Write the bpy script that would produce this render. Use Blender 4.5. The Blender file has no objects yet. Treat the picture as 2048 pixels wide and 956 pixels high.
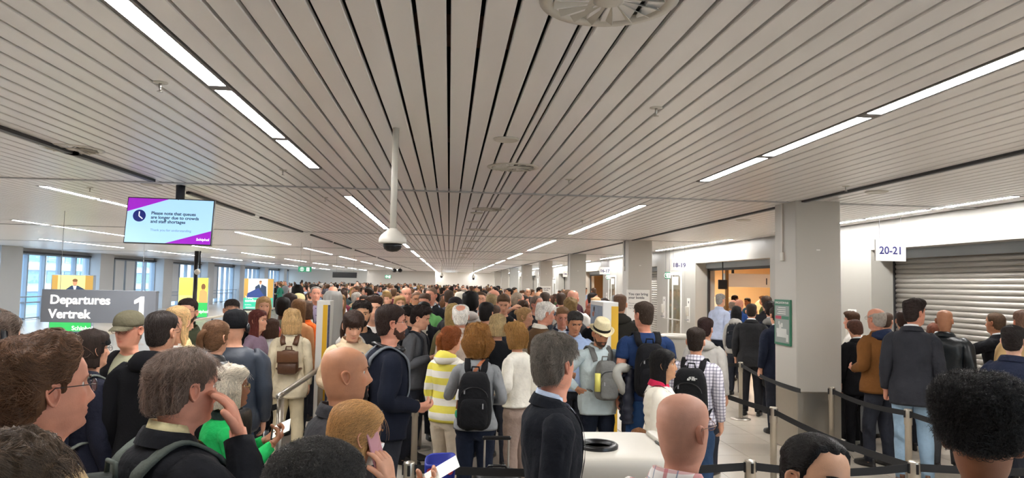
import bpy, math, random
import numpy as np
from mathutils import Vector, Matrix

random.seed(7)
rng = np.random.default_rng(11)
SC = bpy.context.scene
COL = SC.collection
PI = math.pi

# ------------------------------------------------------------------ camera
CAM_F, CAM_YAW, CAM_PITCH, CAM_ROLL = 1422.25, 0.0870, 0.0624, 0.0204   # focal length in pixels of the 2048 px frame
CAM_H, CEIL = 2.0, 3.104
_cy, _sy, _cp, _sp = math.cos(CAM_YAW), math.sin(CAM_YAW), math.cos(CAM_PITCH), math.sin(CAM_PITCH)
FW = np.array([_sy * _cp, _cy * _cp, _sp])
_r = np.array([_cy, -_sy, 0.0]); _u = np.cross(_r, FW)
_cr, _sr = math.cos(CAM_ROLL), math.sin(CAM_ROLL)
RT, UP = _cr * _r + _sr * _u, -_sr * _r + _cr * _u
EYE = np.array([0.0, 0.0, CAM_H])
cd = bpy.data.cameras.new('camera'); cam = bpy.data.objects.new('camera', cd); COL.objects.link(cam)
cd.sensor_fit = 'HORIZONTAL'; cd.sensor_width = 36.0; cd.lens = 36.0 * CAM_F / 2048.0
cd.clip_start = 0.05; cd.clip_end = 600
m = Matrix.Identity(4)
for i in range(3):
    m[i][0], m[i][1], m[i][2], m[i][3] = RT[i], UP[i], -FW[i], EYE[i]
cam.matrix_world = m
SC.camera = cam
SC.view_settings.view_transform = 'Standard'; SC.view_settings.look = 'None'
SC.view_settings.exposure = 1.2; SC.view_settings.gamma = 1.0; SC.view_settings.use_curve_mapping = False

# ------------------------------------------------------------------ light
LAMP = 36.0          # radiance of the ceiling light panels
LAMP_COL = (1.0, 0.985, 0.965, 1)
SKY = 2.2
wd = bpy.data.worlds.new('sky'); SC.world = wd; wd.use_nodes = True
bg = wd.node_tree.nodes['Background']
bg.inputs['Color'].default_value = (0.66, 0.83, 1.0, 1); bg.inputs['Strength'].default_value = SKY

def ray(x, y): return (x - 1024) / CAM_F * RT - (y - 478) / CAM_F * UP + FW      # unit depth ray of a photo pixel
def at_z(x, y, z): d = ray(x, y); return EYE + d * (z - CAM_H) / d[2]
def at_x(x, y, X): d = ray(x, y); return EYE + d * X / d[0]
def at_y(x, y, Y): d = ray(x, y); return EYE + d * Y / d[1]

# ------------------------------------------------------------------ materials
def lin(h):
    h = h.lstrip('#'); o = []
    for i in (0, 2, 4):
        c = int(h[i:i + 2], 16) / 255.0
        o.append(c / 12.92 if c <= 0.04045 else ((c + 0.055) / 1.055) ** 2.4)
    return (*o, 1.0)

MATS = {}
def mat(name, col='808080', rough=0.6, metal=0.0, bump=None, objcol=False, var=0.0, vscale=6.0, tint=False, sss=0.0, sheen=0.0,
        emit=None, estr=0.0, coat=0.0, hairvar=False, pattern=None, spec=0.5, aniso=None):
    if name in MATS: return MATS[name]
    mt = bpy.data.materials.new(name); mt.use_nodes = True; MATS[name] = mt
    nt = mt.node_tree; n = nt.nodes; l = nt.links; b = n['Principled BSDF']
    b.inputs['Roughness'].default_value = rough; b.inputs['Metallic'].default_value = metal
    b.inputs['Specular IOR Level'].default_value = spec
    c = lin(col) if isinstance(col, str) else (*col[:3], 1.0)
    b.inputs['Base Color'].default_value = c
    src = None
    if objcol:
        oi = n.new('ShaderNodeObjectInfo'); src = oi.outputs['Color']
    def mixc(a, bb, fac, mode='MIX'):
        mx = n.new('ShaderNodeMix'); mx.data_type = 'RGBA'; mx.blend_type = mode
        for s, v in ((6, a), (7, bb)):
            if hasattr(v, 'is_linked'): l.new(v, mx.inputs[s])
            else: mx.inputs[s].default_value = v
        if hasattr(fac, 'is_linked'): l.new(fac, mx.inputs[0])
        else: mx.inputs[0].default_value = fac
        return mx.outputs[2]
    tc = n.new('ShaderNodeTexCoord')
    def mth(op, a, bb=None):
        k = n.new('ShaderNodeMath'); k.operation = op
        for s, v in ((0, a), (1, bb)):
            if v is None: continue
            if hasattr(v, 'is_linked'): l.new(v, k.inputs[s])
            else: k.inputs[s].default_value = v
        return k.outputs[0]
    if pattern:
        sx = n.new('ShaderNodeSeparateXYZ'); l.new(tc.outputs['Object'], sx.inputs[0])
        def band(axis, period, duty, shift=0.0):
            return mth('LESS_THAN', mth('FRACT', mth('ADD', mth('DIVIDE', sx.outputs[axis], period), shift)), duty)
        if src is None: src = n.new('ShaderNodeRGB').outputs[0]; src.default_value = c
        for (axis, period, duty, shift, colr, amt) in pattern:
            f = mth('MULTIPLY', band(axis, period, duty, shift), amt)
            src = mixc(src, lin(colr), f)
    if var > 0:
        nz = n.new('ShaderNodeTexNoise'); nz.inputs['Scale'].default_value = vscale; nz.inputs['Detail'].default_value = 4
        l.new(tc.outputs['Object'], nz.inputs['Vector'])
        if src is None: src = n.new('ShaderNodeRGB').outputs[0]; src.default_value = c
        hs = n.new('ShaderNodeHueSaturation'); l.new(src, hs.inputs['Color'])
        mr = n.new('ShaderNodeMapRange'); mr.inputs[1].default_value = 0.25; mr.inputs[2].default_value = 0.75
        mr.inputs[3].default_value = 1 - var; mr.inputs[4].default_value = 1 + var
        l.new(nz.outputs['Fac'], mr.inputs[0]); l.new(mr.outputs[0], hs.inputs['Value']); src = hs.outputs[0]
    if hairvar:
        hi = n.new('ShaderNodeHairInfo'); hs = n.new('ShaderNodeHueSaturation'); l.new(src, hs.inputs['Color'])
        mr = n.new('ShaderNodeMapRange'); mr.inputs[3].default_value = 0.6; mr.inputs[4].default_value = 2.3
        l.new(hi.outputs['Random'], mr.inputs[0]); l.new(mr.outputs[0], hs.inputs['Value']); src = hs.outputs[0]
    if tint:
        at = n.new('ShaderNodeAttribute'); at.attribute_name = 'tint'
        src = mixc(src, at.outputs['Color'], 1.0, 'MULTIPLY')
    if src is not None: l.new(src, b.inputs['Base Color'])
    if sss: b.inputs['Subsurface Weight'].default_value = sss; b.inputs['Subsurface Radius'].default_value = (0.012, 0.005, 0.003); b.inputs['Subsurface Scale'].default_value = 1.0
    if sheen: b.inputs['Sheen Weight'].default_value = sheen
    if coat: b.inputs['Coat Weight'].default_value = coat; b.inputs['Coat Roughness'].default_value = 0.12
    if bump:
        nz = n.new('ShaderNodeTexNoise'); nz.inputs['Scale'].default_value = bump[0]; nz.inputs['Detail'].default_value = 5
        if aniso:
            mp = n.new('ShaderNodeMapping'); mp.inputs['Scale'].default_value = aniso
            l.new(tc.outputs['Object'], mp.inputs['Vector']); l.new(mp.outputs[0], nz.inputs['Vector'])
        else: l.new(tc.outputs['Object'], nz.inputs['Vector'])
        bp = n.new('ShaderNodeBump'); bp.inputs['Strength'].default_value = bump[1]; bp.inputs['Distance'].default_value = bump[2] if len(bump) > 2 else 0.01
        l.new(nz.outputs['Fac'], bp.inputs['Height']); l.new(bp.outputs[0], b.inputs['Normal'])
    if emit:
        b.inputs['Emission Color'].default_value = lin(emit) if isinstance(emit, str) else emit
        b.inputs['Emission Strength'].default_value = estr
    return mt

def glassy(name, col=(1, 1, 1, 1), clear=0.9, rough=0.02):
    mt = bpy.data.materials.new(name); mt.use_nodes = True; nt = mt.node_tree; n = nt.nodes
    n.remove(n['Principled BSDF'])
    t = n.new('ShaderNodeBsdfTransparent'); t.inputs[0].default_value = col
    g = n.new('ShaderNodeBsdfGlossy'); g.inputs['Roughness'].default_value = rough
    lw = n.new('ShaderNodeLayerWeight'); lw.inputs[0].default_value = 0.5
    pw = n.new('ShaderNodeMath'); pw.operation = 'POWER'; pw.inputs[1].default_value = 5.0; nt.links.new(lw.outputs['Facing'], pw.inputs[0])
    fr = n.new('ShaderNodeMath'); fr.operation = 'MULTIPLY_ADD'; fr.inputs[1].default_value = 0.85; fr.inputs[2].default_value = 0.05; nt.links.new(pw.outputs[0], fr.inputs[0])
    mx = n.new('ShaderNodeMixShader'); nt.links.new(fr.outputs[0], mx.inputs[0]); nt.links.new(t.outputs[0], mx.inputs[1]); nt.links.new(g.outputs[0], mx.inputs[2])
    nt.links.new(mx.outputs[0], n['Material Output'].inputs['Surface'])
    return mt

M_SKIN = mat('skin', objcol=True, rough=0.55, tint=True, sss=0.0, var=0.10, vscale=26, bump=(240, 0.25, 0.0015), spec=0.4)
M_SKINFAR = mat('skin_plain', objcol=True, rough=0.5, tint=True)
M_HAIR = mat('hair', objcol=True, rough=0.62, var=0.3, vscale=38, bump=(60, 0.7, 0.006), aniso=(3, 3, 0.5), spec=0.2)
M_STRAND = mat('hair_strand', objcol=True, rough=0.42, hairvar=True, spec=0.4)
M_CLOTH = mat('cloth', objcol=True, rough=0.9, var=0.10, vscale=9, bump=(17, 0.6, 0.022), spec=0.25)
M_KNIT = mat('knit', objcol=True, rough=0.95, var=0.08, vscale=30, bump=(90, 0.4, 0.004), spec=0.2)
M_LEATHER = mat('leather', objcol=True, rough=0.38, var=0.1, vscale=12, bump=(26, 0.45, 0.008))
M_PUFF = mat('puffer_nylon', objcol=True, rough=0.5, bump=(30, 0.4, 0.006))
M_DENIM = mat('denim', objcol=True, rough=0.9, var=0.25, vscale=6, bump=(20, 0.6, 0.02), spec=0.2)
M_RUBBER = mat('rubber', objcol=True, rough=0.6)
M_PLASTIC = mat('plastic', objcol=True, rough=0.32)
M_METAL = mat('steel', 'c8c5be', rough=0.28, metal=1.0)
M_BRUSH = mat('brushed_steel', 'bdb6aa', rough=0.38, metal=1.0, bump=(40, 0.05, 0.002), aniso=(1, 1, 0.05))
M_LENS = glassy('lens_glass')
M_STRIPE = mat('striped_hoodie_cloth', 'e9e6dc', rough=0.92, bump=(14, 0.35, 0.012), pattern=[(2, 0.135, 0.5, 0.15, 'e8dc62', 1.0)], spec=0.2)
M_PLAID = mat('plaid_red_shirt', 'e4dfdc', rough=0.9, bump=(14, 0.3, 0.01), pattern=[(0, 0.085, 0.16, 0.1, 'c0656a', 0.75), (2, 0.085, 0.12, 0.3, 'c0656a', 0.55), (0, 0.085, 0.05, 0.6, '6d7f96', 0.8), (2, 0.085, 0.05, 0.7, '6d7f96', 0.7)])
M_CHECK = mat('checked_shirt', 'd6d2da', rough=0.9, bump=(14, 0.3, 0.01), pattern=[(0, 0.03, 0.3, 0.1, '54506a', 0.6), (2, 0.03, 0.3, 0.3, '54506a', 0.6)])
M_FLORAL = mat('speckled_trousers', '16161a', rough=0.9, var=0.9, vscale=60)

# ------------------------------------------------------------------ mesh building
class MB:
    """collects vertices, faces, a per vertex tint and a per face material slot; links them as one mesh object"""
    def __init__(s): s.v = []; s.f = []; s.t = []; s.mi = []; s.n = 0
    def add(s, v, f, tint=None, mi=0):
        v = np.asarray(v, float).reshape(-1, 3)
        s.v.append(v)
        for q in (f if isinstance(f, list) else [f]):
            q = np.asarray(q)
            if q.size: s.f.append(q + s.n); s.mi.append(np.full(len(q), mi))
        s.t.append(np.ones((len(v), 3)) if tint is None else np.asarray(tint)); s.n += len(v)
        return s
    def verts(s): return np.concatenate(s.v) if s.v else np.zeros((0, 3))
    def mesh(s, name, mats, smooth=True, tint=False):
        v = np.concatenate(s.v); me = bpy.data.meshes.new(name)
        vol = 0.0; c0 = v.mean(0)
        for q in s.f:
            p = v[q] - c0
            for i in range(1, q.shape[1] - 1): vol += np.einsum('ij,ij->', p[:, 0], np.cross(p[:, i], p[:, i + 1]))
        if vol < 0: s.f = [q[:, ::-1] for q in s.f]
        ls, idx, mi = [], [], []
        for q, k in zip(s.f, s.mi):
            ls.append(np.full(len(q), q.shape[1])); idx.append(q.ravel()); mi.append(k)
        ls = np.concatenate(ls); idx = np.concatenate(idx); mi = np.concatenate(mi)
        use = np.unique(idx); mp = np.zeros(len(v), int); mp[use] = np.arange(len(use)); idx = mp[idx]; v = v[use]
        me.vertices.add(len(v)); me.vertices.foreach_set('co', v.ravel())
        me.loops.add(len(idx)); me.loops.foreach_set('vertex_index', idx.astype(np.int32))
        me.polygons.add(len(ls)); st = np.concatenate([[0], np.cumsum(ls)[:-1]])
        me.polygons.foreach_set('loop_start', st.astype(np.int32))
        me.polygons.foreach_set('material_index', mi.astype(np.int32))
        me.polygons.foreach_set('use_smooth', np.full(len(ls), bool(smooth)))
        for mm in (mats if isinstance(mats, (list, tuple)) else [mats]): me.materials.append(mm)
        if tint:
            at = me.attributes.new('tint', 'FLOAT_COLOR', 'POINT')
            c = np.concatenate([np.concatenate(s.t)[use], np.ones((len(v), 1))], 1); at.data.foreach_set('color', c.ravel().astype(np.float32))
        me.update(calc_edges=True); me.validate(clean_customdata=False)
        return me
    def build(s, name, mats, parent=None, color=None, smooth=False, tint=False, loc=None):
        o = bpy.data.objects.new(name, s.mesh(name, mats, smooth, tint)); COL.objects.link(o)
        if parent is not None: o.parent = parent
        if loc is not None: o.location = loc
        if color is not None: o.color = lin(color) if isinstance(color, str) else color
        return o
    # shapes
    def box(s, lo, hi, bev=0.0, mi=0):
        lo, hi = np.minimum(lo, hi), np.maximum(lo, hi)
        if bev <= 0:
            x0, y0, z0 = lo; x1, y1, z1 = hi
            v = [(x0, y0, z0), (x1, y0, z0), (x1, y1, z0), (x0, y1, z0), (x0, y0, z1), (x1, y0, z1), (x1, y1, z1), (x0, y1, z1)]
            return s.add(v, np.array([(0, 3, 2, 1), (4, 5, 6, 7), (0, 1, 5, 4), (1, 2, 6, 5), (2, 3, 7, 6), (3, 0, 4, 7)]), mi=mi)
        b = min(bev, *(0.49 * (np.asarray(hi) - np.asarray(lo))))
        c = (np.asarray(lo) + hi) / 2; h = (np.asarray(hi, float) - lo) / 2
        rows = []
        def ring(z, e):
            hx, hy = h[0] - e, h[1] - e; k = min(b, hx, hy) * 0.999
            q = []
            for sx, sy, a0 in ((1, 1, 0), (-1, 1, PI / 2), (-1, -1, PI), (1, -1, 1.5 * PI)):
                for a in (0, PI / 4, PI / 2):
                    q.append((c[0] + sx * (hx - k) + k * math.cos(a0 + a), c[1] + sy * (hy - k) + k * math.sin(a0 + a), c[2] + z))
            return q
        for z, e in ((-h[2], b), (-h[2] + 0.3 * b, 0.3 * b), (-h[2] + b, 0), (h[2] - b, 0), (h[2] - 0.3 * b, 0.3 * b), (h[2], b)): rows.append(ring(z, e))
        return s.loft(np.array(rows), mi=mi)
    def loft(s, R, closed=True, cap=True, mi=0, tint=None):
        R = np.asarray(R, float); r, n = R.shape[:2]
        f = [grid_faces(r, n, closed)]
        if cap and closed:
            f.append(np.array([list(range(n))[::-1]])); f.append(np.array([list(range((r - 1) * n, r * n))]))
        return s.add(R.reshape(-1, 3), f, tint=tint, mi=mi)
    def tube(s, pts, rad, n=8, cap=True, mi=0, flat=1.0):
        pts = np.asarray(pts, float); rad = np.broadcast_to(np.asarray(rad, float), (len(pts),))
        e1, e2, _ = frames(pts); a = np.arange(n) * 2 * PI / n
        R = pts[:, None] + rad[:, None, None] * (np.cos(a)[None, :, None] * e1[:, None] + flat * np.sin(a)[None, :, None] * e2[:, None])
        return s.loft(R, cap=cap, mi=mi)
    def cyl(s, p0, p1, r0, r1=None, n=16, mi=0): return s.tube([p0, p1], [r0, r0 if r1 is None else r1], n, mi=mi)
    def lathe(s, prof, c=(0, 0, 0), n=24, mi=0, cap=True):
        a = np.arange(n) * 2 * PI / n
        R = np.array([[(c[0] + r * math.cos(t), c[1] + r * math.sin(t), c[2] + z) for t in a] for r, z in prof])
        return s.loft(R, cap=cap, mi=mi)
    def ball(s, c, r, n=12, m_=8, mi=0, tint=None):
        r = np.broadcast_to(np.asarray(r, float), (3,))
        th = np.linspace(-PI / 2 + 0.02, PI / 2 - 0.02, m_); a = np.arange(n) * 2 * PI / n
        R = np.array([[(c[0] + r[0] * math.cos(t) * math.cos(q), c[1] + r[1] * math.cos(t) * math.sin(q), c[2] + r[2] * math.sin(t)) for q in a] for t in th])
        return s.loft(R, mi=mi)
    def strip(s, pts, width, thick, side=(1, 0, 0), mi=0):
        pts = np.asarray(pts, float); t = np.gradient(pts, axis=0); t /= np.linalg.norm(t, axis=1, keepdims=True) + 1e-9
        sd = np.asarray(side, float)[None] - (t @ np.asarray(side, float))[:, None] * t; sd /= np.linalg.norm(sd, axis=1, keepdims=True) + 1e-9
        nn = np.cross(sd, t); w = np.broadcast_to(np.asarray(width, float), (len(pts),))[:, None] / 2
        R = np.stack([pts + sd * w + nn * thick / 2, pts - sd * w + nn * thick / 2, pts - sd * w - nn * thick / 2, pts + sd * w - nn * thick / 2], 1)
        return s.loft(R, mi=mi)

def grid_faces(r, n, closed=True):
    c = n if closed else n - 1
    i, j = np.meshgrid(np.arange(r - 1), np.arange(c), indexing='ij'); j2 = (j + 1) % n
    return np.stack([i * n + j, i * n + j2, (i + 1) * n + j2, (i + 1) * n + j], -1).reshape(-1, 4)

def frames(pts, e1=None):
    t = np.gradient(pts, axis=0); t /= np.linalg.norm(t, axis=1, keepdims=True) + 1e-12
    if e1 is None:
        h = np.array([0, 0, 1.0]) if abs(t[0][2]) < 0.9 else np.array([1.0, 0, 0])
        e1 = np.cross(t[0], h)
    A = []; e = np.asarray(e1, float)
    for k in range(len(pts)):
        e = e - (e @ t[k]) * t[k]; e = e / (np.linalg.norm(e) + 1e-12); A.append(e)
    A = np.array(A); return A, np.cross(t, A), t

def catmull(P, n):
    P = np.asarray(P, float); P = np.vstack([2 * P[0] - P[1], P, 2 * P[-1] - P[-2]]); k = len(P) - 3
    out = []
    for u in np.linspace(0, k, n):
        i = min(int(u), k - 1); t = u - i; a, b, c, d = P[i:i + 4]
        out.append(0.5 * ((2 * b) + (c - a) * t + (2 * a - 5 * b + 4 * c - d) * t * t + (3 * b - a - 3 * c + d) * t ** 3))
    return np.array(out)

def vnoise(p):
    p = np.asarray(p, float); i = np.floor(p).astype(np.int64); f = p - i; f = f * f * (3 - 2 * f); o = np.zeros(len(p))
    for dx in (0, 1):
        for dy in (0, 1):
            for dz in (0, 1):
                h = (i[:, 0] + dx) * 374761393 + (i[:, 1] + dy) * 668265263 + (i[:, 2] + dz) * 2147483647
                h = (h ^ (h >> 13)) * 1274126177 & 0x7fffffff; h = h ^ (h >> 16)
                o += (h % 65536) / 32768.0 * (f[:, 0] if dx else 1 - f[:, 0]) * (f[:, 1] if dy else 1 - f[:, 1]) * (f[:, 2] if dz else 1 - f[:, 2])
    return o - 1.0

def smooth01(x): x = np.clip(x, 0, 1); return x * x * (3 - 2 * x)

# ------------------------------------------------------------------ scene graph helpers
def empty(name, loc=(0, 0, 0), rz=0.0, sc=1.0, parent=None):
    o = bpy.data.objects.new(name, None); COL.objects.link(o); o.location = loc; o.rotation_euler = (0, 0, rz); o.scale = (sc, sc, sc)
    o.empty_display_size = 0.1
    if parent is not None: o.parent = parent
    return o
def tag(o, label, cat, group=None):
    o['label'] = label; o['category'] = cat
    if group: o['group'] = group
    return o
def structure(o, label=None):
    o['kind'] = 'structure'
    if label: o['label'] = label
    return o
def dup(o, parent=None, **kw):
    c = o.copy(); COL.objects.link(c)
    if parent is not None: c.parent = parent
    for k, v in kw.items(): setattr(c, k, v)
    return c
def text(name, s, size, material, parent=None, loc=(0, 0, 0), rot=(PI / 2, 0, 0), bold=0.0, ext=0.001, align='LEFT', space=1.0):
    cu = bpy.data.curves.new(name, 'FONT'); cu.body = s; cu.size = size; cu.extrude = ext; cu.offset = bold; cu.align_x = align; cu.space_line = space
    cu.resolution_u = 4
    cu.materials.append(material)
    t_ = bpy.data.objects.new('tmp', cu); me = bpy.data.meshes.new_from_object(t_); bpy.data.objects.remove(t_)
    me.materials.clear(); me.materials.append(material)
    o = bpy.data.objects.new(name, me); COL.objects.link(o); o.location = loc; o.rotation_euler = rot
    if parent is not None: o.parent = parent
    return o
# ------------------------------------------------------------------ people: one lofted body (head, neck, trunk, arms, legs) with clothing and hair as children
CHIN, HEADY = 1.522, 0.018
_HT = np.array([  # height over the chin, half width, front y, back y
 (-.062, .058, .047, -.066), (-.035, .056, .046, -.064), (-.016, .055, .056, -.064), (-.006, .053, .076, -.066), (.002, .050, .090, -.069), (.012, .053, .0975, -.073),
 (.03, .0605, .0985, -.080), (.05, .0655, .0985, -.087), (.075, .070, .0975, -.094), (.1, .0735, .0955, -.0995), (.122, .0748, .0935, -.103), (.145, .0762, .0975, -.1045),
 (.17, .0765, .0935, -.102), (.19, .0725, .083, -.0945), (.205, .0635, .067, -.081), (.216, .0495, .047, -.062), (.2235, .033, .029, -.042), (.2272, .0165, .013, -.024), (.2284, .004, .000, -.011)])
def ht(z, k): return np.interp(z, _HT[:, 0], _HT[:, k])
def head_rows(lod):
    if lod == 0: return np.concatenate([[-.05, -.035, -.022, -.012, -.006, -.001], np.arange(.005, .152, .0058), [.16, .17, .18, .19, .199, .207, .214, .220, .2245, .2272, .2284]])
    if lod == 1: return np.concatenate([[-.04, -.018, -.006, .002], np.arange(.012, .152, .0105), [.165, .18, .193, .205, .215, .2225, .2272, .2284]])
    return np.array([-.03, -.008, .006, .03, .05, .075, .1, .112, .122, .132, .142, .17, .192, .209, .2215, .2284])

def head_grid(z, N, fem=0.0, jaw=1.0, bald=0):
    a = np.arange(N) * 2 * PI / N
    if N >= 30: a = a + 0.28 * np.cos(a) * 1.0          # denser in front
    c, s = np.cos(a)[None], np.sin(a)[None]; Z = z[:, None]
    low = smooth01((0.11 - Z) / 0.1)
    hw = ht(z, 1)[:, None] * (1 - 0.06 * fem * low) * (1 + (jaw - 1) * low); fr = ht(z, 2)[:, None]; bk = ht(z, 3)[:, None]
    X = hw * c * (1 - 0.20 * low * np.clip(s, 0, 1) ** 2); Y = np.where(s > 0, fr * np.sign(s) * np.abs(s) ** 0.92, -bk * s)
    def g(A, x0, z0, sx, sz): return A * np.exp(-((X - x0) / sx) ** 2 / 2 - ((Z - z0) / sz) ** 2 / 2)
    F = (s > 0.12)
    nf = 0.85 if fem else 1.0
    B = g(.019 * nf, 0, .079, .0105, .010) + g(.012 * nf, 0, .096, .0085, .013) + g(.006, 0, .116, .008, .012)
    for q in (-1, 1):
        B = B + g(.005, q * .013, .074, .006, .006) + g(-.010, q * .032, .121, .013, .0095) + g(.0045 * (1 - .6 * fem), q * .03, .1395, .018, .0055) + g(.003, q * .047, .096, .014, .013) + g(.0036, q * .031, .121, .008, .005)
    B = B + g(.006, 0, .0495, .019, .0042) + g(.0058, 0, .0385, .016, .0045) + g(-.003, 0, .044, .022, .002) + g(-.0035, 0, .029, .018, .0045) + g(.005, 0, .010, .017, .009) + g(-.002, 0, .061, .004, .006)
    Y = Y + np.where(F, B, 0)
    P = np.stack([X, Y, np.broadcast_to(Z, X.shape)], -1)
    # tint: lips, cheeks
    T = np.ones(P.shape)
    lips = np.exp(-(X / .019) ** 4 - ((Z - .044) / .0085) ** 4) * F
    T = T * (1 - lips[..., None] * np.array([.12, .42, .40]))
    ch = np.exp(-((np.abs(X) - .042) / .016) ** 2 - ((Z - .088) / .018) ** 2) * F + np.exp(-(X / .012) ** 2 - ((Z - .08) / .012) ** 2) * F
    T = T * (1 - ch[..., None] * np.array([.0, .10, .10]))
    return P, a, T

_BT = np.array([  # body rings: z, half width, front, back (men)
 (.78, .150, .085, .115), (.83, .166, .098, .122), (.90, .168, .100, .118), (.98, .155, .096, .098), (1.06, .143, .094, .088), (1.14, .146, .100, .092), (1.22, .158, .110, .102),
 (1.30, .167, .112, .108), (1.36, .168, .100, .106), (1.40, .163, .084, .098), (1.425, .143, .070, .088), (1.445, .112, .058, .078), (1.462, .082, .051, .070), (1.476, .064, .048, .066), (1.50, .058, .046, .064)])
_BF = np.array([
 (.78, .158, .090, .120), (.83, .176, .100, .130), (.90, .172, .096, .118), (.98, .148, .090, .094), (1.06, .126, .084, .080), (1.14, .128, .090, .084), (1.22, .140, .118, .094),
 (1.30, .148, .118, .098), (1.36, .150, .092, .098), (1.40, .147, .074, .092), (1.425, .128, .062, .082), (1.445, .098, .053, .072), (1.462, .072, .047, .065), (1.476, .057, .044, .062), (1.50, .052, .042, .060)])

class Build:   # proportions of one person
    def __init__(s, fem=False, w=1.0, belly=0.0): s.fem, s.w, s.belly, s.T = fem, w, belly, (_BF if fem else _BT)
    def dims(s, z):
        z = np.asarray(z, float); T = s.T; nk = smooth01((1.475 - z) / .06)
        hw = np.interp(z, T[:, 0], T[:, 1]) * (1 + (s.w - 1) * nk); fr = np.interp(z, T[:, 0], T[:, 2]) * (1 + (s.w - 1) * .8 * nk); bk = np.interp(z, T[:, 0], T[:, 3]) * (1 + (s.w - 1) * .8 * nk)
        b = s.belly * np.exp(-((z - 1.05) / .13) ** 2); return hw + .45 * b, fr + b, bk + .15 * b
    @property
    def sx(s): return (.160 if s.fem else .178) * s.w
    @property
    def armr(s): return (.86 if s.fem else 1.0) * (0.5 + 0.5 * s.w)

def ring(z, hw, fr, bk, N, p=2.25, cy=-.005):
    a = np.arange(N) * 2 * PI / N; c, sn = np.cos(a), np.sin(a)
    x = hw * np.sign(c) * np.abs(c) ** (2 / p); y = np.where(sn > 0, fr, bk) * np.sign(sn) * np.abs(sn) ** (2 / p)
    return np.stack([x, y + cy, np.full(N, z)], -1)

POSE = {  # elbow, wrist of the right arm in body coordinates (x is mirrored for the left arm)
 'down': ((.226, -.035, 1.115), (.228, .035, .875)), 'hold': ((.255, -.05, 1.13), (.13, .20, 1.06)), 'phone': ((.25, .0, 1.12), (.10, .24, 1.19)), 'read': ((.255, .03, 1.13), (.12, .28, 1.13)),
 'ear': ((.29, .16, 1.20), (.135, .125, 1.46)), 'show': ((.235, .05, 1.15), (.06, .27, 1.29)), 'offer': ((.22, .14, 1.17), (.05, .36, 1.33)), 'face': ((.25, .14, 1.19), (.100, .165, 1.49)), 'pocket': ((.30, -.07, 1.14), (.215, .06, .95)), 'hip': ((.36, -.09, 1.17), (.205, .0, 1.03)),
 'point': ((.33, .20, 1.27), (.27, .44, 1.20)), 'strap': ((.275, .05, 1.13), (.145, .17, 1.31)), 'scratch': ((.42, .08, 1.50), (.20, -.03, 1.63)), 'cross': ((.26, .03, 1.13), (-.02, .17, 1.14)), 'carry': ((.226, -.03, 1.11), (.23, .05, .87)),
 'back': ((.27, -.14, 1.14), (.16, -.17, .98))}

def arm_path(b, side, pose, n=15):
    E, W = POSE[pose]; k = b.sx / .178
    S = np.array([b.sx + .004, -.008, 1.368]); E = np.array(E) * (1, 1, 1); W = np.array(W); E[0] += b.sx - .178; W[0] += (b.sx - .178) * (1 if pose in ('down', 'carry', 'pocket', 'hip') else .3)
    S0 = np.array([b.sx * .86, -.008, 1.372])
    P = np.array([S0, S, S + (E - S) * .45, E, E + (W - E) * .5, W])
    P[:, 0] *= side
    return catmull(P, n), P
ARM_U = np.array([0, .2, .4, .6, .8, 1.0]); ARM_R = np.array([.054, .052, .045, .038, .037, .026])

def limb_rings(loop, path, rad, side, flat=1.0):
    """rings that continue a boundary loop along a path (first ring = the loop itself is not repeated)"""
    c = loop.mean(0); th = np.arctan2(loop[:, 2] - c[2], loop[:, 1] - c[1])
    A, Bq, t = frames(path, e1=np.array([0, 1.0, 0]))
    # second axis so that (e1, e2) starts near (Y, Z)
    sgn = 1.0 if (Bq[0] @ np.array([0, 0, 1.0])) > 0 else -1.0
    R = path[:, None] + rad[:, None, None] * (np.cos(th)[None, :, None] * A[:, None] + sgn * np.sin(th)[None, :, None] * Bq[:, None])
    return R

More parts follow.
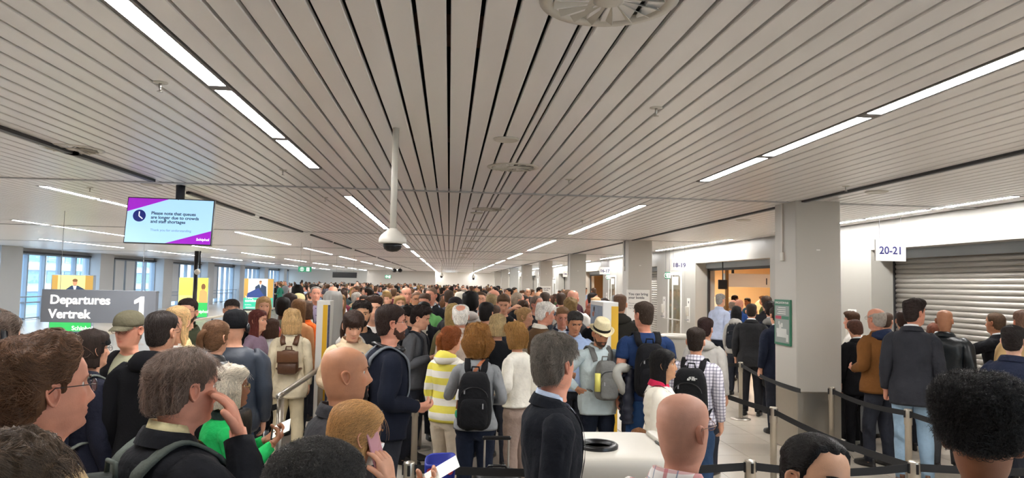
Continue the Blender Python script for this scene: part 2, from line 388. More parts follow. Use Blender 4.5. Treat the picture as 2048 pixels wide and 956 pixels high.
def trunk_with_arms(mb, R, r0, r1, k, arms, tint=None, mi=0):
    """adds ring grid R with an arm grown out of each side; arms = [(side, path, radii, end)]"""
    r, N = R.shape[:2]; V = [R.reshape(-1, 3)]; n = r * N; keep = np.ones((r - 1, N), bool); F = []
    for side, path, rad, close in arms:
        c0 = 0 if side > 0 else N // 2
        cols = lambda j: (c0 + j) % N
        for i in range(r0, r1):
            for j in range(-k, k): keep[i, cols(j)] = False
        L = [(r1, cols(j)) for j in range(-k, k + 1)] + [(i, cols(k)) for i in range(r1 - 1, r0 - 1, -1)] + [(r0, cols(j)) for j in range(k - 1, -k - 1, -1)] + [(i, cols(-k)) for i in range(r0 + 1, r1)]
        ids = np.array([i * N + j for i, j in L]); loop = V[0][ids]; q = len(ids)
        Q = limb_rings(loop, path, rad, side); mI = len(Q)
        I = np.concatenate([ids[None], n + np.arange(mI * q).reshape(mI, q)])
        f = np.stack([I[1:], np.roll(I[1:], -1, 1), np.roll(I[:-1], -1, 1), I[:-1]], -1).reshape(-1, 4)
        F.append(f); V.append(Q.reshape(-1, 3)); n += mI * q
        if close: F.append(I[-1][::-1][None])
    f = grid_faces(r, N).reshape(r - 1, N, 4)[keep]
    F.insert(0, f)
    Vv = np.concatenate(V)
    # relax around the joints
    fq = np.concatenate([x for x in F if x.shape[1] == 4]); e = np.concatenate([fq[:, [0, 1]], fq[:, [1, 2]], fq[:, [2, 3]], fq[:, [3, 0]]]); e = np.concatenate([e, e[:, ::-1]])
    w = smooth01((np.abs(Vv[:, 0]) - .09) / .04) * smooth01((Vv[:, 2] - 1.24) / .05) * smooth01((1.45 - Vv[:, 2]) / .02) * smooth01((.30 - np.abs(Vv[:, 0])) / .05)
    if len(arms):
        for _ in range(5):
            sm = np.zeros_like(Vv); ct = np.zeros(len(Vv)); np.add.at(sm, e[:, 0], Vv[e[:, 1]]); np.add.at(ct, e[:, 0], 1)
            Vv = Vv + (w * .6)[:, None] * (sm / np.maximum(ct, 1)[:, None] - Vv)
    if tint is not None:
        tint = np.concatenate([tint.reshape(-1, 3), np.ones((len(Vv) - r * N, 3))])
    mb.add(Vv, F, tint=tint, mi=mi)

def legs_from(mb_v, loop_ids, V, b, off, stance, N, z_end=.09, sag=.045):
    """splits the bottom ring in two and returns extra vertices and faces of both legs"""
    n = len(V); X = []; F = []; h = N // 2; q = N // 4
    mid_n = h - 1; fr, bk = V[loop_ids[q]], V[loop_ids[(3 * q) % N]]
    mids = np.array([fr + (bk - fr) * (i + 1) / (mid_n + 1) + np.array([0, 0, -sag * math.sin(PI * (i + 1) / (mid_n + 1))]) for i in range(mid_n)])
    mid_ids = n + np.arange(mid_n); X.append(mids); n += mid_n
    for side in (1, -1):
        if side > 0: L = [loop_ids[(3 * q + i) % N] for i in range(h + 1)] + list(mid_ids)               # back -> right -> front -> middle
        else: L = [loop_ids[(q + i) % N] for i in range(h + 1)] + list(mid_ids[::-1])
        L = np.array(L); q2 = len(L); base = np.concatenate([V, mids])[L]; c = base.mean(0)
        th = np.arctan2(base[:, 1] - c[1], base[:, 0] - c[0]); dx, dy = stance[0 if side > 0 else 1]
        hx = .088 if not b.fem else .085
        path = catmull([(side * hx, -.012, .755), (side * (hx + .2 * dx), -.005 + .2 * dy, .64), (side * (hx + .004 + .5 * dx), .008 + .5 * dy, .48), (side * (hx + .006 + .8 * dx), -.012 + .8 * dy, .28), (side * (hx + .006 + dx), -.028 + dy, z_end)], 14)
        u = np.linspace(0, 1, 14); rad = np.interp(u, [0, .18, .42, .62, .85, 1], [.086, .080, .060, .057, .042, .037]) * (0.5 + 0.5 * b.w) + off * np.interp(u, [0, .5, 1], [.6, 1, 1.5])
        Q = np.array([[(p[0] + ra * math.cos(t), p[1] + ra * math.sin(t), p[2]) for t in th] for p, ra in zip(path, rad)])
        m_ = len(Q); I = np.concatenate([L[None], n + np.arange(m_ * q2).reshape(m_, q2)])
        f = np.stack([I[1:], np.roll(I[1:], -1, 1), np.roll(I[:-1], -1, 1), I[:-1]], -1).reshape(-1, 4); F.append(f)
        F.append(I[-1][::-1][None]); X.append(Q.reshape(-1, 3)); n += m_ * q2
    return np.concatenate(X), F

# ---- hands: a box modelled palm with four separate fingers and a thumb, rounded once and cached
_HAND = {}
def hand_mesh(curl, thumb, lod):
    key = (curl, thumb, lod)
    if key in _HAND: return _HAND[key]
    v = []; f = []
    def loop(u, w, t, cx=0.0, dr=0.0): # 5 top 5 bottom across the width (w+ is the thumb side)
        i0 = len(v)
        for j in range(5): v.append((u - dr * abs(j - 1.6) * .5, cx + w * (1 - j / 2), -t))
        for j in range(4, -1, -1): v.append((u - dr * abs(j - 1.6) * .5, cx + w * (1 - j / 2), t))
        return list(range(i0, i0 + 10))
    Ls = [loop(-.02, .024, .019), loop(.0, .027, .017), loop(.035, .038, .016), loop(.085, .041, .0125, 0, .006)]
    f.append(tuple(Ls[0][::-1]))
    for A, Bq in zip(Ls[:-1], Ls[1:]):
        for i in range(10): f.append((A[i], A[(i + 1) % 10], Bq[(i + 1) % 10], Bq[i]))
    K = Ls[-1]
    for j, ln in enumerate((.070, .078, .073, .056)):
        a, b2, c, d = K[j], K[j + 1], K[9 - j - 1], K[9 - j]
        base = np.array([v[a], v[b2], v[c], v[d]]); cc = base.mean(0); prev = [a, b2, c, d]; ang = 0.0; pos = cc.copy()
        cl = curl * (1 + .12 * (j - 1.5)); sp = (1.5 - j) * .07
        segs = ((.10, .15, .9), (.34, .9, .86), (.10, .15, .82), (.24, .7, .76), (.08, .1, .7), (.14, .3, .52))
        for q, (frac, bend, sc) in enumerate(segs):
            ang += cl * bend; dirv = np.array([math.cos(ang), sp * math.cos(ang), math.sin(ang)]); pos = pos + dirv * ln * frac
            up = np.array([-math.sin(ang), 0, math.cos(ang)]); hw, th = .0088 * sc / .9, .0085 * sc / .9
            i0 = len(v)
            for sy, sz in ((1, -1), (-1, -1), (-1, 1), (1, 1)): v.append(tuple(pos + np.array([0, sy * hw, 0]) + up * sz * th))
            cur = [i0, i0 + 1, i0 + 2, i0 + 3]
            for e in range(4): f.append((prev[e], prev[(e + 1) % 4], cur[(e + 1) % 4], cur[e]))
            prev = cur
        f.append(tuple(prev))
    # thumb from the side of the palm
    side = [Ls[1][0], Ls[2][0], Ls[2][9], Ls[1][9]]; prev = side; pos = np.array([v[i] for i in side]).mean(0); ang = .75 - .35 * thumb; bt = 0.0
    for q, (ln, bend, sc) in enumerate(((.016, 0, 1.15), (.026, .18, 1.0), (.010, .1, .95), (.024, .25, .85), (.010, .1, .55))):
        ang -= bend * .7; bt += thumb * .35
        d = np.array([math.cos(ang) * math.cos(bt), math.sin(ang) * math.cos(bt), math.sin(bt)]); pos = pos + d * ln
        sd = np.array([-math.sin(ang), math.cos(ang), 0]); up = np.cross(d, sd); i0 = len(v)
        for sa, sb in ((-1, 1), (1, 1), (1, -1), (-1, -1)): v.append(tuple(pos + sd * sa * .0095 * sc * -1 + up * sb * .009 * sc * -1))
        cur = [i0, i0 + 1, i0 + 2, i0 + 3]
        for e in range(4): f.append((prev[e], prev[(e + 1) % 4], cur[(e + 1) % 4], cur[e]))
        prev = cur
    f.append(tuple(prev))
    # orient the thumb joint and all faces with Blender, then round it off
    me = bpy.data.meshes.new('tmp'); me.from_pydata(v, [], f)
    import bmesh
    bm = bmesh.new(); bm.from_mesh(me)
    dead = [fc for fc in bm.faces if set(x.index for x in fc.verts) == set(side)]
    if dead: bmesh.ops.delete(bm, geom=dead, context='FACES_ONLY')
    bmesh.ops.recalc_face_normals(bm, faces=bm.faces)
    if lod == 0: bmesh.ops.subdivide_edges(bm, edges=bm.edges, cuts=1, smooth=0.7, use_grid_fill=True)
    for _ in range(1 if lod == 0 else 0): bmesh.ops.smooth_vert(bm, verts=bm.verts, factor=0.35, use_axis_x=True, use_axis_y=True, use_axis_z=True)
    bmesh.ops.triangulate(bm, faces=[x for x in bm.faces if len(x.verts) not in (3, 4)])
    V = np.array([x.co[:] for x in bm.verts]); bm.verts.index_update()
    F4 = np.array([[x.index for x in fc.verts] for fc in bm.faces if len(fc.verts) == 4]).reshape(-1, 4); F3 = np.array([[x.index for x in fc.verts] for fc in bm.faces if len(fc.verts) == 3]).reshape(-1, 3)
    bm.free(); bpy.data.meshes.remove(me)
    _HAND[key] = (V, F4.astype(int), F3.astype(int)); return _HAND[key]
HANDS = {'down': (.55, .5), 'hold': (.85, .8), 'phone': (.75, 1.0), 'read': (.7, 1.0), 'offer': (.6, 1.0), 'show': (.8, 1.0), 'ear': (.6, .6), 'face': (.45, .2), 'pocket': (.6, .5), 'hip': (.5, .3), 'point': (.15, .4), 'strap': (1.25, 1.0), 'scratch': (.5, .3), 'cross': (.5, .4), 'carry': (1.35, 1.1), 'back': (.5, .4)}
def add_hand(mb, side, pose, path, lod, scale=1.0):
    V, F4, F3 = hand_mesh(*HANDS[pose], 0 if lod == 0 else 1)
    W = path[-1]; d = path[-1] - path[-3]; d /= np.linalg.norm(d)
    nrm = {'phone': (0, -1, .5), 'read': (0, -.6, .8), 'offer': (-.2, -.3, .9), 'show': (-.2, -.7, .6), 'ear': (-.8, -.4, .1), 'face': (-.5, -.9, 0), 'point': (-.5, 0, -.8), 'hold': (-.3, -.5, .7), 'strap': (-.2, -1, 0), 'scratch': (-1, 0, -.3), 'cross': (0, -1, 0), 'back': (0, 1, 0)}.get(pose, (-1, 0, 0))
    n = np.array(nrm) * (side, 1, 1)
    if pose == 'ear': d = np.array([-.15 * side, -.25, 1.0]); d /= np.linalg.norm(d)
    if pose == 'face': d = np.array([-.1 * side, -.35, 1.0]); d /= np.linalg.norm(d)
    n = n - (n @ d) * d; n /= np.linalg.norm(n); w = side * np.cross(d, n)
    P = W + scale * 1.0 * (V[:, :1] * d + V[:, 1:2] * w + V[:, 2:3] * n)
    fl = [F4, F3]
    if side > 0: fl = [q[:, ::-1] for q in fl]
    mb.add(P, fl)
    return W, d, w, n

def turn_head(P, b):
    """applies the person's head turn (clockwise from above) and nod to points in body coordinates; the neck twists with it"""
    P = np.array(P, float); w = smooth01((P[..., 2] - 1.455) / .07)
    yaw, nod, tilt = b.hy, b.hp, getattr(b, 'ht', 0.0)
    piv = np.array([0, -.02, 1.50]); q = P - piv; A = nod * w
    y, z = q[..., 1].copy(), q[..., 2].copy(); q[..., 1] = y * np.cos(A) + z * np.sin(A); q[..., 2] = -y * np.sin(A) + z * np.cos(A)
    if tilt:
        T = tilt * w; x, z = q[..., 0].copy(), q[..., 2].copy(); q[..., 0] = x * np.cos(T) + z * np.sin(T); q[..., 2] = -x * np.sin(T) + z * np.cos(T)
    B = -yaw * w; x, y = q[..., 0].copy(), q[..., 1].copy(); q[..., 0] = x * np.cos(B) - y * np.sin(B); q[..., 1] = x * np.sin(B) + y * np.cos(B)
    return q + piv

def ear_mesh(mb, b, lod):
    n = 14 if lod == 0 else 10
    for side in (1, -1):
        rows = []
        for r, d in ((1.0, -.010), (1.0, .004), (.93, .013), (.78, .010), (.6, .002), (.25, .001), (.02, .001)):
            rr = []
            for i in range(n):
                a = 2 * PI * i / n; u = math.cos(a); w = math.sin(a)
                zz = w * .0315 * (1.0 if w > 0 else 1.02); yy = u * .0175 * (1.15 + .35 * w)
                rr.append((side * (.0745 + d + .008 * (-(u * r)) ), -.006 - r * 0 + yy * r - .004 * w * r, .104 + zz * r))
            rows.append(rr)
        R = np.array(rows); R[..., 1] += HEADY; R[..., 2] += CHIN
        R = turn_head(R, b); f = grid_faces(len(R), n)
        if side < 0: f = f[:, ::-1]
        T = np.ones(R.shape); T[4:] *= (.86, .74, .70); T[:3] *= (1, .9, .88)
        mb.add(R.reshape(-1, 3), f, tint=T.reshape(-1, 3))

def make_body(b, poseL, poseR, lod, skin, parent, stance, sleeves=None):
    N = (64, 40, 32)[lod]; k = (8, 5, 4)[lod]; mb = MB()
    z = head_rows(lod); H, a, T = head_grid(z, N, 1.0 if b.fem else 0.0, b.jaw)
    if b.stubble:
        low = smooth01((.075 - H[..., 2]) / .03) * smooth01((H[..., 1] + .01) / .04) * smooth01((H[..., 2] + .03) / .03)
        T = T * (1 - low[..., None] * b.stubble * np.array([.55, .55, .5]))
    if b.scalp:
        top = smooth01((H[..., 2] - np.interp(np.abs(np.arctan2(H[..., 0], H[..., 1])), [0, .9, 1.3, 1.7, 2.2, 3.2], [.178, .15, .10, .07, .03, .02])) / .02)
        T = T * (1 - top[..., None] * b.scalp * np.array([.5, .45, .4]))
    if lod == 2:     # eyes and brows of people too far away for modelled ones
        X_, Z_ = np.abs(H[..., 0]), H[..., 2]; fr_ = H[..., 1] > 0
        ey = np.maximum(np.exp(-((X_ - .031) / .012) ** 4 - ((Z_ - .122) / .007) ** 2), .8 * np.exp(-((X_ - .031) / .017) ** 4 - ((Z_ - .142) / .006) ** 2)) * fr_
        T = T * (1 - .72 * ey[..., None])
    H = H + np.array([0, HEADY, CHIN])
    zt = np.array([.78, .83, .88, .93, .98, 1.03, 1.08, 1.13, 1.18, 1.23, 1.27, 1.30, 1.33, 1.36, 1.39, 1.415, 1.435, 1.45, 1.465]) if lod < 2 else np.array([.78, .88, .98, 1.08, 1.18, 1.27, 1.30, 1.33, 1.36, 1.39, 1.415, 1.44, 1.46])
    hw, fr, bk = b.dims(zt); inn = .014 * smooth01((1.06 - zt) / .08); hw, fr, bk = hw - inn, fr - inn, bk - inn; R = np.array([ring(q, w, f_, b_, N) for q, w, f_, b_ in zip(zt, hw, fr, bk)])
    if N >= 40: # rings share the head's denser front spacing near the neck only through the blend
        pass
    R = np.concatenate([R, H]); R = turn_head(R, b)
    tint = np.concatenate([np.ones((len(zt), N, 3)), T])
    r0 = int(np.where(zt == 1.30)[0][0]); r1 = r0 + 4
    arms = []; grips = {}
    for side, pose in ((1, poseR), (-1, poseL)):
        path, _ = arm_path(b, side, pose, 15 if lod < 2 else 9)
        rad = np.interp(np.linspace(0, 1, len(path)), ARM_U, ARM_R) * b.armr; rad[0] *= .98
        arms.append((side, path, rad, True)); grips[side] = path
    n0 = len(R) * N
    trunk_with_arms(mb, R, r0, r1, k, arms, tint=tint)
    V = mb.verts(); X, F = legs_from(None, np.arange(N), V, b, -.012, stance, N, sag=.01)
    mb.v.append(X); mb.t.append(np.ones((len(X), 3))); mb.n += len(X)
    for q in F: mb.f.append(q); mb.mi.append(np.zeros(len(q), int))
    for side in (1, -1):   # feet
        dx, dy = stance[0 if side > 0 else 1]; fx = side * (.094 + dx)
        mb.tube([(fx, -.075 + dy, .045), (fx, -.03 + dy, .05), (fx + side * .01, .06 + dy, .04), (fx + side * .012, .13 + dy, .026), (fx + side * .012, .165 + dy, .02)], [.02, .034, .036, .032, .012], 8, flat=.9)
    ear_mesh(mb, b, lod)
    hands = {}
    for side, pose in ((1, poseR), (-1, poseL)): hands[side] = add_hand(mb, side, pose, grips[side], lod, .95 if b.fem else 1.04)
    o = mb.build('body', M_SKIN if lod < 2 else M_SKINFAR, parent, color=skin, smooth=True, tint=True)
    return o, hands

# ---- clothing
TOPS = {  # offset, hem, hang, sleeve (fraction of the arm), shoulder pad
 'tshirt': (.013, .86, .93, .46, 0), 'polo': (.014, .87, .93, .46, 0), 'shirt': (.016, .86, .94, .97, 0), 'sweater': (.020, .85, .90, .98, 0), 'hoodie': (.027, .83, .93, .97, 0), 'blazer': (.026, .755, .92, .96, .012),
 'jacket': (.030, .82, .94, .98, .004), 'puffer': (.040, .80, .95, .98, 0), 'coat': (.034, .60, .95, .98, .006), 'tank': (.010, .86, .85, 0.0, 0), 'cropped': (.022, .93, .93, .93, .004), 'longshirt': (.018, .78, .95, .97, 0)}
class Garment:
    def __init__(s, b, kind): s.b, s.kind = b, kind; s.off, s.hem, s.hang, s.sl, s.pad = TOPS[kind]
    def dims(s, z):
        z = np.asarray(z, float); hw, fr, bk = s.b.dims(z); H, F, K = s.b.dims(1.28)
        o = s.off * (1 - .55 * smooth01((z - 1.43) / .05)); k = smooth01((1.28 - z) / .12)
        pad = s.pad * np.exp(-((z - 1.40) / .03) ** 2)
        fl = (.010 if s.kind in ('blazer', 'coat') else 0) * smooth01((1.1 - z) / .3)
        hemw = .006 * smooth01((1.02 - z) / .08)
        cin = (-.012 if s.kind in ('hoodie', 'puffer') else 0) * smooth01((s.hem + .05 - z) / .04)
        return np.maximum(hw + o, (H + o) * s.hang * k) + pad * 1.6 + fl + cin + hemw, np.maximum(fr + o, (F + o) * s.hang * .92 * k) + fl + cin + hemw, np.maximum(bk + o, (K + o) * s.hang * .96 * k) + pad * .3 + fl + cin + hemw
    def front(s, x, z, e=.006):
        hw, fr, bk = s.dims(z); return -.005 + fr * max(0, 1 - (abs(x) / hw) ** 2.25) ** (1 / 2.25) + e
    def back(s, x, z, e=.006):
        hw, fr, bk = s.dims(z); return -.005 - bk * max(0, 1 - (abs(x) / hw) ** 2.25) ** (1 / 2.25) - e

def make_top(b, g, poseL, poseR, lod, parent, name, mtl, color, amp=1.0, zip_=None, open_neck=0.0):
    N = (64, 48, 24)[lod]; k = (8, 6, 3)[lod]; mb = MB()
    nz = (26, 18, 7)[lod]
    zt = np.concatenate([np.linspace(g.hem, 1.30, nz)[:-1], [1.30, 1.33, 1.36, 1.39, 1.415, 1.435, 1.45, 1.463, 1.474]])
    hw, fr, bk = g.dims(zt); R = np.array([ring(q, w, f_, b_, N) for q, w, f_, b_ in zip(zt, hw, fr, bk)])
    a = np.arange(N) * 2 * PI / N
    # neckline lower in front
    drop = np.clip(np.sin(a), 0, 1) ** 3 * (.02 + open_neck)
    top = R[-1] + np.stack([0 * a, 0 * a, -drop], -1); R[-1] = top; R[-2, :, 2] -= drop * .7; R[-3, :, 2] -= drop * .3
    inner0 = R[0] * (.93, .93, 1) + (0, 0, .015); inner1 = R[-1] * (.9, .9, 1) - (0, 0, .012)
    R = np.concatenate([inner0[None], R, inner1[None]])
    r0 = int(np.where(zt == 1.30)[0][0]) + 1
    n_arm = (26, 18, 9)[lod]
    arms = []
    for side, pose in ((1, poseR), (-1, poseL)):
        if g.sl <= 0: continue
        path, P = arm_path(b, side, pose, n_arm)
        u = np.linspace(0, 1, n_arm); mcut = max(4, int(round(n_arm * g.sl)))
        rad = np.interp(u, ARM_U, ARM_R + np.array([.001, .002, .004, .004, .003, .003])) * b.armr + g.off * np.interp(u, [0, .3, 1], [.65, .75, .5])
        if g.sl < .6: rad = rad + .006 * u
        if g.kind == 'puffer' and lod < 2: rad = rad + .006 * np.abs(np.sin(u * PI * 8)) - .003
        path, rad = path[:mcut], rad[:mcut]
        if lod < 2:    # bunching at the elbow and the cuff
            rad = rad * (1 + .03 * np.sin(np.arange(mcut) * 2.1) * np.interp(u[:mcut], [0, .3, .6, 1], [0, .4, 1, .8]))
        path = np.vstack([path, path[-1], path[-1] - (path[-1] - path[-2]) * .8]); rad = np.concatenate([rad, [rad[-1] * .84, rad[-1] * .8]])
        arms.append((side, path, rad, False))
    trunk_with_arms(mb, R, r0, r0 + 4, k, arms)
    v = mb.v[0]
    if lod < 2:
        d = v - np.stack([np.sign(v[:, 0]) * np.where(np.abs(v[:, 0]) > .2, np.abs(v[:, 0]), 0), 0 * v[:, 0], v[:, 2]], -1)
        d /= np.linalg.norm(d, axis=1, keepdims=True) + 1e-6; sd = b.seed
        w = vnoise(v * (9, 9, 7) + sd) * .011 + vnoise(v * (20, 20, 11) + sd * 2) * .008 + np.abs(vnoise(v * (26, 26, 9) - sd)) * .006
        w *= amp * smooth01((1.455 - v[:, 2]) / .05)
        if g.kind == 'puffer': w = w * .5 + .011 * (np.abs(np.sin(v[:, 2] * PI / .075)) - .5) * smooth01((.2 - np.abs(v[:, 0])) / .04)
        mb.v[0] = v + d * w[:, None]
    return mb.build(name, mtl, parent, color=color, smooth=True)

def make_trousers(b, lod, parent, mtl, color, stance, off=.012, name='trousers', amp=1.0):
    N = (48, 32, 16)[lod]; mb = MB(); zt = np.array([1.035, 1.02, .98, .94, .90, .86, .82, .79])[::-1] if lod < 2 else np.array([.79, .86, .94, 1.03])
    hw, fr, bk = b.dims(zt); R = np.array([ring(q, w + off * (.8 if q < .9 else .25), f_ + off * (.8 if q < .9 else .2), b_ + off * (.9 if q < .9 else .25), N) for q, w, f_, b_ in zip(zt, hw, fr, bk)])
    V = R.reshape(-1, 3); X, F = legs_from(None, np.arange(N), V, b, off, stance, N, z_end=.065)
    V = np.concatenate([V, X])
    if lod < 2: V = V + np.stack([vnoise(V * (14, 14, 9) + b.seed) * .007 * amp, vnoise(V * (14, 14, 11) - b.seed) * .007 * amp, 0 * V[:, 0]], -1) * smooth01((.98 - V[:, 2]) / .1)[:, None]
    mb.add(V, [grid_faces(len(R), N)] + F)
    return mb.build(name, mtl, parent, color=color, smooth=True)

def make_shoe(b, side, parent, color, stance, sole='2a2a2a', lod=1):
    dx, dy = stance[0 if side > 0 else 1]; fx = side * (.094 + dx); mb = MB(); n = 14; rows = []
    a = np.arange(n) * 2 * PI / n
    def rg(z, w, y0, y1): return [(fx + side * .012 * (math.sin(t) > 0) * 1 + w * math.cos(t) * (1 - .12 * (math.sin(t) < -.3)), (y0 + y1) / 2 + dy + (y1 - y0) / 2 * math.sin(t), z) for t in a]
    for z, w, y0, y1 in ((.0, .044, -.105, .175), (.022, .047, -.108, .182), (.026, .044, -.104, .178), (.045, .043, -.102, .168), (.062, .040, -.10, .12), (.08, .038, -.098, .055), (.10, .036, -.094, .03)): rows.append(rg(z, w, y0, y1))
    R = np.array(rows); f = grid_faces(len(R), n); mb.add(R.reshape(-1, 3), [f, np.array([list(range(n))[::-1]]), np.array([list(range((len(R) - 1) * n, len(R) * n))])])
    ms = MB()
    o = mb.build('shoe', M_LEATHER, parent, color=color, smooth=True)
    return o

def make_collar(b, g, parent, name, mtl, color, h=.034, flare=.012, gap=.5, base=1.462, lod=1, spread=0.0):
    """a folded collar round the neck, open in front"""
    n = 26; a = np.linspace(PI / 2 + gap, PI / 2 + 2 * PI - gap, n); mb = MB()
    hw, fr, bk = g.dims(base); rows = []
    nb = (.062 if not b.fem else .056)
    for dz, r in ((0, 1.0), (h * .6, .93), (h, .92), (h + .004, .97), (h * .55, 1.06 + flare * 4), (-.012, 1.16 + flare * 8)):
        x = (hw * .92 * r) * np.cos(a); y = np.where(np.sin(a) > 0, fr * .98 + spread, bk * .98) * r * np.sin(a) - .005
        z = base + dz - .016 * np.sin(a) - .012 * (np.sin(a) > .5) * np.clip(np.sin(a), 0, 1)
        rows.append(np.stack([x, y, z], -1))
    R = np.array(rows); mb.add(R.reshape(-1, 3), grid_faces(len(R), n, closed=False))
    R2 = R[::-1] * (.985, .985, 1); mb.add(R2.reshape(-1, 3), grid_faces(len(R), n, closed=False))
    return mb.build(name, mtl, parent, color=color, smooth=True)

def make_hood(b, g, parent, mtl, color, lod=1):
    mb = MB(); hw, fr, bk = g.dims(1.45); rows = []
    for q in range(13):
        u = q / 12; a = PI + .15 + (PI - .3) * u if False else PI * (.08 + .84 * u)
        x = -math.cos(a) * (hw * .98); y = -.01 - math.sin(a) * (bk + .028); fat = .020 + .038 * math.sin(a)
        c = np.array([x, y, 1.462 + .012 * math.sin(a) - .014 * (1 - math.sin(a))]); out = np.array([-math.cos(a), -math.sin(a), 0])
        rows.append([c + out * fat * .8 * math.cos(t) + np.array([0, 0, 1]) * (fat * math.sin(t) - .4 * fat * (math.cos(t) > .3)) for t in np.arange(12) * 2 * PI / 12])
    R = np.array(rows); R = R + .006 * vnoise(R.reshape(-1, 3) * 22 + b.seed).reshape(R.shape[0], R.shape[1], 1)
    mb.loft(R); return mb.build('hood', mtl, parent, color=color, smooth=True)

def conform_patch(b, g, parent, name, mtl, color, xa, xb, z0, z1, e=.004, nz=12, nx=6):
    """a thin panel lying on the front of a garment between x = xa(z) and xb(z)"""
    mb = MB(); G = []
    for z in np.linspace(z0, z1, nz): G.append([(x, g.front(x, z, e), z) for x in np.linspace(xa(z), xb(z), nx)])
    G = np.array(G); G2 = G - (0, .008, 0)
    mb.add(G.reshape(-1, 3), grid_faces(nz, nx, False)[:, ::-1]); mb.add(G2.reshape(-1, 3), grid_faces(nz, nx, False))
    return mb.build(name, mtl, parent, color=color, smooth=True)

# ---- hair
LINES = {
 'short': [(0, .183), (.5, .176), (.85, .166), (1.05, .150), (1.18, .122), (1.3, .102), (1.36, .112), (1.42, .130), (1.72, .128), (1.86, .066), (2.2, .028), (3.15, .016)],
 'high': [(0, .2), (.35, .204), (.7, .198), (.95, .170), (1.15, .132), (1.3, .102), (1.36, .112), (1.42, .130), (1.72, .128), (1.86, .066), (2.2, .03), (3.15, .02)],
 'full': [(0, .176), (.5, .168), (.85, .15), (1.05, .115), (1.2, .07), (1.4, .05), (1.7, .05), (1.9, .03), (2.2, .01), (3.15, -.005)],
 'fade': [(0, .182), (.8, .17), (1.1, .152), (1.35, .145), (1.8, .128), (2.2, .098), (3.15, .080)],
 'fringe': [(0, .142), (.4, .140), (.7, .135), (.95, .11), (1.15, .07), (1.4, .05), (1.7, .04), (2.0, .02), (3.15, .0)]}
class Hair:
    def __init__(s, style, top=.020, side=.010, back=.014, line='short', amp=.35, freq=9, bald=None, long=None, width=0.0, part=False, tail=None, bun=None, curly=0.0, sweep=(0, -.1, -1), strand=(900, .07, .0007, .004), front=0.0, phi0=.95, crown=0.0):
        s.__dict__.update(locals())
HS = {
 'short': dict(), 'neat': dict(top=.018, side=.007, back=.010, amp=.2, sweep=(.8, -.5, -.3)), 'messy': dict(top=.032, side=.018, back=.020, amp=.6, freq=13), 'buzz': dict(top=.004, side=.003, back=.003, amp=.1),
 'crop': dict(top=.010, side=.004, back=.006, amp=.2), 'quiff': dict(top=.034, side=.008, back=.012, amp=.35, front=.012, sweep=(0, -1, -.2)), 'swept': dict(top=.030, side=.020, back=.026, line='high', amp=.55, freq=11, sweep=(0, -1, -.35)),
 'receding': dict(top=.012, side=.010, back=.012, line='high', amp=.3), 'horseshoe': dict(top=.012, side=.011, back=.014, bald='top'), 'crownbald': dict(top=.016, side=.012, back=.014, bald='crown'), 'thin': dict(top=.007, side=.016, back=.022, line='high', amp=.7, freq=14),
 'afro': dict(top=.055, side=.045, back=.05, line='full', amp=.25, freq=16, curly=1.0), 'curlytop': dict(top=.052, side=.030, back=.032, line='fade', amp=.18, freq=30, curly=1.3), 'curly': dict(top=.045, side=.040, back=.045, line='full', amp=.5, freq=15, long=-.03, width=.035, curly=.6, phi0=.85),
 'bob': dict(sweep=(0, -.75, -.6), top=.024, side=.018, back=.026, line='full', long=-.025, width=.018, amp=.25, phi0=.8), 'shoulder': dict(sweep=(0, -.75, -.6), top=.022, side=.016, back=.020, line='full', long=-.11, width=.012, amp=.3, phi0=.8), 'long': dict(sweep=(0, -.75, -.6), top=.020, side=.014, back=.018, line='full', long=-.22, width=.006, amp=.3, phi0=.75),
 'straightlong': dict(sweep=(0, -.75, -.6), top=.018, side=.012, back=.016, line='full', long=-.30, width=.0, amp=.12, phi0=.9), 'pony': dict(top=.014, side=.010, back=.012, line='full', amp=.18, tail=1, sweep=(0, -1, -.1)), 'curlpony': dict(top=.018, side=.014, back=.016, line='full', amp=.4, tail=2, curly=.3, sweep=(0, -1, -.2)), 'bun': dict(top=.014, side=.011, back=.012, line='full', amp=.18, bun=1, sweep=(0, -1, .1)),
 'fringepony': dict(top=.020, side=.012, back=.014, line='fringe', amp=.2, tail=1), 'fringebob': dict(top=.024, side=.02, back=.024, line='fringe', long=-.03, width=.016, amp=.25, phi0=.8)}

def head_frame(P, b): return turn_head(np.asarray(P) + np.array([0, HEADY, CHIN]), b)

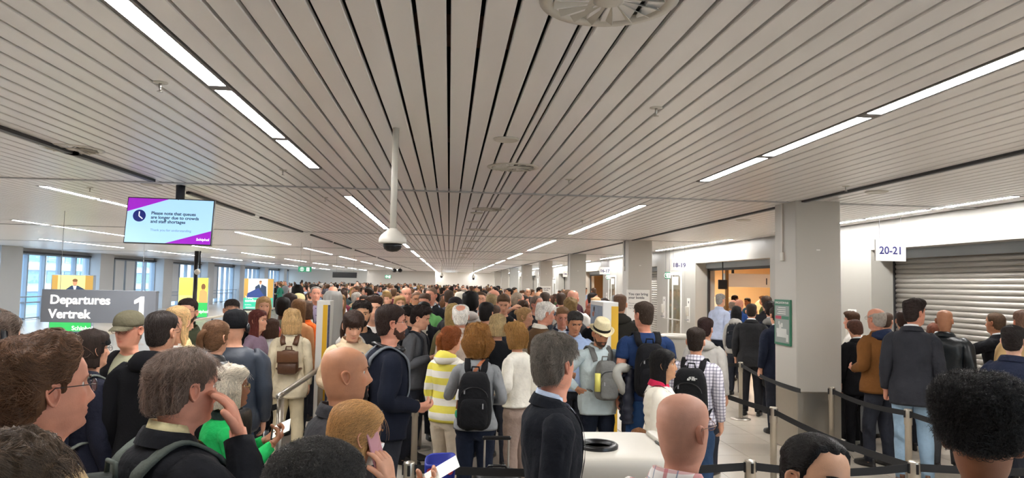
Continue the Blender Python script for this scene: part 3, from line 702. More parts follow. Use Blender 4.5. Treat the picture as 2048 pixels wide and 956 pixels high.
def hair_shell(b, h, lod):
    z = head_rows(lod); z = z[z > -.03]; N = (64, 40, 32)[lod]
    P, a, _ = head_grid(z, N, 1.0 if b.fem else 0.0, 1.0)
    phi = np.abs(np.arctan2(P[..., 0], P[..., 1])); Z = P[..., 2]
    L = np.array(LINES[h.line]); zl = np.interp(phi, L[:, 0], L[:, 1])
    S = smooth01((Z - zl) / (.010 if lod == 0 else .016))
    if h.bald == 'top': S = S * (1 - smooth01((Z - np.interp(phi, [0, 1.2, 1.7, 2.6, 3.15], [.11, .135, .155, .172, .180])) / .012))
    if h.bald == 'crown': S = S * smooth01((np.hypot(P[..., 0] / .9, (P[..., 1] + .045)) - .046 + (Z < .15) * 9) / .03)
    tb = smooth01((Z - .14) / .06); bk = smooth01((phi - 1.5) / .8)
    T = (h.side * (1 - bk) + h.back * bk) * (1 - tb) + h.top * tb
    if h.front: T = T + h.front * np.exp(-((P[..., 1] - .06) / .03) ** 2) * tb
    q = np.stack([np.cos(phi) * h.freq * .35, P[..., 0] * 40, P[..., 1] * 40 + Z * 12], -1).reshape(-1, 3) * (h.freq / 14)
    nz = (vnoise(q + b.seed) + .5 * vnoise(q * 2.3 + b.seed)).reshape(T.shape)
    T = T * (1 + h.amp * nz)
    D = np.stack([P[..., 0], P[..., 1] + .005, np.where(Z > .1, (Z - .1) * .9, 0)], -1); D /= np.linalg.norm(D, axis=-1, keepdims=True) + 1e-9
    G = P + D * (T * S - .005 * (1 - S))[..., None]
    return G, S, D, P

def curtain(b, h, lod):
    n = (57, 41, 21)[lod]; m_ = (26, 18, 9)[lod]; a = np.linspace(PI / 2 + h.phi0, PI * 2.5 - h.phi0, n); zs = np.linspace(.185, h.long, m_)
    G = np.zeros((m_, n, 3)); Gi = np.zeros((m_, n, 3))
    for i, z in enumerate(zs):
        zz = max(z, .07); t = h.side * .9 + h.width * smooth01((.19 - z) / .1)
        hw = ht(zz, 1) + t; bk = -ht(zz, 3) + t * 1.05; fr = .055 + t * .4
        u = smooth01((.05 - z) / .12); hw *= 1 - .05 * u - (.28 * smooth01((.07 - z) / .10) if h.curly else 0); bk *= 1 - (.20 * smooth01((.07 - z) / .10) if h.curly else 0); bk *= 1 - .10 * u * (0 if h.long > -.05 else 1)
        nz = 1 + h.amp * .16 * vnoise(np.stack([np.cos(a) * 9, np.sin(a) * 9, np.full(n, z * 10)], -1) + b.seed) * (2.0 if h.curly else 1)
        jag = 0 if i < m_ - 1 else .012 * vnoise(np.stack([a * 9, a * 0, a * 0], -1) + b.seed)
        G[i] = np.stack([hw * np.cos(a) * nz, np.where(np.sin(a) > 0, fr, bk) * np.sin(a) * nz, z + 0 * a + jag], -1)
        th = .010 + .012 * smooth01((.1 - z) / .1); Gi[i] = G[i] * np.array([1, 1, 1]) - np.stack([np.cos(a), np.sin(a), 0 * a], -1) * th
    return G, Gi

def make_hair(b, h, lod, parent, color, strands=None, name='hair'):
    G, S, D, P = hair_shell(b, h, lod); mb = MB(); r, N = G.shape[:2]
    f = grid_faces(r, N); sv = S.ravel(); f = f[(sv[f] > 0.001).any(1)]
    W = head_frame(G, b).reshape(-1, 3); mb.add(W, f)
    mb.add(head_frame(G[-1], b), np.array([list(range(N))]))
    C = None
    if h.long is not None:
        C, Ci = curtain(b, h, lod); m_, n = C.shape[:2]
        ringg = np.concatenate([C, Ci[:, ::-1]], 1); mb.loft(head_frame(ringg, b))
    if h.tail:
        nz = 22 if lod < 2 else 8; t = np.linspace(0, 1, nz)
        pts = np.array(catmull([(0, -.085, .15), (0, -.135, .155), (0, -.165, .10), (.004, -.150, .0), (.008, -.135, -.13 if h.tail == 1 else -.22)], nz))
        if b.tailside: pts[:, 0] += b.tailside * smooth01(t * 1.4); pts[:, 1] += abs(b.tailside) * smooth01(t * 1.4) * .9
        rad = np.interp(t, [0, .08, .3, .7, 1], [.013, .016, .026, .026, .006]) * (1.0 if h.tail == 1 else 1.35) * (1 + h.amp * .25 * np.sin(np.arange(nz) * 1.7))
        mb.tube(head_frame(pts, b), rad, 14 if lod < 2 else 7)
    if h.bun:
        c = np.array([0, -.115, .165]) if h.bun == 1 else np.array([0, -.12, .11]); k0 = mb.n
        mb.ball(head_frame(c, b), (.036, .034, .034), 16, 10); mb.v[-1] = mb.v[-1] + .006 * vnoise(mb.v[-1] * 60)[:, None]
    o = mb.build(name, M_HAIR, parent, color=color, smooth=True)
    if strands: make_strands(b, h, G, S, C, o, color, strands)
    return o

def make_strands(b, h, G, S, C, parent, color, spec):
    """real hair curves combed over the hair shell"""
    cnt, length, radius, lift = spec; K = 9; out = []
    z = G[:, 0, 2]; N = G.shape[1]
    hwz, frz, bkz = ht(z, 1), ht(z, 2), -ht(z, 3)
    def lookup(grid_a, zz):
        ri = np.interp(zz, z, np.arange(len(z))); i = np.clip(ri.astype(int), 0, len(z) - 2); fr = (ri - i)[:, None]
        cj = (grid_a / (2 * PI) * N) % N; j = cj.astype(int) % N; fc = (cj - np.floor(cj))[:, None]; j2 = (j + 1) % N
        return (G[i, j] * (1 - fc) + G[i, j2] * fc) * (1 - fr) + (G[i + 1, j] * (1 - fc) + G[i + 1, j2] * fc) * fr, S[i, j] * (1 - fr[:, 0]) + S[i + 1, j] * fr[:, 0]
    ang_tab = np.unwrap(np.arctan2(G[len(z) // 2, :, 1], G[len(z) // 2, :, 0])); # true angle of each column
    def col_of(x, y):
        t = np.arctan2(y, x); t = np.where(t < ang_tab[0], t + 2 * PI, t)
        return np.interp(t, np.concatenate([ang_tab, [ang_tab[0] + 2 * PI]]), np.arange(N + 1)) / N * 2 * PI
    # roots spread over the shell by area
    n1 = cnt if C is None else int(cnt * .45)
    u = rng.random(n1 * 5); zz = np.interp(u, [0, .45, 1], [.01, .165, z[-1]]); aa = rng.random(n1 * 5) * 2 * PI
    p, s = lookup(aa, zz); p = p[s > .55][:n1]
    v = np.array(h.sweep, float); v /= np.linalg.norm(v); step = length / (K - 1); path = [p]; ph = rng.random((len(p), 1)) * 2 * PI; ln = rng.uniform(.5, 1.2, (len(p), 1))
    jit = rng.normal(0, .35, (len(p), 3))
    stand = h.curly >= 1.0
    if stand:
        n_ = p / np.array([.076, .10, .10]) ** 2 - np.array([0, 0, .11]) / .10 ** 2; n_[:, 2] = np.maximum(n_[:, 2], -.2 * np.abs(n_[:, 0]) - .2 * np.abs(n_[:, 1])); n_ /= np.linalg.norm(n_, axis=1, keepdims=True)
        e1 = np.cross(n_, rng.normal(0, 1, n_.shape)); e1 /= np.linalg.norm(e1, axis=1, keepdims=True) + 1e-9; e2 = np.cross(n_, e1); rr = .0055 * h.curly
        for q in range(1, K):
            t = q / (K - 1); cur = p + n_ * (lift * t * (.5 + .8 * np.sin(ph) ** 2) - .004 * (1 - t)) + rr * ((np.cos(ph + t * 7.5) - np.cos(ph)) * e1 + (np.sin(ph + t * 7.5) - np.sin(ph)) * e2) * ln; path.append(cur)
    for q in range(0 if stand else K - 1):
        n_ = p / np.array([.076, .10, .10]) ** 2 - np.array([0, 0, .11]) / .10 ** 2 * np.array([0, 0, 1]); n_ /= np.linalg.norm(n_, axis=1, keepdims=True)
        d = v[None] + jit + np.stack([p[:, 0] * 3, p[:, 1] * 3 if abs(v[1]) < .5 else 0 * p[:, 1], 0 * p[:, 0]], -1)
        d = d - (d * n_).sum(1, keepdims=True) * n_; d /= np.linalg.norm(d, axis=1, keepdims=True) + 1e-9
        p = p + d * step * ln
        zc = np.clip(p[:, 2], z[0], z[-1]); sp, sv = lookup(col_of(p[:, 0], p[:, 1]), zc)
        keep = (sv > .3)[:, None]; surf = np.where(keep, sp, p)
        p = p * .25 + surf * .75
        e2 = np.cross(d, n_); t = (q + 1) / (K - 1)
        cur = p + n_ * (lift * t * (.4 + .6 * np.sin(ph) ** 2) + .0012)
        if h.curly: w = .006 * h.curly; cur = cur + w * (np.cos(ph + q * 2.1) * n_ + np.sin(ph + q * 2.1) * e2)
        else: cur = cur + .0016 * np.sin(ph + q * 1.1) * e2
        path.append(cur)
    A0 = np.stack(path, 1)
    if h.line in ('short', 'high', 'fade') and not stand:   # hair is combed round the ears
        A0 = A0[~((np.abs(A0[..., 0]) > .055) & (A0[..., 1] > -.036) & (A0[..., 1] < .05) & (A0[..., 2] < .132) & (A0[..., 2] > .04)).any(1)]
        A0 = A0[A0[..., 2].min(1) > .012]
    out.append(A0)
    if C is not None:
        n2 = cnt - n1; m_, n = C.shape[:2]; c = rng.random(n2) * (n - 1.001); t0 = rng.random(n2) * .55 * (m_ - 1); lnr = rng.uniform(.35, .6, n2) * (m_ - 1); ph = rng.random(n2) * 2 * PI; L = []
        for q in range(K):
            rr = np.clip(t0 + lnr * q / (K - 1), 0, m_ - 1.001); i = rr.astype(int); fr = (rr - i)[:, None]; j = c.astype(int); fc = (c - j)[:, None]
            pt = (C[i, j] * (1 - fc) + C[i, j + 1] * fc) * (1 - fr) + (C[i + 1, j] * (1 - fc) + C[i + 1, j + 1] * fc) * fr
            d = pt * (1, 1, 0); d /= np.linalg.norm(d, axis=1, keepdims=True) + 1e-9
            e = np.stack([-d[:, 1], d[:, 0], 0 * d[:, 0]], -1); amp = (.012 * h.curly + .0015)
            pt = pt + d * (.001 + lift * .5 * np.sin(ph + q)[:, None] ** 2) + amp * (np.sin(ph + q * (2.2 if h.curly else .7))[:, None] * e + (np.cos(ph * 1.3 + q * 2.2)[:, None] * d * (1 if h.curly else 0)))
            L.append(pt)
        out.append(np.stack(L, 1))
    A = head_frame(np.concatenate(out).reshape(-1, 3), b).reshape(-1, K, 3)
    A = A[np.isfinite(A).all((1, 2))]
    hc = bpy.data.hair_curves.new('hair_strands'); hc.add_curves([K] * len(A))
    hc.attributes['position'].data.foreach_set('vector', A.ravel().astype(np.float32))
    rad = hc.attributes.new('radius', 'FLOAT', 'POINT') if 'radius' not in hc.attributes else hc.attributes['radius']
    rad.data.foreach_set('value', (np.tile(np.linspace(1, .35, K), len(A)) * radius).astype(np.float32))
    hc.materials.append(M_STRAND)
    o = bpy.data.objects.new('hair_strands', hc); COL.objects.link(o); o.parent = parent; o.color = lin(color) if isinstance(color, str) else color
    return o

def make_beard(b, lod, parent, color, full=1.0, goatee=False):
    z = head_rows(lod); z = z[(z > -.03) & (z < .11)]; N = (64, 40, 32)[lod]; P, a, _ = head_grid(z, N, 0, b.jaw)
    phi = np.abs(np.arctan2(P[..., 0], P[..., 1])); Z = P[..., 2]
    up = np.interp(phi, [0, .2, .45, .8, 1.2, 1.45], [.064, .066, .060, .050, .075, .11]); lowz = np.interp(phi, [0, .8, 1.3], [-.018, -.004, .03])
    S = smooth01((up - Z) / .008) * smooth01((Z - lowz) / .008) * smooth01((1.46 - phi) / .06)
    S = S * (1 - np.exp(-((P[..., 0]) / .021) ** 4 - ((Z - .043) / .010) ** 4))
    if goatee: S = S * smooth01((.42 - phi) / .08)
    D = P.copy(); D[..., 2] = (Z - .05) * .8; D /= np.linalg.norm(D, axis=-1, keepdims=True)
    nz = vnoise(P.reshape(-1, 3) * 160).reshape(Z.shape)
    G = P + D * (.005 * full * S * (1 + .4 * nz) - .004 * (1 - S))[..., None]
    f = grid_faces(len(z), N); f = f[(S.ravel()[f] > .01).any(1)]
    mb = MB(); mb.add(head_frame(G, b).reshape(-1, 3), f); return mb.build('beard', M_HAIR, parent, color=color, smooth=True)

M_EYE = mat('eye_white', 'd9d4cc', rough=0.25); M_IRIS = mat('iris', '2b1d14', rough=0.15)
def make_eyes(b, parent, lod, brow='33241a'):
    for q in (-1, 1):
        c = np.array([q * .0315, .0695, .1205]); mb = MB(); n = 12; rows = []
        for t in np.linspace(PI / 2, -PI / 2, 9):
            rows.append([c + .0125 * np.array([math.cos(t) * math.cos(p), math.sin(t), math.cos(t) * math.sin(p)]) for p in np.arange(n) * 2 * PI / n])
        R = head_frame(np.array(rows), b); f = grid_faces(9, n).reshape(8, n, 4)
        mb.add(R.reshape(-1, 3), f[2:].reshape(-1, 4)[:, ::-1], mi=0); mb.add(R.reshape(-1, 3), f[:2].reshape(-1, 4)[:, ::-1], mi=1)
        mb.build('eye', [M_EYE, M_IRIS], parent, smooth=True)
        x = np.linspace(.012, .050, 9) * q; zb = .1385 + .0045 * np.sin(np.linspace(.5, 2.5, 9)); yb = .0975 - (np.abs(x) / .0765) ** 2 * .030 + .0045
        mb = MB(); mb.strip(head_frame(np.stack([x, yb, zb], -1), b), np.linspace(.0062, .0036, 9), .004, side=turn_head(np.array([0, 0, 2.0]), b) - turn_head(np.array([0, 0, 1.9]), b)); mb.build('eyebrow', M_HAIR, parent, color=brow, smooth=True)

# ---- worn things
def make_glasses(b, parent, color='20201f', r=.021, thin=.0013):
    mb = MB(); root = None
    fy = .1065
    for q in (-1, 1):
        a = np.arange(21) * 2 * PI / 20; pts = np.stack([q * .0325 + r * 1.12 * np.cos(a), fy - .10 * (np.cos(a) * q * r) * .6 + 0 * a, .1165 + r * .82 * np.sin(a)], -1)
        mb.tube(head_frame(pts, b), thin, 6, cap=False)
        mb.tube(head_frame(np.array([(q * .0555, fy - .004, .122), (q * .074, fy - .02, .124), (q * .0815, .06, .124), (q * .0815, -.002, .122), (q * .08, -.016, .108)]), b), thin * 1.1, 6)
    mb.tube(head_frame(np.array([(-.0095, fy, .121), (0, fy + .003, .124), (.0095, fy, .121)]), b), thin, 6)
    o = mb.build('glasses', M_PLASTIC, parent, color=color, smooth=True)
    for q in (-1, 1):
        ml = MB(); a = np.arange(16) * 2 * PI / 16; P = np.stack([q * .0325 + r * 1.1 * np.cos(a), fy - .06 * (np.cos(a) * q * r), .1165 + r * .8 * np.sin(a)], -1)
        ml.loft(np.stack([head_frame(P, b), head_frame(P - (0, .001, 0), b)])); ml.build('lens', M_LENS, o, smooth=False)
    return o
def make_headphones(b, parent, color='17171a', neck=False, band=.105):
    mb = MB(); a = np.linspace(-.25, PI + .25, 18)
    if neck: P = np.stack([.085 * np.cos(a + PI), -.02 + .085 * np.sin(a + PI) * -1 * -1, 1.475 + 0 * a], -1); P = np.stack([.088 * np.cos(a), -.015 - .085 * np.sin(a), 1.468 + .03 * np.sin(a)], -1)
    else: P = head_frame(np.stack([(.098) * np.cos(a), -.01 + 0 * a, .10 + .152 * np.sin(a)], -1), b)
    mb.strip(P, .026, .010, side=(0, 1, 0)); o = mb.build('headphones', M_PLASTIC, parent, color=color, smooth=True)
    for q in (-1, 1):
        m2 = MB(); c = np.array([q * .092, .075, 1.455]) if neck else head_frame(np.array([q * .096, -.008, .10]), b)
        m2.ball(c, (.020, .034, .04) if not neck else (.032, .034, .026), 14, 9); m2.build('ear_cup', M_PLASTIC, o, color=color, smooth=True)
    return o
def make_cap(b, parent, color, kind='cap', lod=1):
    z = np.array([.135, .145, .16, .178, .195, .21, .222, .231, .237, .239]); N = 32
    src = np.array([.135, .145, .16, .174, .19, .204, .215, .2225, .2268, .2284]); P, a, _ = head_grid(src, 32)
    D = P.copy(); D[..., 2] = np.maximum(0, (P[..., 2] - .1)); D /= np.linalg.norm(D, axis=-1, keepdims=True); G = P + D * (.016 if kind == 'cap' else .024)
    if kind == 'beanie':
        src = np.linspace(.10, .2284, 12); P, a, _ = head_grid(src, 32); D = P.copy(); D[..., 2] = np.maximum(0, (P[..., 2] - .1)); D /= np.linalg.norm(D, axis=-1, keepdims=True); G = P + D * np.interp(src, [.1, .13, .2, .2284], [.016, .022, .03, .028])[:, None, None]
    G[0] -= D[0] * .006
    mb = MB(); mb.loft(head_frame(G, b), cap=True); o = mb.build(kind, M_CLOTH, parent, color=color, smooth=True)
    if kind == 'cap':
        m2 = MB(); rows = []; sg = -1 if b.capback else 1
        for u in np.linspace(0, 1, 6):
            rows.append([(math.sin(t) * (.080 - .012 * u), sg * (math.cos(t) * .1 * (1 + .80 * u) * (1 if True else 0) + .012), .150 - .018 * u - .012 * math.sin(t) ** 2) for t in np.linspace(-1.15, 1.15, 15)])
        R = np.array(rows); R2 = R - (0, 0, .005)
        f = grid_faces(6, 15, False); m2.add(head_frame(R, b).reshape(-1, 3), f); m2.add(head_frame(R2, b).reshape(-1, 3), f[:, ::-1]); m2.build('cap_peak', M_CLOTH, o, color=color, smooth=True)
    return o
def make_fedora(b, parent, color='d9cda6', band='1c1a1b'):
    P0, a, _ = head_grid(np.array([.160]), 40); P0 = P0[0]
    def rg(z, k, e=0, dip=0): return np.stack([P0[:, 0] * k * (1 - .0 * e), P0[:, 1] * k, z + dip * np.abs(np.cos(np.arange(40) * 2 * PI / 40)) - e * np.sin(np.arange(40) * 2 * PI / 40) ** 2], -1)
    brim = [rg(.165, 1.10), rg(.160, 1.32, .004, .004), rg(.158, 1.52, .010, .012), rg(.162, 1.62, .014, .022), rg(.158, 1.62, .014, .022), rg(.153, 1.50, .010, .010), rg(.156, 1.05)]
    crown = [rg(.158, 1.12), rg(.20, 1.10), rg(.235, 1.03), rg(.262, .94), rg(.272, .84), rg(.268, .6), rg(.258, .3), rg(.255, .05)]
    mb = MB(); mb.loft(head_frame(np.array(brim), b), cap=False); mb.loft(head_frame(np.array(crown), b), cap=True); o = mb.build('fedora', mat('straw', objcol=True, rough=.85, var=.12, vscale=90, bump=(220, .5, .003)), parent, color=color, smooth=True)
    m2 = MB(); m2.loft(head_frame(np.array([rg(.166, 1.125), rg(.172, 1.145), rg(.188, 1.142), rg(.194, 1.12)]), b), cap=False); m2.build('hat_band', M_CLOTH, o, color=band, smooth=True)
    return o
def make_mask(b, parent, color, chin=False):
    z = np.linspace(-.004, .088, 9) - (.055 if chin else 0); P, a, _ = head_grid(np.clip(z, -.03, .2), 40); P[..., 2] = z[:, None]
    sel = np.where(np.abs(np.arctan2(P[4, :, 0], P[4, :, 1])) < .95)[0]
    sel = sel[np.argsort(np.arctan2(P[4, sel, 0], P[4, sel, 1]))]; Q = P[:, sel]; Q = Q + np.stack([0 * Q[..., 0], .010 + .012 * np.exp(-(Q[..., 0] / .03) ** 2), 0 * Q[..., 0]], -1) * np.interp(np.abs(Q[..., 0]), [0, .05, .07], [1, .7, .5])[..., None]
    Q[..., 1] = np.minimum(Q[..., 1], .128); Q[0, :, 1] -= .01
    mb = MB(); f = grid_faces(9, len(sel), False); A = head_frame(Q, b).reshape(-1, 3); mb.add(A, f); mb.add(head_frame(Q - (0, .004, 0), b).reshape(-1, 3), f[:, ::-1])
    for q in (-1, 1): mb.tube(head_frame(np.array([(q * .062, .065, .07), (q * .078, .02, .10), (q * .082, -.012, .12)]) - ((0, 0, .05) if chin else (0, 0, 0)), b), .0015, 5)
    return mb.build('face_mask', M_CLOTH, parent, color=color, smooth=True)

SKINS = {'pale': 'e2b39a', 'fair': 'd8a184', 'pink': 'd3937a', 'tan': 'b98262', 'olive': 'c2926f', 'brown': '8a5a40', 'dark': '523427', 'black': '3b261d'}
PEOPLE = []
def person(label, x=None, y=None, depth=None, face=0, fem=False, hy=0, hp=0, ht_=0, w=1.0, belly=0.0, skin='fair', hair=None, haircol='3a2a1e', top='jacket', topcol='222227', topmat=None, topname=None, bot='2b2d35', botmat=None,
           L='down', R='down', lod=1, stance=None, beard=None, goatee=None, glasses=None, phones=None, cap=None, capcol='222222', mask=None, strands=None, collar=None, hood=False, shirt=None, lapel=False, shoes='1c1a19', eyes=True, jaw=1.0,
           stubble=0.0, scalp=0.0, brow=None, tailside=0.0, capback=False, openneck=0.0, group=None, headscale=1.0, at=None, height=None, amp=1.0, fedora=None, collarcol=None, minH=1.48, maxH=1.97, buttons=None, hairkw=None):
    b = Build(fem, w, belly); b.hy, b.hp, b.ht = math.radians(hy), math.radians(hp), math.radians(ht_); b.jaw, b.stubble, b.scalp, b.tailside, b.capback = jaw, stubble, scalp, tailside, capback
    b.seed = float(len(PEOPLE) * 3.17 % 50)
    stance = stance or [(random.uniform(0, .03), random.uniform(-.05, .06)), (random.uniform(0, .03), random.uniform(-.05, .06))]
    h = None
    if hair:
        kw = dict(HS[hair]); kw.update(hairkw or {}); h = Hair(hair, **kw)
    if at is None and 480 < x < 1250 and 4.5 < depth < 12.2: depth *= 1.14      # heads compared with the photograph
    thick = (h.top if h and h.bald != 'top' else 0.0) if not cap else .018
    if fedora: thick = .045
    if at is None:
        az = math.degrees(math.atan2(ray(x, 500)[0], ray(x, 500)[1])); th = face + az; nod_drop = .23 * (1 - math.cos(b.hp)); best = None
        for mul in (1, 1.04, .96, 1.08, .93, 1.12, 1.16, .9, 1.2):      # the same picture from a little nearer or farther, clear of the neighbours
            P = EYE + ray(x, y) * depth * mul; s0 = P[2] / (1.75 + thick * .9 - nod_drop * .6); s = min(max(s0, minH / 1.75), maxH / 1.75)
            dm = min([math.hypot(P[0] - q.root.location.x, P[1] - q.root.location.y) for q in PEOPLE] + [9])
            sc = min(dm, .43) - 5 * abs(s - s0) - .12 * abs(mul - 1)
            if best is None or sc > best[0] + 1e-6: best = (sc, P, s, s0)
            if dm > .43 and abs(s - s0) < .004: break
        _, P, s, s0 = best
        if abs(s - s0) > .004: print('HEIGHT', label[:40], round(s0 * 1.75, 2), '->', round(s * 1.75, 2))
        gx, gy = P[0], P[1]
        off = HEADY * s; gx -= math.sin(math.radians(th)) * off; gy -= math.cos(math.radians(th)) * off
    else: gx, gy, th = at; s = height / 1.75
    root = empty('person', (gx, gy, 0), -math.radians(th), s)
    tag(root, label, 'person', group); b.root = root; b.s = s
    sk = SKINS.get(skin, skin)
    body, hands = make_body(b, L, R, lod, sk, root, stance); b.hands = hands
    g = Garment(b, top); b.g = g; tm = topmat or {'puffer': M_PUFF, 'sweater': M_KNIT, 'hoodie': M_KNIT}.get(top, M_CLOTH)
    nm = topname or {'tshirt': 'tee_shirt', 'polo': 'polo_shirt', 'shirt': 'shirt', 'longshirt': 'shirt', 'sweater': 'sweater', 'hoodie': 'hooded_sweatshirt', 'blazer': 'blazer', 'jacket': 'jacket', 'puffer': 'padded_jacket', 'coat': 'coat', 'tank': 'sleeveless_top', 'cropped': 'short_jacket'}[top]
    gt = make_top(b, g, L, R, lod, root, nm, tm, topcol, amp, open_neck=openneck)
    tr = make_trousers(b, lod, root, botmat or M_DENIM, bot, stance); b.trousers = tr
    if lod < 2:
        for q in (1, -1): make_shoe(b, q, root, shoes, stance)
    cc = collarcol or topcol
    if collar is None: collar = top in ('polo', 'shirt', 'longshirt', 'blazer', 'jacket', 'coat')
    if collar and lod < 2: make_collar(b, g, gt, 'collar', tm if not collarcol else M_CLOTH, cc, h=.030 if top in ('blazer',) else .034, flare=.012, gap=.62 if top in ('blazer', 'jacket', 'coat') else .22, lod=lod)
    if shirt and lod < 2:
        gs = Garment(b, 'tshirt'); cs = make_collar(b, gs, root, 'shirt_collar', M_CLOTH, shirt, h=.036 if top == 'blazer' else .044, flare=.004, gap=.25, base=1.474, lod=lod)
        if lapel or top in ('blazer', 'jacket', 'coat'): conform_patch(b, g, root, 'shirt_front', M_CLOTH, shirt, lambda z: -.012 - .04 * smooth01((z - 1.08) / .3), lambda z: .012 + .04 * smooth01((z - 1.08) / .3), 1.08, 1.455, .006)
    if lapel and lod < 2:
        for q in (-1, 1): conform_patch(b, g, gt, 'lapel', tm, topcol, (lambda z, q=q: q * (.010 + .045 * smooth01((z - 1.08) / .3))), (lambda z, q=q: q * (.014 + .085 * smooth01((z - 1.06) / .26) - .035 * smooth01((z - 1.36) / .1))), 1.08, 1.46, .012)
    if buttons and lod < 2:
        for q in range(6):
            zb = 1.40 - q * .085; mb = MB(); mb.lathe([(.0, 0), (.007, 0), (.007, .003), (.0, .004)], n=10); v = mb.v[0]; mb.v[0] = np.stack([v[:, 0], g.front(0, zb, .004) + v[:, 2], zb + v[:, 1]], -1); mb.build('button', M_PLASTIC, gt, color=buttons)
    if hood and lod < 2: make_hood(b, g, gt, tm, topcol if hood is True else hood, lod)
    if h and strands is None and lod < 2 and depth is not None and depth < 8.2 and not cap and hair not in ('afro', 'curlytop', 'buzz'): strands = (1300, .05, .0007, .003)
    if h and not (cap in ('beanie',)): make_hair(b, h, lod, root, haircol, strands)
    if eyes and lod < 2: make_eyes(b, root, lod, brow or haircol)
    if beard: make_beard(b, lod, root, beard)
    if goatee: make_beard(b, lod, root, goatee, goatee=True)
    if glasses: make_glasses(b, root, glasses)
    if phones: make_headphones(b, root, phones[0], phones[1] if len(phones) > 1 else False)
    if cap: make_cap(b, root, capcol, cap, lod)
    if fedora: make_fedora(b, root, fedora)
    if mask: make_mask(b, root, mask[0], mask[1] if len(mask) > 1 else False)
    b.label = label; PEOPLE.append(b)
    return b
def on(b, p): # a point of a person's own space in the world
    s = b.s; rz = b.root.rotation_euler[2]; p = np.asarray(p, float) * s; c, sn = math.cos(rz), math.sin(rz); L = b.root.location
    return np.stack([p[..., 0] * c - p[..., 1] * sn + L[0], p[..., 0] * sn + p[..., 1] * c + L[1], p[..., 2] + L[2]], -1)
def thing_on(b, name, label, cat, c, group=None):
    """a top level thing carried by a person: its empty stands at c (person space) turned and scaled like the person"""
    w = on(b, np.array(c, float)); o = empty(name, tuple(w), b.root.rotation_euler[2], b.s); tag(o, label, cat, group); return o
# ------------------------------------------------------------------ the hall
XL, XR, YF, YB = -18.3, 6.8, 75.0, -9.0
BAY, COL0 = 8.286, 8.466
M_FLOOR = mat('floor_stone', 'b7ada0', rough=0.32, var=0.05, vscale=1.4, bump=(40, 0.03, 0.002))
M_TILE = mat('floor_tile', 'c0b6a8', rough=0.28, var=0.045, vscale=3.0, objcol=False)
M_SLAT = mat('ceiling_slat_paint', 'e9e6e4', rough=0.30, bump=(500, 0.04, 0.001), spec=0.55)
M_PLEN = mat('plenum_black', '0b0a0a', rough=0.95)
M_BEAM = mat('cross_trim', 'b9b9b9', rough=0.45)
M_DARKTR = mat('dark_track', '2a292b', rough=0.5)
M_PANELW = mat('wall_panel_white', 'aeaba3', rough=0.4, spec=0.5)
M_COLP = mat('column_laminate', 'bebab2', rough=0.55, bump=(700, 0.08, 0.001))
M_WALLF = mat('far_wall_paint', 'd2cec7', rough=0.7)
M_LAMP = mat('lamp_diffuser', 'ffffff', rough=0.4, emit=LAMP_COL, estr=LAMP)
M_LAMPH = mat('lamp_housing', '6f6b69', rough=0.5)
M_WHITEP = mat('white_plastic', 'c9c4b9', rough=0.35)
M_BLACKP = mat('black_plastic', '131315', rough=0.3)
M_GREYP = mat('grey_plastic', '8d8d8f', rough=0.45)
M_SHUT = mat('shutter_steel', 'a9a49c', rough=0.42, metal=0.35)
M_GREEN = mat('sign_green', '1f7d5b', rough=0.4, emit='1f8f62', estr=0.12)
M_WHITES = mat('sign_white', 'e9e7e2', rough=0.4)
M_PICT = mat('pictogram_white', 'f4f4f0', rough=0.4, emit='f4f4f0', estr=0.4)
M_NAVYT = mat('lettering_navy', '2a2a63', rough=0.5)
M_DARKT = mat('lettering_dark', '3a3a44', rough=0.5)
M_GLASS = glassy('window_glass', (0.93, 0.97, 1.0, 1))
M_ALU = mat('window_frame_paint', '98a6b4', rough=0.45)
M_PILL = mat('window_pillar_paint', 'bcbec0', rough=0.6)
M_BLIND = mat('blind_fabric', 'd0d4d8', rough=0.8)
M_BELT = mat('belt_webbing', '141416', rough=0.8, bump=(400, .2, .001))
M_YEL = mat('totem_yellow', 'e8b528', rough=0.4)
M_BLUEIMG = mat('totem_picture', '93a6bd', rough=0.4, var=0.25, vscale=5)

f = MB(); f.box((XL - .3, YB, -.06), (7.4, YF + 8, -.004)); structure(f.build('floor', M_FLOOR))
flo = bpy.data.objects['floor']
tm = MB(); tm.box((.003, .003, -.004), (.597, .597, 0), 0.0); tme = tm.mesh('floor_tile', M_TILE, smooth=False)
cnt = 0
for iy in range(24):
    for ix in range(12):
        px, py = -.6 + ix * .6, 3.6 + iy * .6
        if 4.2 < px + .3 < 4.9 and 8.4 < py + .3 < 9.1: continue
        o = bpy.data.objects.new('floor_tile', tme); COL.objects.link(o); o.parent = flo; o.location = (px, py, 0); cnt += 1
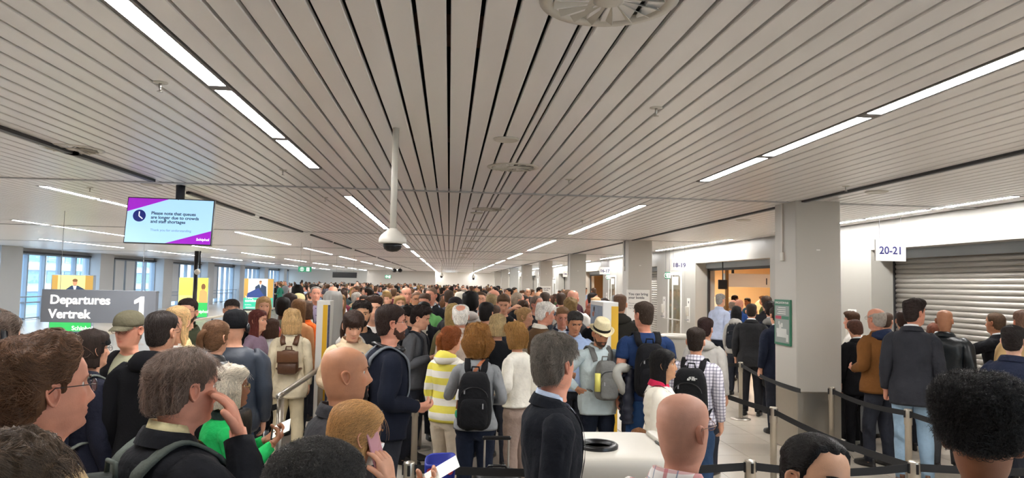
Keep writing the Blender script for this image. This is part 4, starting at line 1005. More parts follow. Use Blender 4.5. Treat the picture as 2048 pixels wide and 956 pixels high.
# plenum, slats
c = MB(); c.box((XL - .3, YB, 3.42), (7.4, YF + 8, 3.5)); ceil = structure(c.build('ceiling', M_PLEN))
LAMPX = (-13.0, -9.06, -5.14, -1.36, 2.62, 6.40)
slits = sorted([-.31 - .14 * k for k in range(0, 129)] + [-.17, -.03, .11, .25, .39, .53, .59] + [.59 + .14 * k for k in range(1, 45)])
SEG = [(YB, 8.62), (8.66, YF + 7.9)]
def slat(x0, x1, y0, y1):
    g = .0095; w0, w1 = x0 + g, x1 - g; m_ = MB()
    prof = [(w0, .026), (w0, .005), (w0 + .004, 0), (w1 - .004, 0), (w1, .005), (w1, .026)]
    R = np.array([[(x, y, CEIL + z) for x, z in prof] for y in (y0, y1)])
    m_.loft(R); return m_
def has_lamp(xm): return any(abs(xm - q) < .05 for q in LAMPX)
for a_, b_ in zip(slits[:-1], slits[1:]):
    xm = (a_ + b_) / 2
    if has_lamp(xm): continue
    for si, (y0, y1) in enumerate(SEG):
        if si == 0 and not (-5.3 < xm < 5.9): continue
        slat(a_, b_, y0, y1).build('ceiling_slat', M_SLAT, ceil)
m1 = MB()
for a_, b_ in zip(slits[:-1], slits[1:]):
    xm = (a_ + b_) / 2
    if not (-5.3 < xm < 5.9) and not has_lamp(xm):
        q = slat(a_, b_, YB, 8.62); m1.add(q.verts(), q.f)
o = m1.build('ceiling_slat_run', M_SLAT, ceil); o['kind'] = 'stuff'
# ducts glimpsed between the slats
for (x, y, w, col_) in ((-.2, 3.4, .5, '6b4a36'), (.9, 4.3, .8, '7a4630'), (-.6, 5.9, .7, '5c4034'), (.6, 5.1, .5, '8a6248'), (1.9, 5.6, .9, '4c3a30')):
    q = MB(); q.box((x, y, 3.2), (x + w, y + .18, 3.3)); q.build('ceiling_duct', mat('duct_' + col_, col_, rough=.7), ceil)
# cross trims where the slats meet
for k in range(9):
    y = 8.64 + k * 8.2
    q = MB(); q.box((XL, y - .035, CEIL - .012), (XR, y + .035, CEIL + .03)); structure(q.build('trim_%d' % (k + 1), M_BEAM))
# dark service tracks
for x in (-3.39, 4.37):
    if x < 0:
        for k in range(9):
            for (u0, u1) in ((.3, 1.7), (2.1, 3.4), (5.0, 7.6)):
                q = MB(); y = 5.0 + k * 8.286
                q.box((x - .035, y + u0 - .5, CEIL - .03), (x + .02, y + u1, CEIL + .02)); structure(q.build('trim_%d' % (20 + k), M_DARKTR))
    else:
        q = MB(); q.box((x - .02, 0, CEIL - .022), (x + .02, YF, CEIL + .02)); structure(q.build('trim_40', M_DARKTR))
        q = MB(); q.box((x + .02, 0, CEIL - .028), (x + .045, YF, CEIL + .02)); structure(q.build('trim_41', M_BEAM))
# lamps: four 1.42 m panels per bay in each row
pl = MB(); pl.box((-.046, 0, -.001), (.046, 1.385, .012)); dme = pl.mesh('diffuser', M_LAMP, smooth=False)
hl = MB(); hl.box((-.066, -.03, .012), (.066, 1.45, .06)); hl.box((-.066, -.03, -.001), (-.048, 1.45, .012)); hl.box((.048, -.03, -.001), (.066, 1.45, .012)); hl.box((-.05, 1.385, -.003), (.05, 1.45, .012)); hl.box((-.05, -.03, -.003), (.05, 0, .012)); hme = hl.mesh('housing', M_LAMPH, smooth=False)
ROWN = {-13.0: 'row beside the windows', -9.06: 'second row from the windows', -5.14: 'row above the glass railing', -1.36: 'row over the queue on the window side', 2.62: 'row over the queue on the gate side', 6.40: 'row along the white gate wall'}
ORD = 'first second third fourth fifth sixth seventh eighth ninth tenth'.split()
for x in LAMPX:
    for bay in range(-1, 9):  # last bay of strip lights is added to brighten the far recess
        for j in range(4):
            y = 9.5 + bay * 8.2 + j * 1.485 - (0 if x in (-1.36, 2.62) else (2.1 if x < -6 else .1 if x < 0 else 2.0))
            if y < -3 or (x < -6 and y < 12): continue
            L = empty('ceiling_light', (x, y, CEIL)); o = bpy.data.objects.new('diffuser', dme); COL.objects.link(o); o.parent = L; o = bpy.data.objects.new('housing', hme); COL.objects.link(o); o.parent = L
            tag(L, '%s strip light of the %s bay, %s' % (ORD[j], ORD[bay + 1], ROWN[x]), 'light', 'strip lights in the slatted ceiling')
        if bay > 7: continue
        y0 = 9.5 + bay * 8.2 + 5.94 - (0 if x in (-1.36, 2.62) else (2.1 if x < -6 else .1 if x < 0 else 2.0))
        if x not in (-1.36, 2.62) or True:
            q = slat(x - .07, x + .07, y0 + .02, y0 + 2.22); q.build('ceiling_slat', M_SLAT, ceil)
# ceiling fittings
def diffuser(x, y, r, label):
    L = empty('air_diffuser', (x, y, CEIL)); m_ = MB(); m_.lathe([(r, .0), (r, -.004), (r * .84, -.010), (r * .80, .006), (r * .78, .02), (r * .98, .02)], n=40, cap=False); m_.build('rim', M_WHITEP, L, smooth=True)
    m_ = MB(); m_.lathe([(r * .78, .012), (.01, .016)], n=32); m_.build('throat', mat('diffuser_throat', '35332f', rough=.8), L)
    for k in range(16):
        a = k * PI / 8; v = MB(); p0, p1 = np.array([.05 * math.cos(a), .05 * math.sin(a), .004]), np.array([r * .78 * math.cos(a + .25), r * .78 * math.sin(a + .25), .004])
        v.strip([p0, (p0 + p1) / 2, p1], [.014, .05, .075 * r / .25], .002, side=(-math.sin(a), math.cos(a), .7)); v.build('vane', M_WHITEP, L)
    m_ = MB(); m_.lathe([(.055, .01), (.06, -.004), (.045, -.010), (.001, -.011)], n=20); m_.build('hub', M_WHITEP, L, smooth=True)
    return tag(L, label, 'vent', 'round air diffusers in the ceiling')
for k, (x, y) in enumerate([(.59, 2.66), (.58, 6.68), (.56, 10.6), (.56, 14.75), (.56, 18.9), (.56, 23.0), (.56, 27.2), (.56, 31.3)]):
    diffuser(x, y, .27 if k == 0 else .25, 'round white swirl air diffuser, %s along the middle of the slatted ceiling' % ORD[k])
diffuser(-3.33, 6.52, .25, 'round white air diffuser set in the dark ceiling track beside the message screen')
def disc(x, y, r, label, cat='speaker'):
    m_ = MB(); m_.lathe([(r, .0), (r, -.006), (r * .86, -.014), (r * .8, -.010), (.001, -.010)], n=28); o = m_.build('ceiling_speaker', M_WHITEP, smooth=True, loc=(x, y, CEIL)); return tag(o, label, cat, 'flat round speakers in the ceiling')
disc(.41, 5.38, .10, 'small flat round white ceiling speaker before the second swirl diffuser')
for x, y, r, l in ((.41, 11.2, .1, 'just beyond the first cross trim'), (.41, 12.84, .1, 'between the third and fourth diffusers'), (-3.6, 8.86, .12, 'over the message screen'), (4.72, 7.49, .12, 'near the grey column with the evacuation plan'), (4.72, 11.1, .12, 'behind the top of the nearest grey column')):
    disc(x, y, r, 'flat round white ceiling speaker ' + l)
for k, (x, y) in enumerate([(1.25, 4.25), (1.23, 7.35), (4.17, 7.16), (-1.67, 4.16), (-1.71, 7.35), (-4.56, 9.39), (-6.57, 20.4), (2.24, 11.93), (-1.69, 9.71)]):
    L = empty('sprinkler', (x, y, CEIL)); m_ = MB(); m_.lathe([(.04, 0), (.04, -.003), (.02, -.008), (.012, -.008)], n=18, cap=False); m_.build('rosette', M_WHITEP, L, smooth=True)
    m_ = MB(); m_.lathe([(.008, 0), (.008, -.03), (.005, -.034), (.005, -.05), (.016, -.052), (.016, -.055), (.001, -.055)], n=12); m_.build('head', M_METAL, L, smooth=True)
    tag(L, 'small pendant sprinkler head, %s from the camera in the slatted ceiling' % ORD[k], 'sprinkler', 'sprinklers in the ceiling')

# columns
for k in range(0, 8):
    x0, y0, w = 4.276, COL0 + BAY * k, .58
    cm = MB(); cm.box((x0, y0, .74), (x0 + w, y0 + w, CEIL + .02), .012)
    co = structure(cm.build('column', M_COLP)); cm = MB(); cm.box((x0 + .004, y0 + .004, 0), (x0 + w - .004, y0 + w - .004, .74), .01); cm.build('steel_cladding', M_BRUSH, co)
    q = MB(); q.box((x0 - .02, y0 + .33, 2.45), (x0, y0 + .355, CEIL)); q.build('cable_conduit', M_GREYP if k else M_WHITEP, co)
    q = MB(); q.box((x0 - .028, y0 + .30, 2.36), (x0, y0 + .38, 2.47), .006); q.build('switch_box', M_WHITEP, co)
    q = MB(); q.box((x0 + .265, y0 - .003, 2.485), (x0 + .31, y0, 2.50)); q.build('number_plate', M_WHITES, co)

# right wall with recessed gate openings
ZT = 2.66
for k in range(-1, 9):
    yj = 10.96 + 8.25 * k; y0 = yj - 4.6; y1 = yj + 3.65
    n_ = k + 2
    q = MB(); q.box((XR, yj, 0), (7.35, y1, ZT)); w_ = structure(q.build('wall_right', M_PANELW))
    q = MB(); q.box((XR, y0, ZT), (7.35, y1, CEIL + .1)); structure(q.build('wall_right', M_PANELW))
    for yy in (yj + .9, yj + 2.3): # panel joints, thin grey strips
        q = MB(); q.box((XR - .002, yy, 0), (XR + .004, yy + .006, CEIL)); q.build('panel_joint', M_GREYP, w_)
    q = MB(); q.box((7.10, y0, ZT - .14), (7.34, yj, ZT)); structure(q.build('trim_%d' % (60 + k), mat('shutter_box', '9aa0a2', rough=.5)))
    open_ = k in (1, 3, 5)
    if not open_:
        S = empty('roller_shutter', (7.2, y0, 0)); v = MB()
        H = .078; rows = [(.0, 0), (-.012, .012), (-.018, .035), (-.014, .058), (-.002, .068), (.004, .078)]
        R = np.array([[(dx, y, z) for dx, z in rows] + [(.012, y, .078), (.012, y, 0)] for y in (.03, 4.57)]); v.loft(R); sme = v.mesh('shutter_slat', M_SHUT, smooth=True)
        for j in range(32 if k in (0, 2) else 0):
            o = bpy.data.objects.new('shutter_slat', sme); COL.objects.link(o); o.parent = S; o.location = (0, 0, .02 + j * H)
        if k not in (0, 2):
            v = MB(); v.box((0, .03, 0), (.02, 4.57, ZT)); v.build('curtain', M_SHUT, S)
        for yy in (.0, 4.56):
            v = MB(); v.box((-.03, yy, 0), (.03, yy + .04, ZT - .1)); v.build('guide_rail', M_DARKTR, S)
        tag(S, {0: 'closed corrugated steel roller shutter behind the people beside the nearest column', 2: 'closed roller shutter glimpsed beside the bottle poster column'}.get(k, 'closed roller shutter of the %s gate opening along the wall' % ORD[max(0, k + 1)]), 'shutter', 'roller shutters of the gate openings')
    else:
        q = MB(); q.box((7.14, yj - .06, 0), (7.2, yj, ZT - .14)); q.box((7.14, y0, ZT - .2), (7.2, yj, ZT - .14)); q.box((7.14, y0, 0), (7.2, y0 + .06, ZT - .14)); structure(q.build('trim_%d' % (80 + k), M_DARKTR))
        # wall fittings on the stretch of wall just past the opening
    gd = empty('glass_door', (XR, yj + 1.15, 0)); v = MB()
    v.box((-.03, 0, 0), (.0, .07, 2.42)); v.box((-.03, 1.2, 0), (0, 1.27, 2.42)); v.box((-.03, .07, 2.35), (0, 1.2, 2.42)); v.box((-.03, .07, 0), (0, 1.2, .1)); v.box((-.03, .80, .1), (0, .86, 2.35)); v.build('frame', M_WHITES, gd)
    v = MB(); v.box((-.012, .07, .1), (-.006, .80, 2.35)); v.build('pane', M_GLASS, gd); v = MB(); v.box((-.012, .86, .1), (-.006, 1.2, 2.35)); v.build('pane', M_GLASS, gd)
    v = MB(); v.box((-.004, .07, .1), (-.001, 1.2, 2.35)); v.build('backing', mat('door_backing', 'b59a72', rough=.5, var=.2, vscale=2), gd)
    v = MB(); v.box((-.02, .3, 2.05), (-.008, .8, 2.3)); v.build('notice', M_WHITES, gd)
    v = MB(); v.cyl((-.07, .1, 1.02), (-.07, 1.18, 1.02), .017); v.cyl((-.07, .14, 1.02), (0, .14, 1.02), .014); v.cyl((-.07, 1.14, 1.02), (0, 1.14, 1.02), .014); v.build('push_bar', M_METAL, gd, smooth=True)
    tag(gd, 'glazed door with steel push bar beside the %s gate opening' % ORD[max(0, k + 1)], 'door', 'glass doors between the gates')
    for (dy, nm) in ((.55, 'before'), (2.85, 'past')):
        d = empty('sanitiser_dispenser', (XR, yj + dy, 1.2)); v = MB(); v.box((-.012, -.12, -.2), (0, .12, .48), .004); v.build('board', M_WHITES, d)
        v = MB(); v.box((-.10, -.055, -.02), (-.012, .055, .25), .018); v.build('case', M_WHITEP, d, smooth=True); v = MB(); v.box((-.11, -.06, -.14), (-.012, .06, -.12), .004); v.build('drip_tray', M_GREYP, d)
        v = MB(); v.box((-.016, -.05, .34), (-.012, .0, .40)); v.build('sticker', M_DARKT, d)
        tag(d, 'white wall sanitiser dispenser %s the glass door of the %s gate' % (nm, ORD[max(0, k + 1)]), 'dispenser', 'sanitiser dispensers on the gate wall')

def hang_sign(name, x0, x1, z0, z1, y, board, label, cat, txt=None, tsize=.15, tm_=M_NAVYT, drop=True, thick=.03, bold=.004, group=None):
    xm = (x0 + x1) / 2; L = empty(name, (xm, y, z0)); w, h = (x1 - x0), (z1 - z0)
    v = MB(); v.box((-w / 2, -thick / 2, 0), (w / 2, thick / 2, h), .004); v.build('board', board, L)
    if drop:
        for q in (-.36, .36):
            v = MB(); v.cyl((q * w, 0, h), (q * w, 0, CEIL - z0), .004, n=6); v.build('cable', M_GREYP, L)
    if txt: text('lettering', txt, tsize, tm_, L, (0, -thick / 2 - .001, h / 2 - tsize * .36), align='CENTER', bold=bold)
    return tag(L, label, cat, group)
for txt, y, px0, px1, py0, py1 in (('20-21', 9.9, 1750, 1811, 478, 523), ('18-19', 18.2, 1342, 1374, 518, 542), ('16-17', 26.5, 1199, 1220, 534, 549), ('14-15', 34.8, 1126, 1142, 542, 554)):
    A, B = at_y(px0, py0, y), at_y(px1, py1, y)
    hang_sign('gate_number_sign', A[0], B[0], B[2], A[2], y, M_WHITES, 'white hanging sign reading %s by the gate wall' % txt, 'sign', txt, .155, group='hanging gate number signs')
def exit_sign(x0, x1, z0, z1, y, label, wall=False):
    o = hang_sign('exit_sign', x0, x1, z0, z1, y, M_GREEN, label, 'sign', drop=not wall, group='green escape route signs'); w, h = x1 - x0, z1 - z0
    v = MB(); c = np.array([-w * .22, -.017, h * .5]); a = np.arange(24) * 2 * PI / 24; r = h * .36
    v.loft(np.array([[c + (r * math.cos(t), 0, r * math.sin(t)) for t in a], [c + (r * .84 * math.cos(t), -.001, r * .84 * math.sin(t)) for t in a]]), cap=False)
    v.box(c + (-.012 * w / .39, -.002, -r * .55), c + (.012 * w / .39, 0, r * .2)); v.add([c + (-r * .5, -.002, r * .05), c + (r * .5, -.002, r * .05), c + (0, -.002, r * .62)], np.array([[0, 1, 2]])); v.build('arrow', M_PICT, o)
    v = MB(); c = np.array([w * .22, -.017, h * .5]); v.box(c + (-h * .26, -.002, -h * .36), c + (h * .3, 0, h * .36)); v.build('doorway', M_PICT, o)
    v = MB(); c = c + (-.02 * h, -.004, 0); v.ball(c + (0, 0, h * .22), (h * .05, .002, h * .06), 8, 6); v.strip([c + (0, 0, h * .15), c + (-h * .02, 0, -h * .05)], h * .1, .002); v.strip([c + (-h * .02, 0, -h * .05), c + (-h * .13, 0, -h * .3)], h * .06, .002); v.strip([c + (-h * .02, 0, -h * .05), c + (h * .08, 0, -h * .3)], h * .06, .002); v.build('running_figure', M_GREEN, o)
    return o
A, B = at_y(597, 533, 22), at_y(623, 544, 22); exit_sign(A[0], B[0], B[2], A[2], 22, 'green escape sign with arrow hanging over the crowd on the window side')
A, B = at_y(770, 550, 62), at_y(782, 557, 62); exit_sign(A[0], B[0], B[2], A[2], 62, 'small green escape sign hanging before the far white wall')
A, B = at_y(1330, 544, 19.0), at_y(1340, 558, 19.0); exit_sign(A[0], B[0], B[2], A[2], 19.0, 'green escape sign hanging just below the 18-19 sign')
A, B = at_y(1213, 549, 27.5), at_y(1219, 559, 27.5); exit_sign(A[0], B[0], B[2], A[2], 27.5, 'green escape sign hanging just below the 16-17 sign')
A, B = at_y(666, 544, 32), at_y(714, 556, 32); hang_sign('display_board', A[0], B[0], B[2], A[2], 32, M_BLACKP, 'long dark display board hung above the far crowd by the windows', 'sign', thick=.2)
# departures sign
A, B = at_y(88, 578, 13), at_y(312, 647, 13); SG = mat('departures_board', '9298a3', rough=.5)
dep = hang_sign('departures_sign', A[0], B[0], B[2], A[2], 13, SG, 'grey hanging sign with illuminated white Departures Vertrek lettering', 'sign', thick=.12)
M_LIT = mat('lit_lettering', 'fff6ea', emit=(1, .95, .86, 1), estr=.75)
w, h = B[0] - A[0], A[2] - B[2]
text('lettering', 'Departures', .215, M_LIT, dep, (-w / 2 + .14, -.064, h - .245), bold=.0035, ext=.004); text('lettering', 'Vertrek', .215, M_LIT, dep, (-w / 2 + .13, -.064, h - .49), bold=.0035, ext=.004)
nx, nz = w / 2 - .27, h - .43; pf = [(0, 0), (.075, 0), (.075, .33), (.022, .33), (-.085, .262), (-.085, .205), (-.068, .205), (0, .243)]
v = MB(); n_ = len(pf); v.add([(nx + x, y, nz + z) for y in (-.068, -.06) for x, z in pf], [np.array([(0, 1, 2, 3), (0, 3, 4, 7), (4, 5, 6, 7)]), np.array([(n_ + 3, n_ + 2, n_ + 1, n_), (n_ + 7, n_ + 4, n_ + 3, n_), (n_ + 7, n_ + 6, n_ + 5, n_ + 4)]), np.array([(i, n_ + i, n_ + (i + 1) % n_, (i + 1) % n_) for i in range(n_)])]); v.build('numeral', M_LIT, dep)

# end walls and closing walls
q = MB(); q.box((-8.5, YF, 0), (-1.47, YF + .3, CEIL)); structure(q.build('wall_far', M_WALLF)); q = MB(); q.box((-1.47, YF + 5, 0), (XR + .6, YF + 5.3, CEIL)); structure(q.build('wall_far', M_WALLF))
q = MB(); q.box((-1.75, YF + .3, 0), (-1.475, YF + 5, CEIL)); structure(q.build('wall_far', M_WALLF)); q = MB(); q.box((XL, YF + 7.6, 0), (-8.4, YF + 7.9, CEIL)); structure(q.build('wall_far', M_WALLF))
q = MB(); q.box((XL - .3, YB - .2, 0), (7.4, YB, CEIL + .3)); structure(q.build('wall_light_block', M_WALLF))  # added, unseen: blocks sky light behind the camera where the hall runs on
# window wall
ZS, ZH = .0, 2.90
q = MB(); q.box((XL - .25, YB, ZH), (XL, YF + 8, 3.5)); structure(q.build('wall_left', M_PILL))
q = MB(); q.box((XL - .25, YB, 0), (XL, 18, ZH)); structure(q.build('wall_left', M_PILL))
wn = 0
for k in range(-2, 6):
    p0 = 37.9 + 8.1 * k; q = MB(); q.box((XL - .25, p0, 0), (XL + .62, p0 + 1.45, CEIL)); structure(q.build('column', M_PILL))
    a0, a1 = p0 + 1.45, p0 + 8.1; wn += 1
    W = structure(empty('window_%d' % wn, (XL, a0, 0))); 
    W['kind'] = 'structure'
    ny = 5; ys = [(a1 - a0) * j / ny for j in range(ny + 1)]
    for yy in ys: 
        v = MB(); v.box((-.12, yy - .05, 0), (.10, yy + .05, ZH)); v.build('mullion', M_ALU, W)
    for zz in (.06, .74, ZH - .05):
        v = MB(); v.box((-.08, 0, zz - .03), (.05, a1 - a0, zz + .03)); v.build('transom', M_ALU, W)
    for j in range(ny):
        v = MB(); v.box((-.03, ys[j] + .05, .05), (-.02, ys[j + 1] - .05, ZH - .05)); v.build('window_pane', M_GLASS, W)
    bl = {0: [0, 1, 2], 1: [0, 1], 2: [1], -1: []}.get(k, [0] if k in (3, 4) else [])
    v = MB(); v.box((-.02, 0, ZH - .02), (.16, a1 - a0, ZH + .06)); v.build('blind_case', M_DARKTR, W)
    for j in bl:
        v = MB(); v.box((.02, ys[j] + .06, .35), (.03, ys[j + 1] - .06, ZH)); v.build('blind', M_BLIND, W)
# glass railing and its posts (window side)
rl = empty('glass_railing', (-5.83, 12.5, 0)); v = MB(); v.box((-.03, 0, .98), (.03, 17.5, 1.03), .008); v.build('top_rail', mat('rail_cream', 'cfc7b4', rough=.5), rl)
for j in range(12):
    v = MB(); v.box((-.005, j * 1.46 + .03, .08), (.005, j * 1.46 + 1.43, .97)); v.build('glass_panel', M_GLASS, rl)
    v = MB(); v.box((-.02, j * 1.46 - .02, 0), (.02, j * 1.46 + .02, .98)); v.build('post', M_ALU, rl)
tag(rl, 'long glass railing with pale top rail along the window side walkway', 'railing')
rl = empty('glass_railing', (-17.9, 30.2, 0)); v = MB(); v.box((-.03, -9, .98), (.03, 40, 1.03), .008); v.build('top_rail', M_ALU, rl)
for j in range(20):
    v = MB(); v.box((-.02, -9 + j * 2.4 - .02, 0), (.02, -9 + j * 2.4 + .02, .98)); v.build('post', M_ALU, rl)
tag(rl, 'low steel railing running in front of the tall windows', 'railing')
# black pole with a white ball lamp
P = at_y(393, 520, 17.6); po = empty('service_pole', (P[0], 17.6, 0)); v = MB(); v.cyl((0, 0, 0), (0, 0, 2.62), .05, n=14); v.build('shaft', M_BLACKP, po, smooth=True); v = MB(); v.ball((.05, -.06, 2.12), .07); v.build('round_cap', M_WHITEP, po, smooth=True); v = MB(); v.cyl((.08, 0, 2.2), (.08, 0, 2.62), .02, n=10); v.build('side_tube', M_BLACKP, po, smooth=True)
tag(po, 'thin black service pole with a white ball cap before the windows', 'pole')

# illuminated advertising boxes
def ad(name, px0, px1, py0, Y, label, kind):
    A, B = at_y(px0, py0, Y), at_y(px1, py0, Y); w = B[0] - A[0]; top = A[2]; L = empty(name, ((A[0] + B[0]) / 2, Y, 0))
    v = MB(); v.box((-w / 2 - .03, .0, .06), (w / 2 + .03, .14, top + .02), .01); v.build('case', M_ALU, L); v = MB(); v.box((-w / 2, -.03, 0), (w / 2, .16, .06)); v.build('foot', M_DARKTR, L)
    def em(n_, c_, s_=.36): return mat('poster_' + n_, c_, rough=.4, emit=c_, estr=s_)
    zb = top * .40
    def quad(nm, x0, x1, z0, z1, m_, d=.002): v = MB(); v.box((x0 * w / 2, -d, z0), (x1 * w / 2, -d + .002, z1)); return v.build(nm, m_, L)
    back = {1: ('back_yellow', 'e9e08a'), 2: ('back_lime', 'e6de5a'), 3: ('back_white', 'f0efe6')}[kind]
    quad('poster_picture', -1, 1, zb, top, em(*back)); quad('poster_band', -1, 1, .1, zb, em('green%d' % kind, '37b65a' if kind < 3 else '36b892'), .003)
    if kind != 2:
        quad('poster_curtain', -1, -.72, zb, top, em('gold', 'b8924a'), .004); quad('poster_curtain', .62, 1, zb, top, em('gold', 'b8924a'), .004)
        cx = .12; v = MB(); v.ball((cx * w / 2, -.004, top - .24), (.075, .002, .105), 16, 10); v.build('printed_face', em('skin', 'c98f6c'), L)
        v = MB(); v.ball((cx * w / 2 - .0, -.0045, top - .17), (.085, .002, .06), 16, 10); v.build('printed_hair', em('hair', '7a5232'), L)
        v = MB(); v.loft(np.array([[(cx * w / 2 - .11, -.005, top - .34), (cx * w / 2 - .32, -.005, top - .50), (cx * w / 2 - .30, -.005, zb + .02), (cx * w / 2 + .40, -.005, zb + .02), (cx * w / 2 + .36, -.005, top - .48), (cx * w / 2 + .1, -.005, top - .34)], [(cx * w / 2 - .11, -.004, top - .34), (cx * w / 2 - .32, -.004, top - .50), (cx * w / 2 - .30, -.004, zb + .02), (cx * w / 2 + .40, -.004, zb + .02), (cx * w / 2 + .36, -.004, top - .48), (cx * w / 2 + .1, -.004, top - .34)]])); v.build('printed_suit', em('suit', '2c3d55' if kind == 1 else '2f4a86'), L)
        v = MB(); v.loft(np.array([[(cx * w / 2 - .06, d, top - .35), (cx * w / 2 + .06, d, top - .35), (cx * w / 2 + .01, d, top - .58)] for d in (-.0065, -.006)])); v.build('printed_shirt', em('shirt', 'dfe6ee'), L)
        if kind == 3: 
            v = MB(); v.loft(np.array([[(-.8 * w / 2, d, zb + .02), (-.75 * w / 2, d, zb + .28), (.0, d, zb + .62), (.12, d, zb + .45), (.45, d, zb + .02)] for d in (-.008, -.007)])); v.build('printed_trousers', em('legs', '30447c'), L)
    else:
        v = MB(); v.ball((.34 * w, -.004, top - .42), (.10, .002, .15), 14, 9); v.build('printed_hair', em('hair', '7a5232'), L)
        v = MB(); v.loft(np.array([[(.20 * w, d, zb), (.22 * w, d, top - .62), (.34 * w, d, top - .52), (.48 * w, d, top - .68), (.49 * w, d, zb)] for d in (-.006, -.005)])); v.build('printed_coat', em('coat', 'cf9f62'), L)
        quad('printed_table', -1, .3, zb + .08, zb + .34, em('table', 'd8d07a'), .005)
    M_T = em('text', 'f4f6f0', .42)
    if kind == 3: text('lettering', 'Your\ncomfort in', .24, M_T, L, (-w * .45, -.006, zb - .06), bold=.006, space=.8); text('small_lettering', 'SCHIPHOL', .085, M_T, L, (-w * .45, -.006, .32))
    else: text('lettering', 'Schiphol', .20, M_T, L, (w * .04, -.006, .30 if kind == 2 else .14), bold=.004)
    for j in range(4 if kind == 1 else 2):
        quad('text_line', -.82, -.2 + .12 * (j % 2), zb - .12 - j * .06, zb - .105 - j * .06, M_T, .0055) if kind != 3 else quad('text_line', -.85, .2 - .3 * j, .2 - j * .05, .215 - j * .05, M_T, .0055)
    return tag(L, label, 'advertisement', 'lit advertising boxes by the windows')
ad('advert_box', 105, 187, 550, 25.2, 'lit poster box with a seated man in a suit above the departures sign', 1)
ad('advert_box', 359, 417, 555, 35.2, 'lit yellow poster box with a woman behind the black pole', 2)
ad('advert_box', 489, 547, 557, 45.5, 'lit poster box reading Your comfort in with a lounging man', 3)

# message screen
Y = 8.85; A, B = at_y(255, 397, Y), at_y(425, 489, Y); w, h = 1.0, .56; cx, cz = (A[0] + B[0]) / 2, (A[2] + B[2]) / 2
tv = empty('message_screen', (cx, Y, cz)); 
SCRN = dict(rough=.25)
def scr(n_, c_, s_): return mat('screen_' + n_, c_, rough=.25, emit=c_, estr=s_ * .4)
tilt = empty('panel', (0, 0, 0), parent=tv); tilt.rotation_euler = (math.radians(-6), math.radians(.5), math.radians(2))
v = MB(); v.box((-w / 2, -.02, -h / 2), (w / 2, .03, h / 2), .006); v.build('bezel', M_BLACKP, tilt)
v = MB(); v.box((-w / 2 + .012, -.022, -h / 2 + .012), (w / 2 - .012, -.019, h / 2 - .012)); v.build('display', scr('blue', 'a9d6f2', .95), tilt)
W2, H2 = w / 2 - .012, h / 2 - .012
v = MB(); v.loft(np.array([[(-W2, y, H2), (-W2, y, H2 - .165), (-W2 + .46, y, H2)] for y in (-.0235, -.0225)])); v.build('display_corner', scr('purple', '9d22c4', .85), tilt)
v = MB(); v.loft(np.array([[(W2, y, -H2), (W2, y, -H2 + .165), (-.03, y, -H2)] for y in (-.0235, -.0225)])); v.build('display_corner', scr('purple', '9d22c4', .85), tilt)
v = MB(); v.cyl((-W2 + .14, -.0235, .055), (-W2 + .14, -.0225, .055), .073, n=32); v.build('clock_disc', scr('navy', '1a2a80', .5), tilt)
v = MB(); v.strip([(-W2 + .137, -.0245, .105), (-W2 + .137, -.0245, .052), (-W2 + .18, -.0245, .017)], .012, .001, side=(1, 0, .3)); v.build('clock_hand', scr('white', 'f2f6ff', 1.0), tilt)
MT = scr('text', '1d3a63', .15)
text('lettering', 'Please note that queues\nare longer due to crowds\nand staff shortages', .053, MT, tilt, (-.215, -.024, .075), bold=.0012, space=.95, ext=.0004)
text('lettering', 'Thank you for understanding', .040, scr('greytext', '7fa0bd', .35), tilt, (-.21, -.024, -.125), ext=.0004)
text('lettering', 'Schiphol', .044, scr('white', 'f2f6ff', 1.0), tilt, (.325, -.025, -.225), bold=.001, ext=.0004)
v = MB(); v.cyl((.08, .06, .2), (.08, .06, CEIL - cz), .052, n=18); v.build('ceiling_pole', mat('pole_dark', '2b2d36', rough=.4), tv, smooth=True)
v = MB(); v.box((.0, .03, -.1), (.16, .10, .25)); v.build('bracket', M_BLACKP, tv)
tag(tv, 'hanging message screen with purple corners about long queues', 'screen')

# ceiling cameras
def dome(x, y, ztop, zbot, label, black_r=.062):
    L = empty('dome_camera', (x, y, zbot)); s = (ztop - zbot) / .215; v = MB(); v.cyl((0, 0, ztop - zbot - .02), (0, 0, CEIL - zbot), .0235, n=16); v.build('drop_pole', M_WHITEP, L, smooth=True)
    v = MB(); v.lathe([(.028, .215 * s), (.04, .2 * s), (.085, .15 * s), (.098, .12 * s), (.10, .09 * s), (.098, .078 * s), (.06, .075 * s)], n=32); v.build('shroud', M_WHITEP, L, smooth=True)
    v = MB(); v.lathe([(.066, .078 * s), (.066, .05 * s), (.058, .026 * s), (.036, .006 * s), (.002, 0)], n=28); v.build('dark_dome', M_BLACKP, L, smooth=True)
    return tag(L, label, 'camera', 'dome cameras on ceiling poles')
A = at_y(786, 457, 5.14); B = at_y(786, 504, 5.14); dome(A[0], 5.14, A[2] + .0, B[2], 'white dome camera on a pole, largest one above the crowd')
A = at_y(883, 545, 36); B = at_y(883, 556, 36); dome(A[0], 36, A[2], B[2], 'small white dome camera hanging before the far wall')
A = at_y(947, 548, 40); B = at_y(947, 560, 40); dome(A[0], 40, A[2], B[2], 'small white dome camera on a pole under the far gate side lights')
for px, nm in ((789, 'nearer the window side'), (800, 'nearer the gate side')):  # black camera domes modelled as round pods
    P = at_y(px, 541, 60); v = MB(); v.ball((0, 0, 0), (.2, .2, .16)); o = v.build('camera_pod', M_BLACKP, smooth=True, loc=(P[0], 60, P[2])); tag(o, 'black round pod hung by the far wall, the one ' + nm, 'speaker')
    v = MB(); v.cyl((0, 0, 0), (0, 0, CEIL - P[2]), .03, n=8); v.build('stem', M_BLACKP, o)

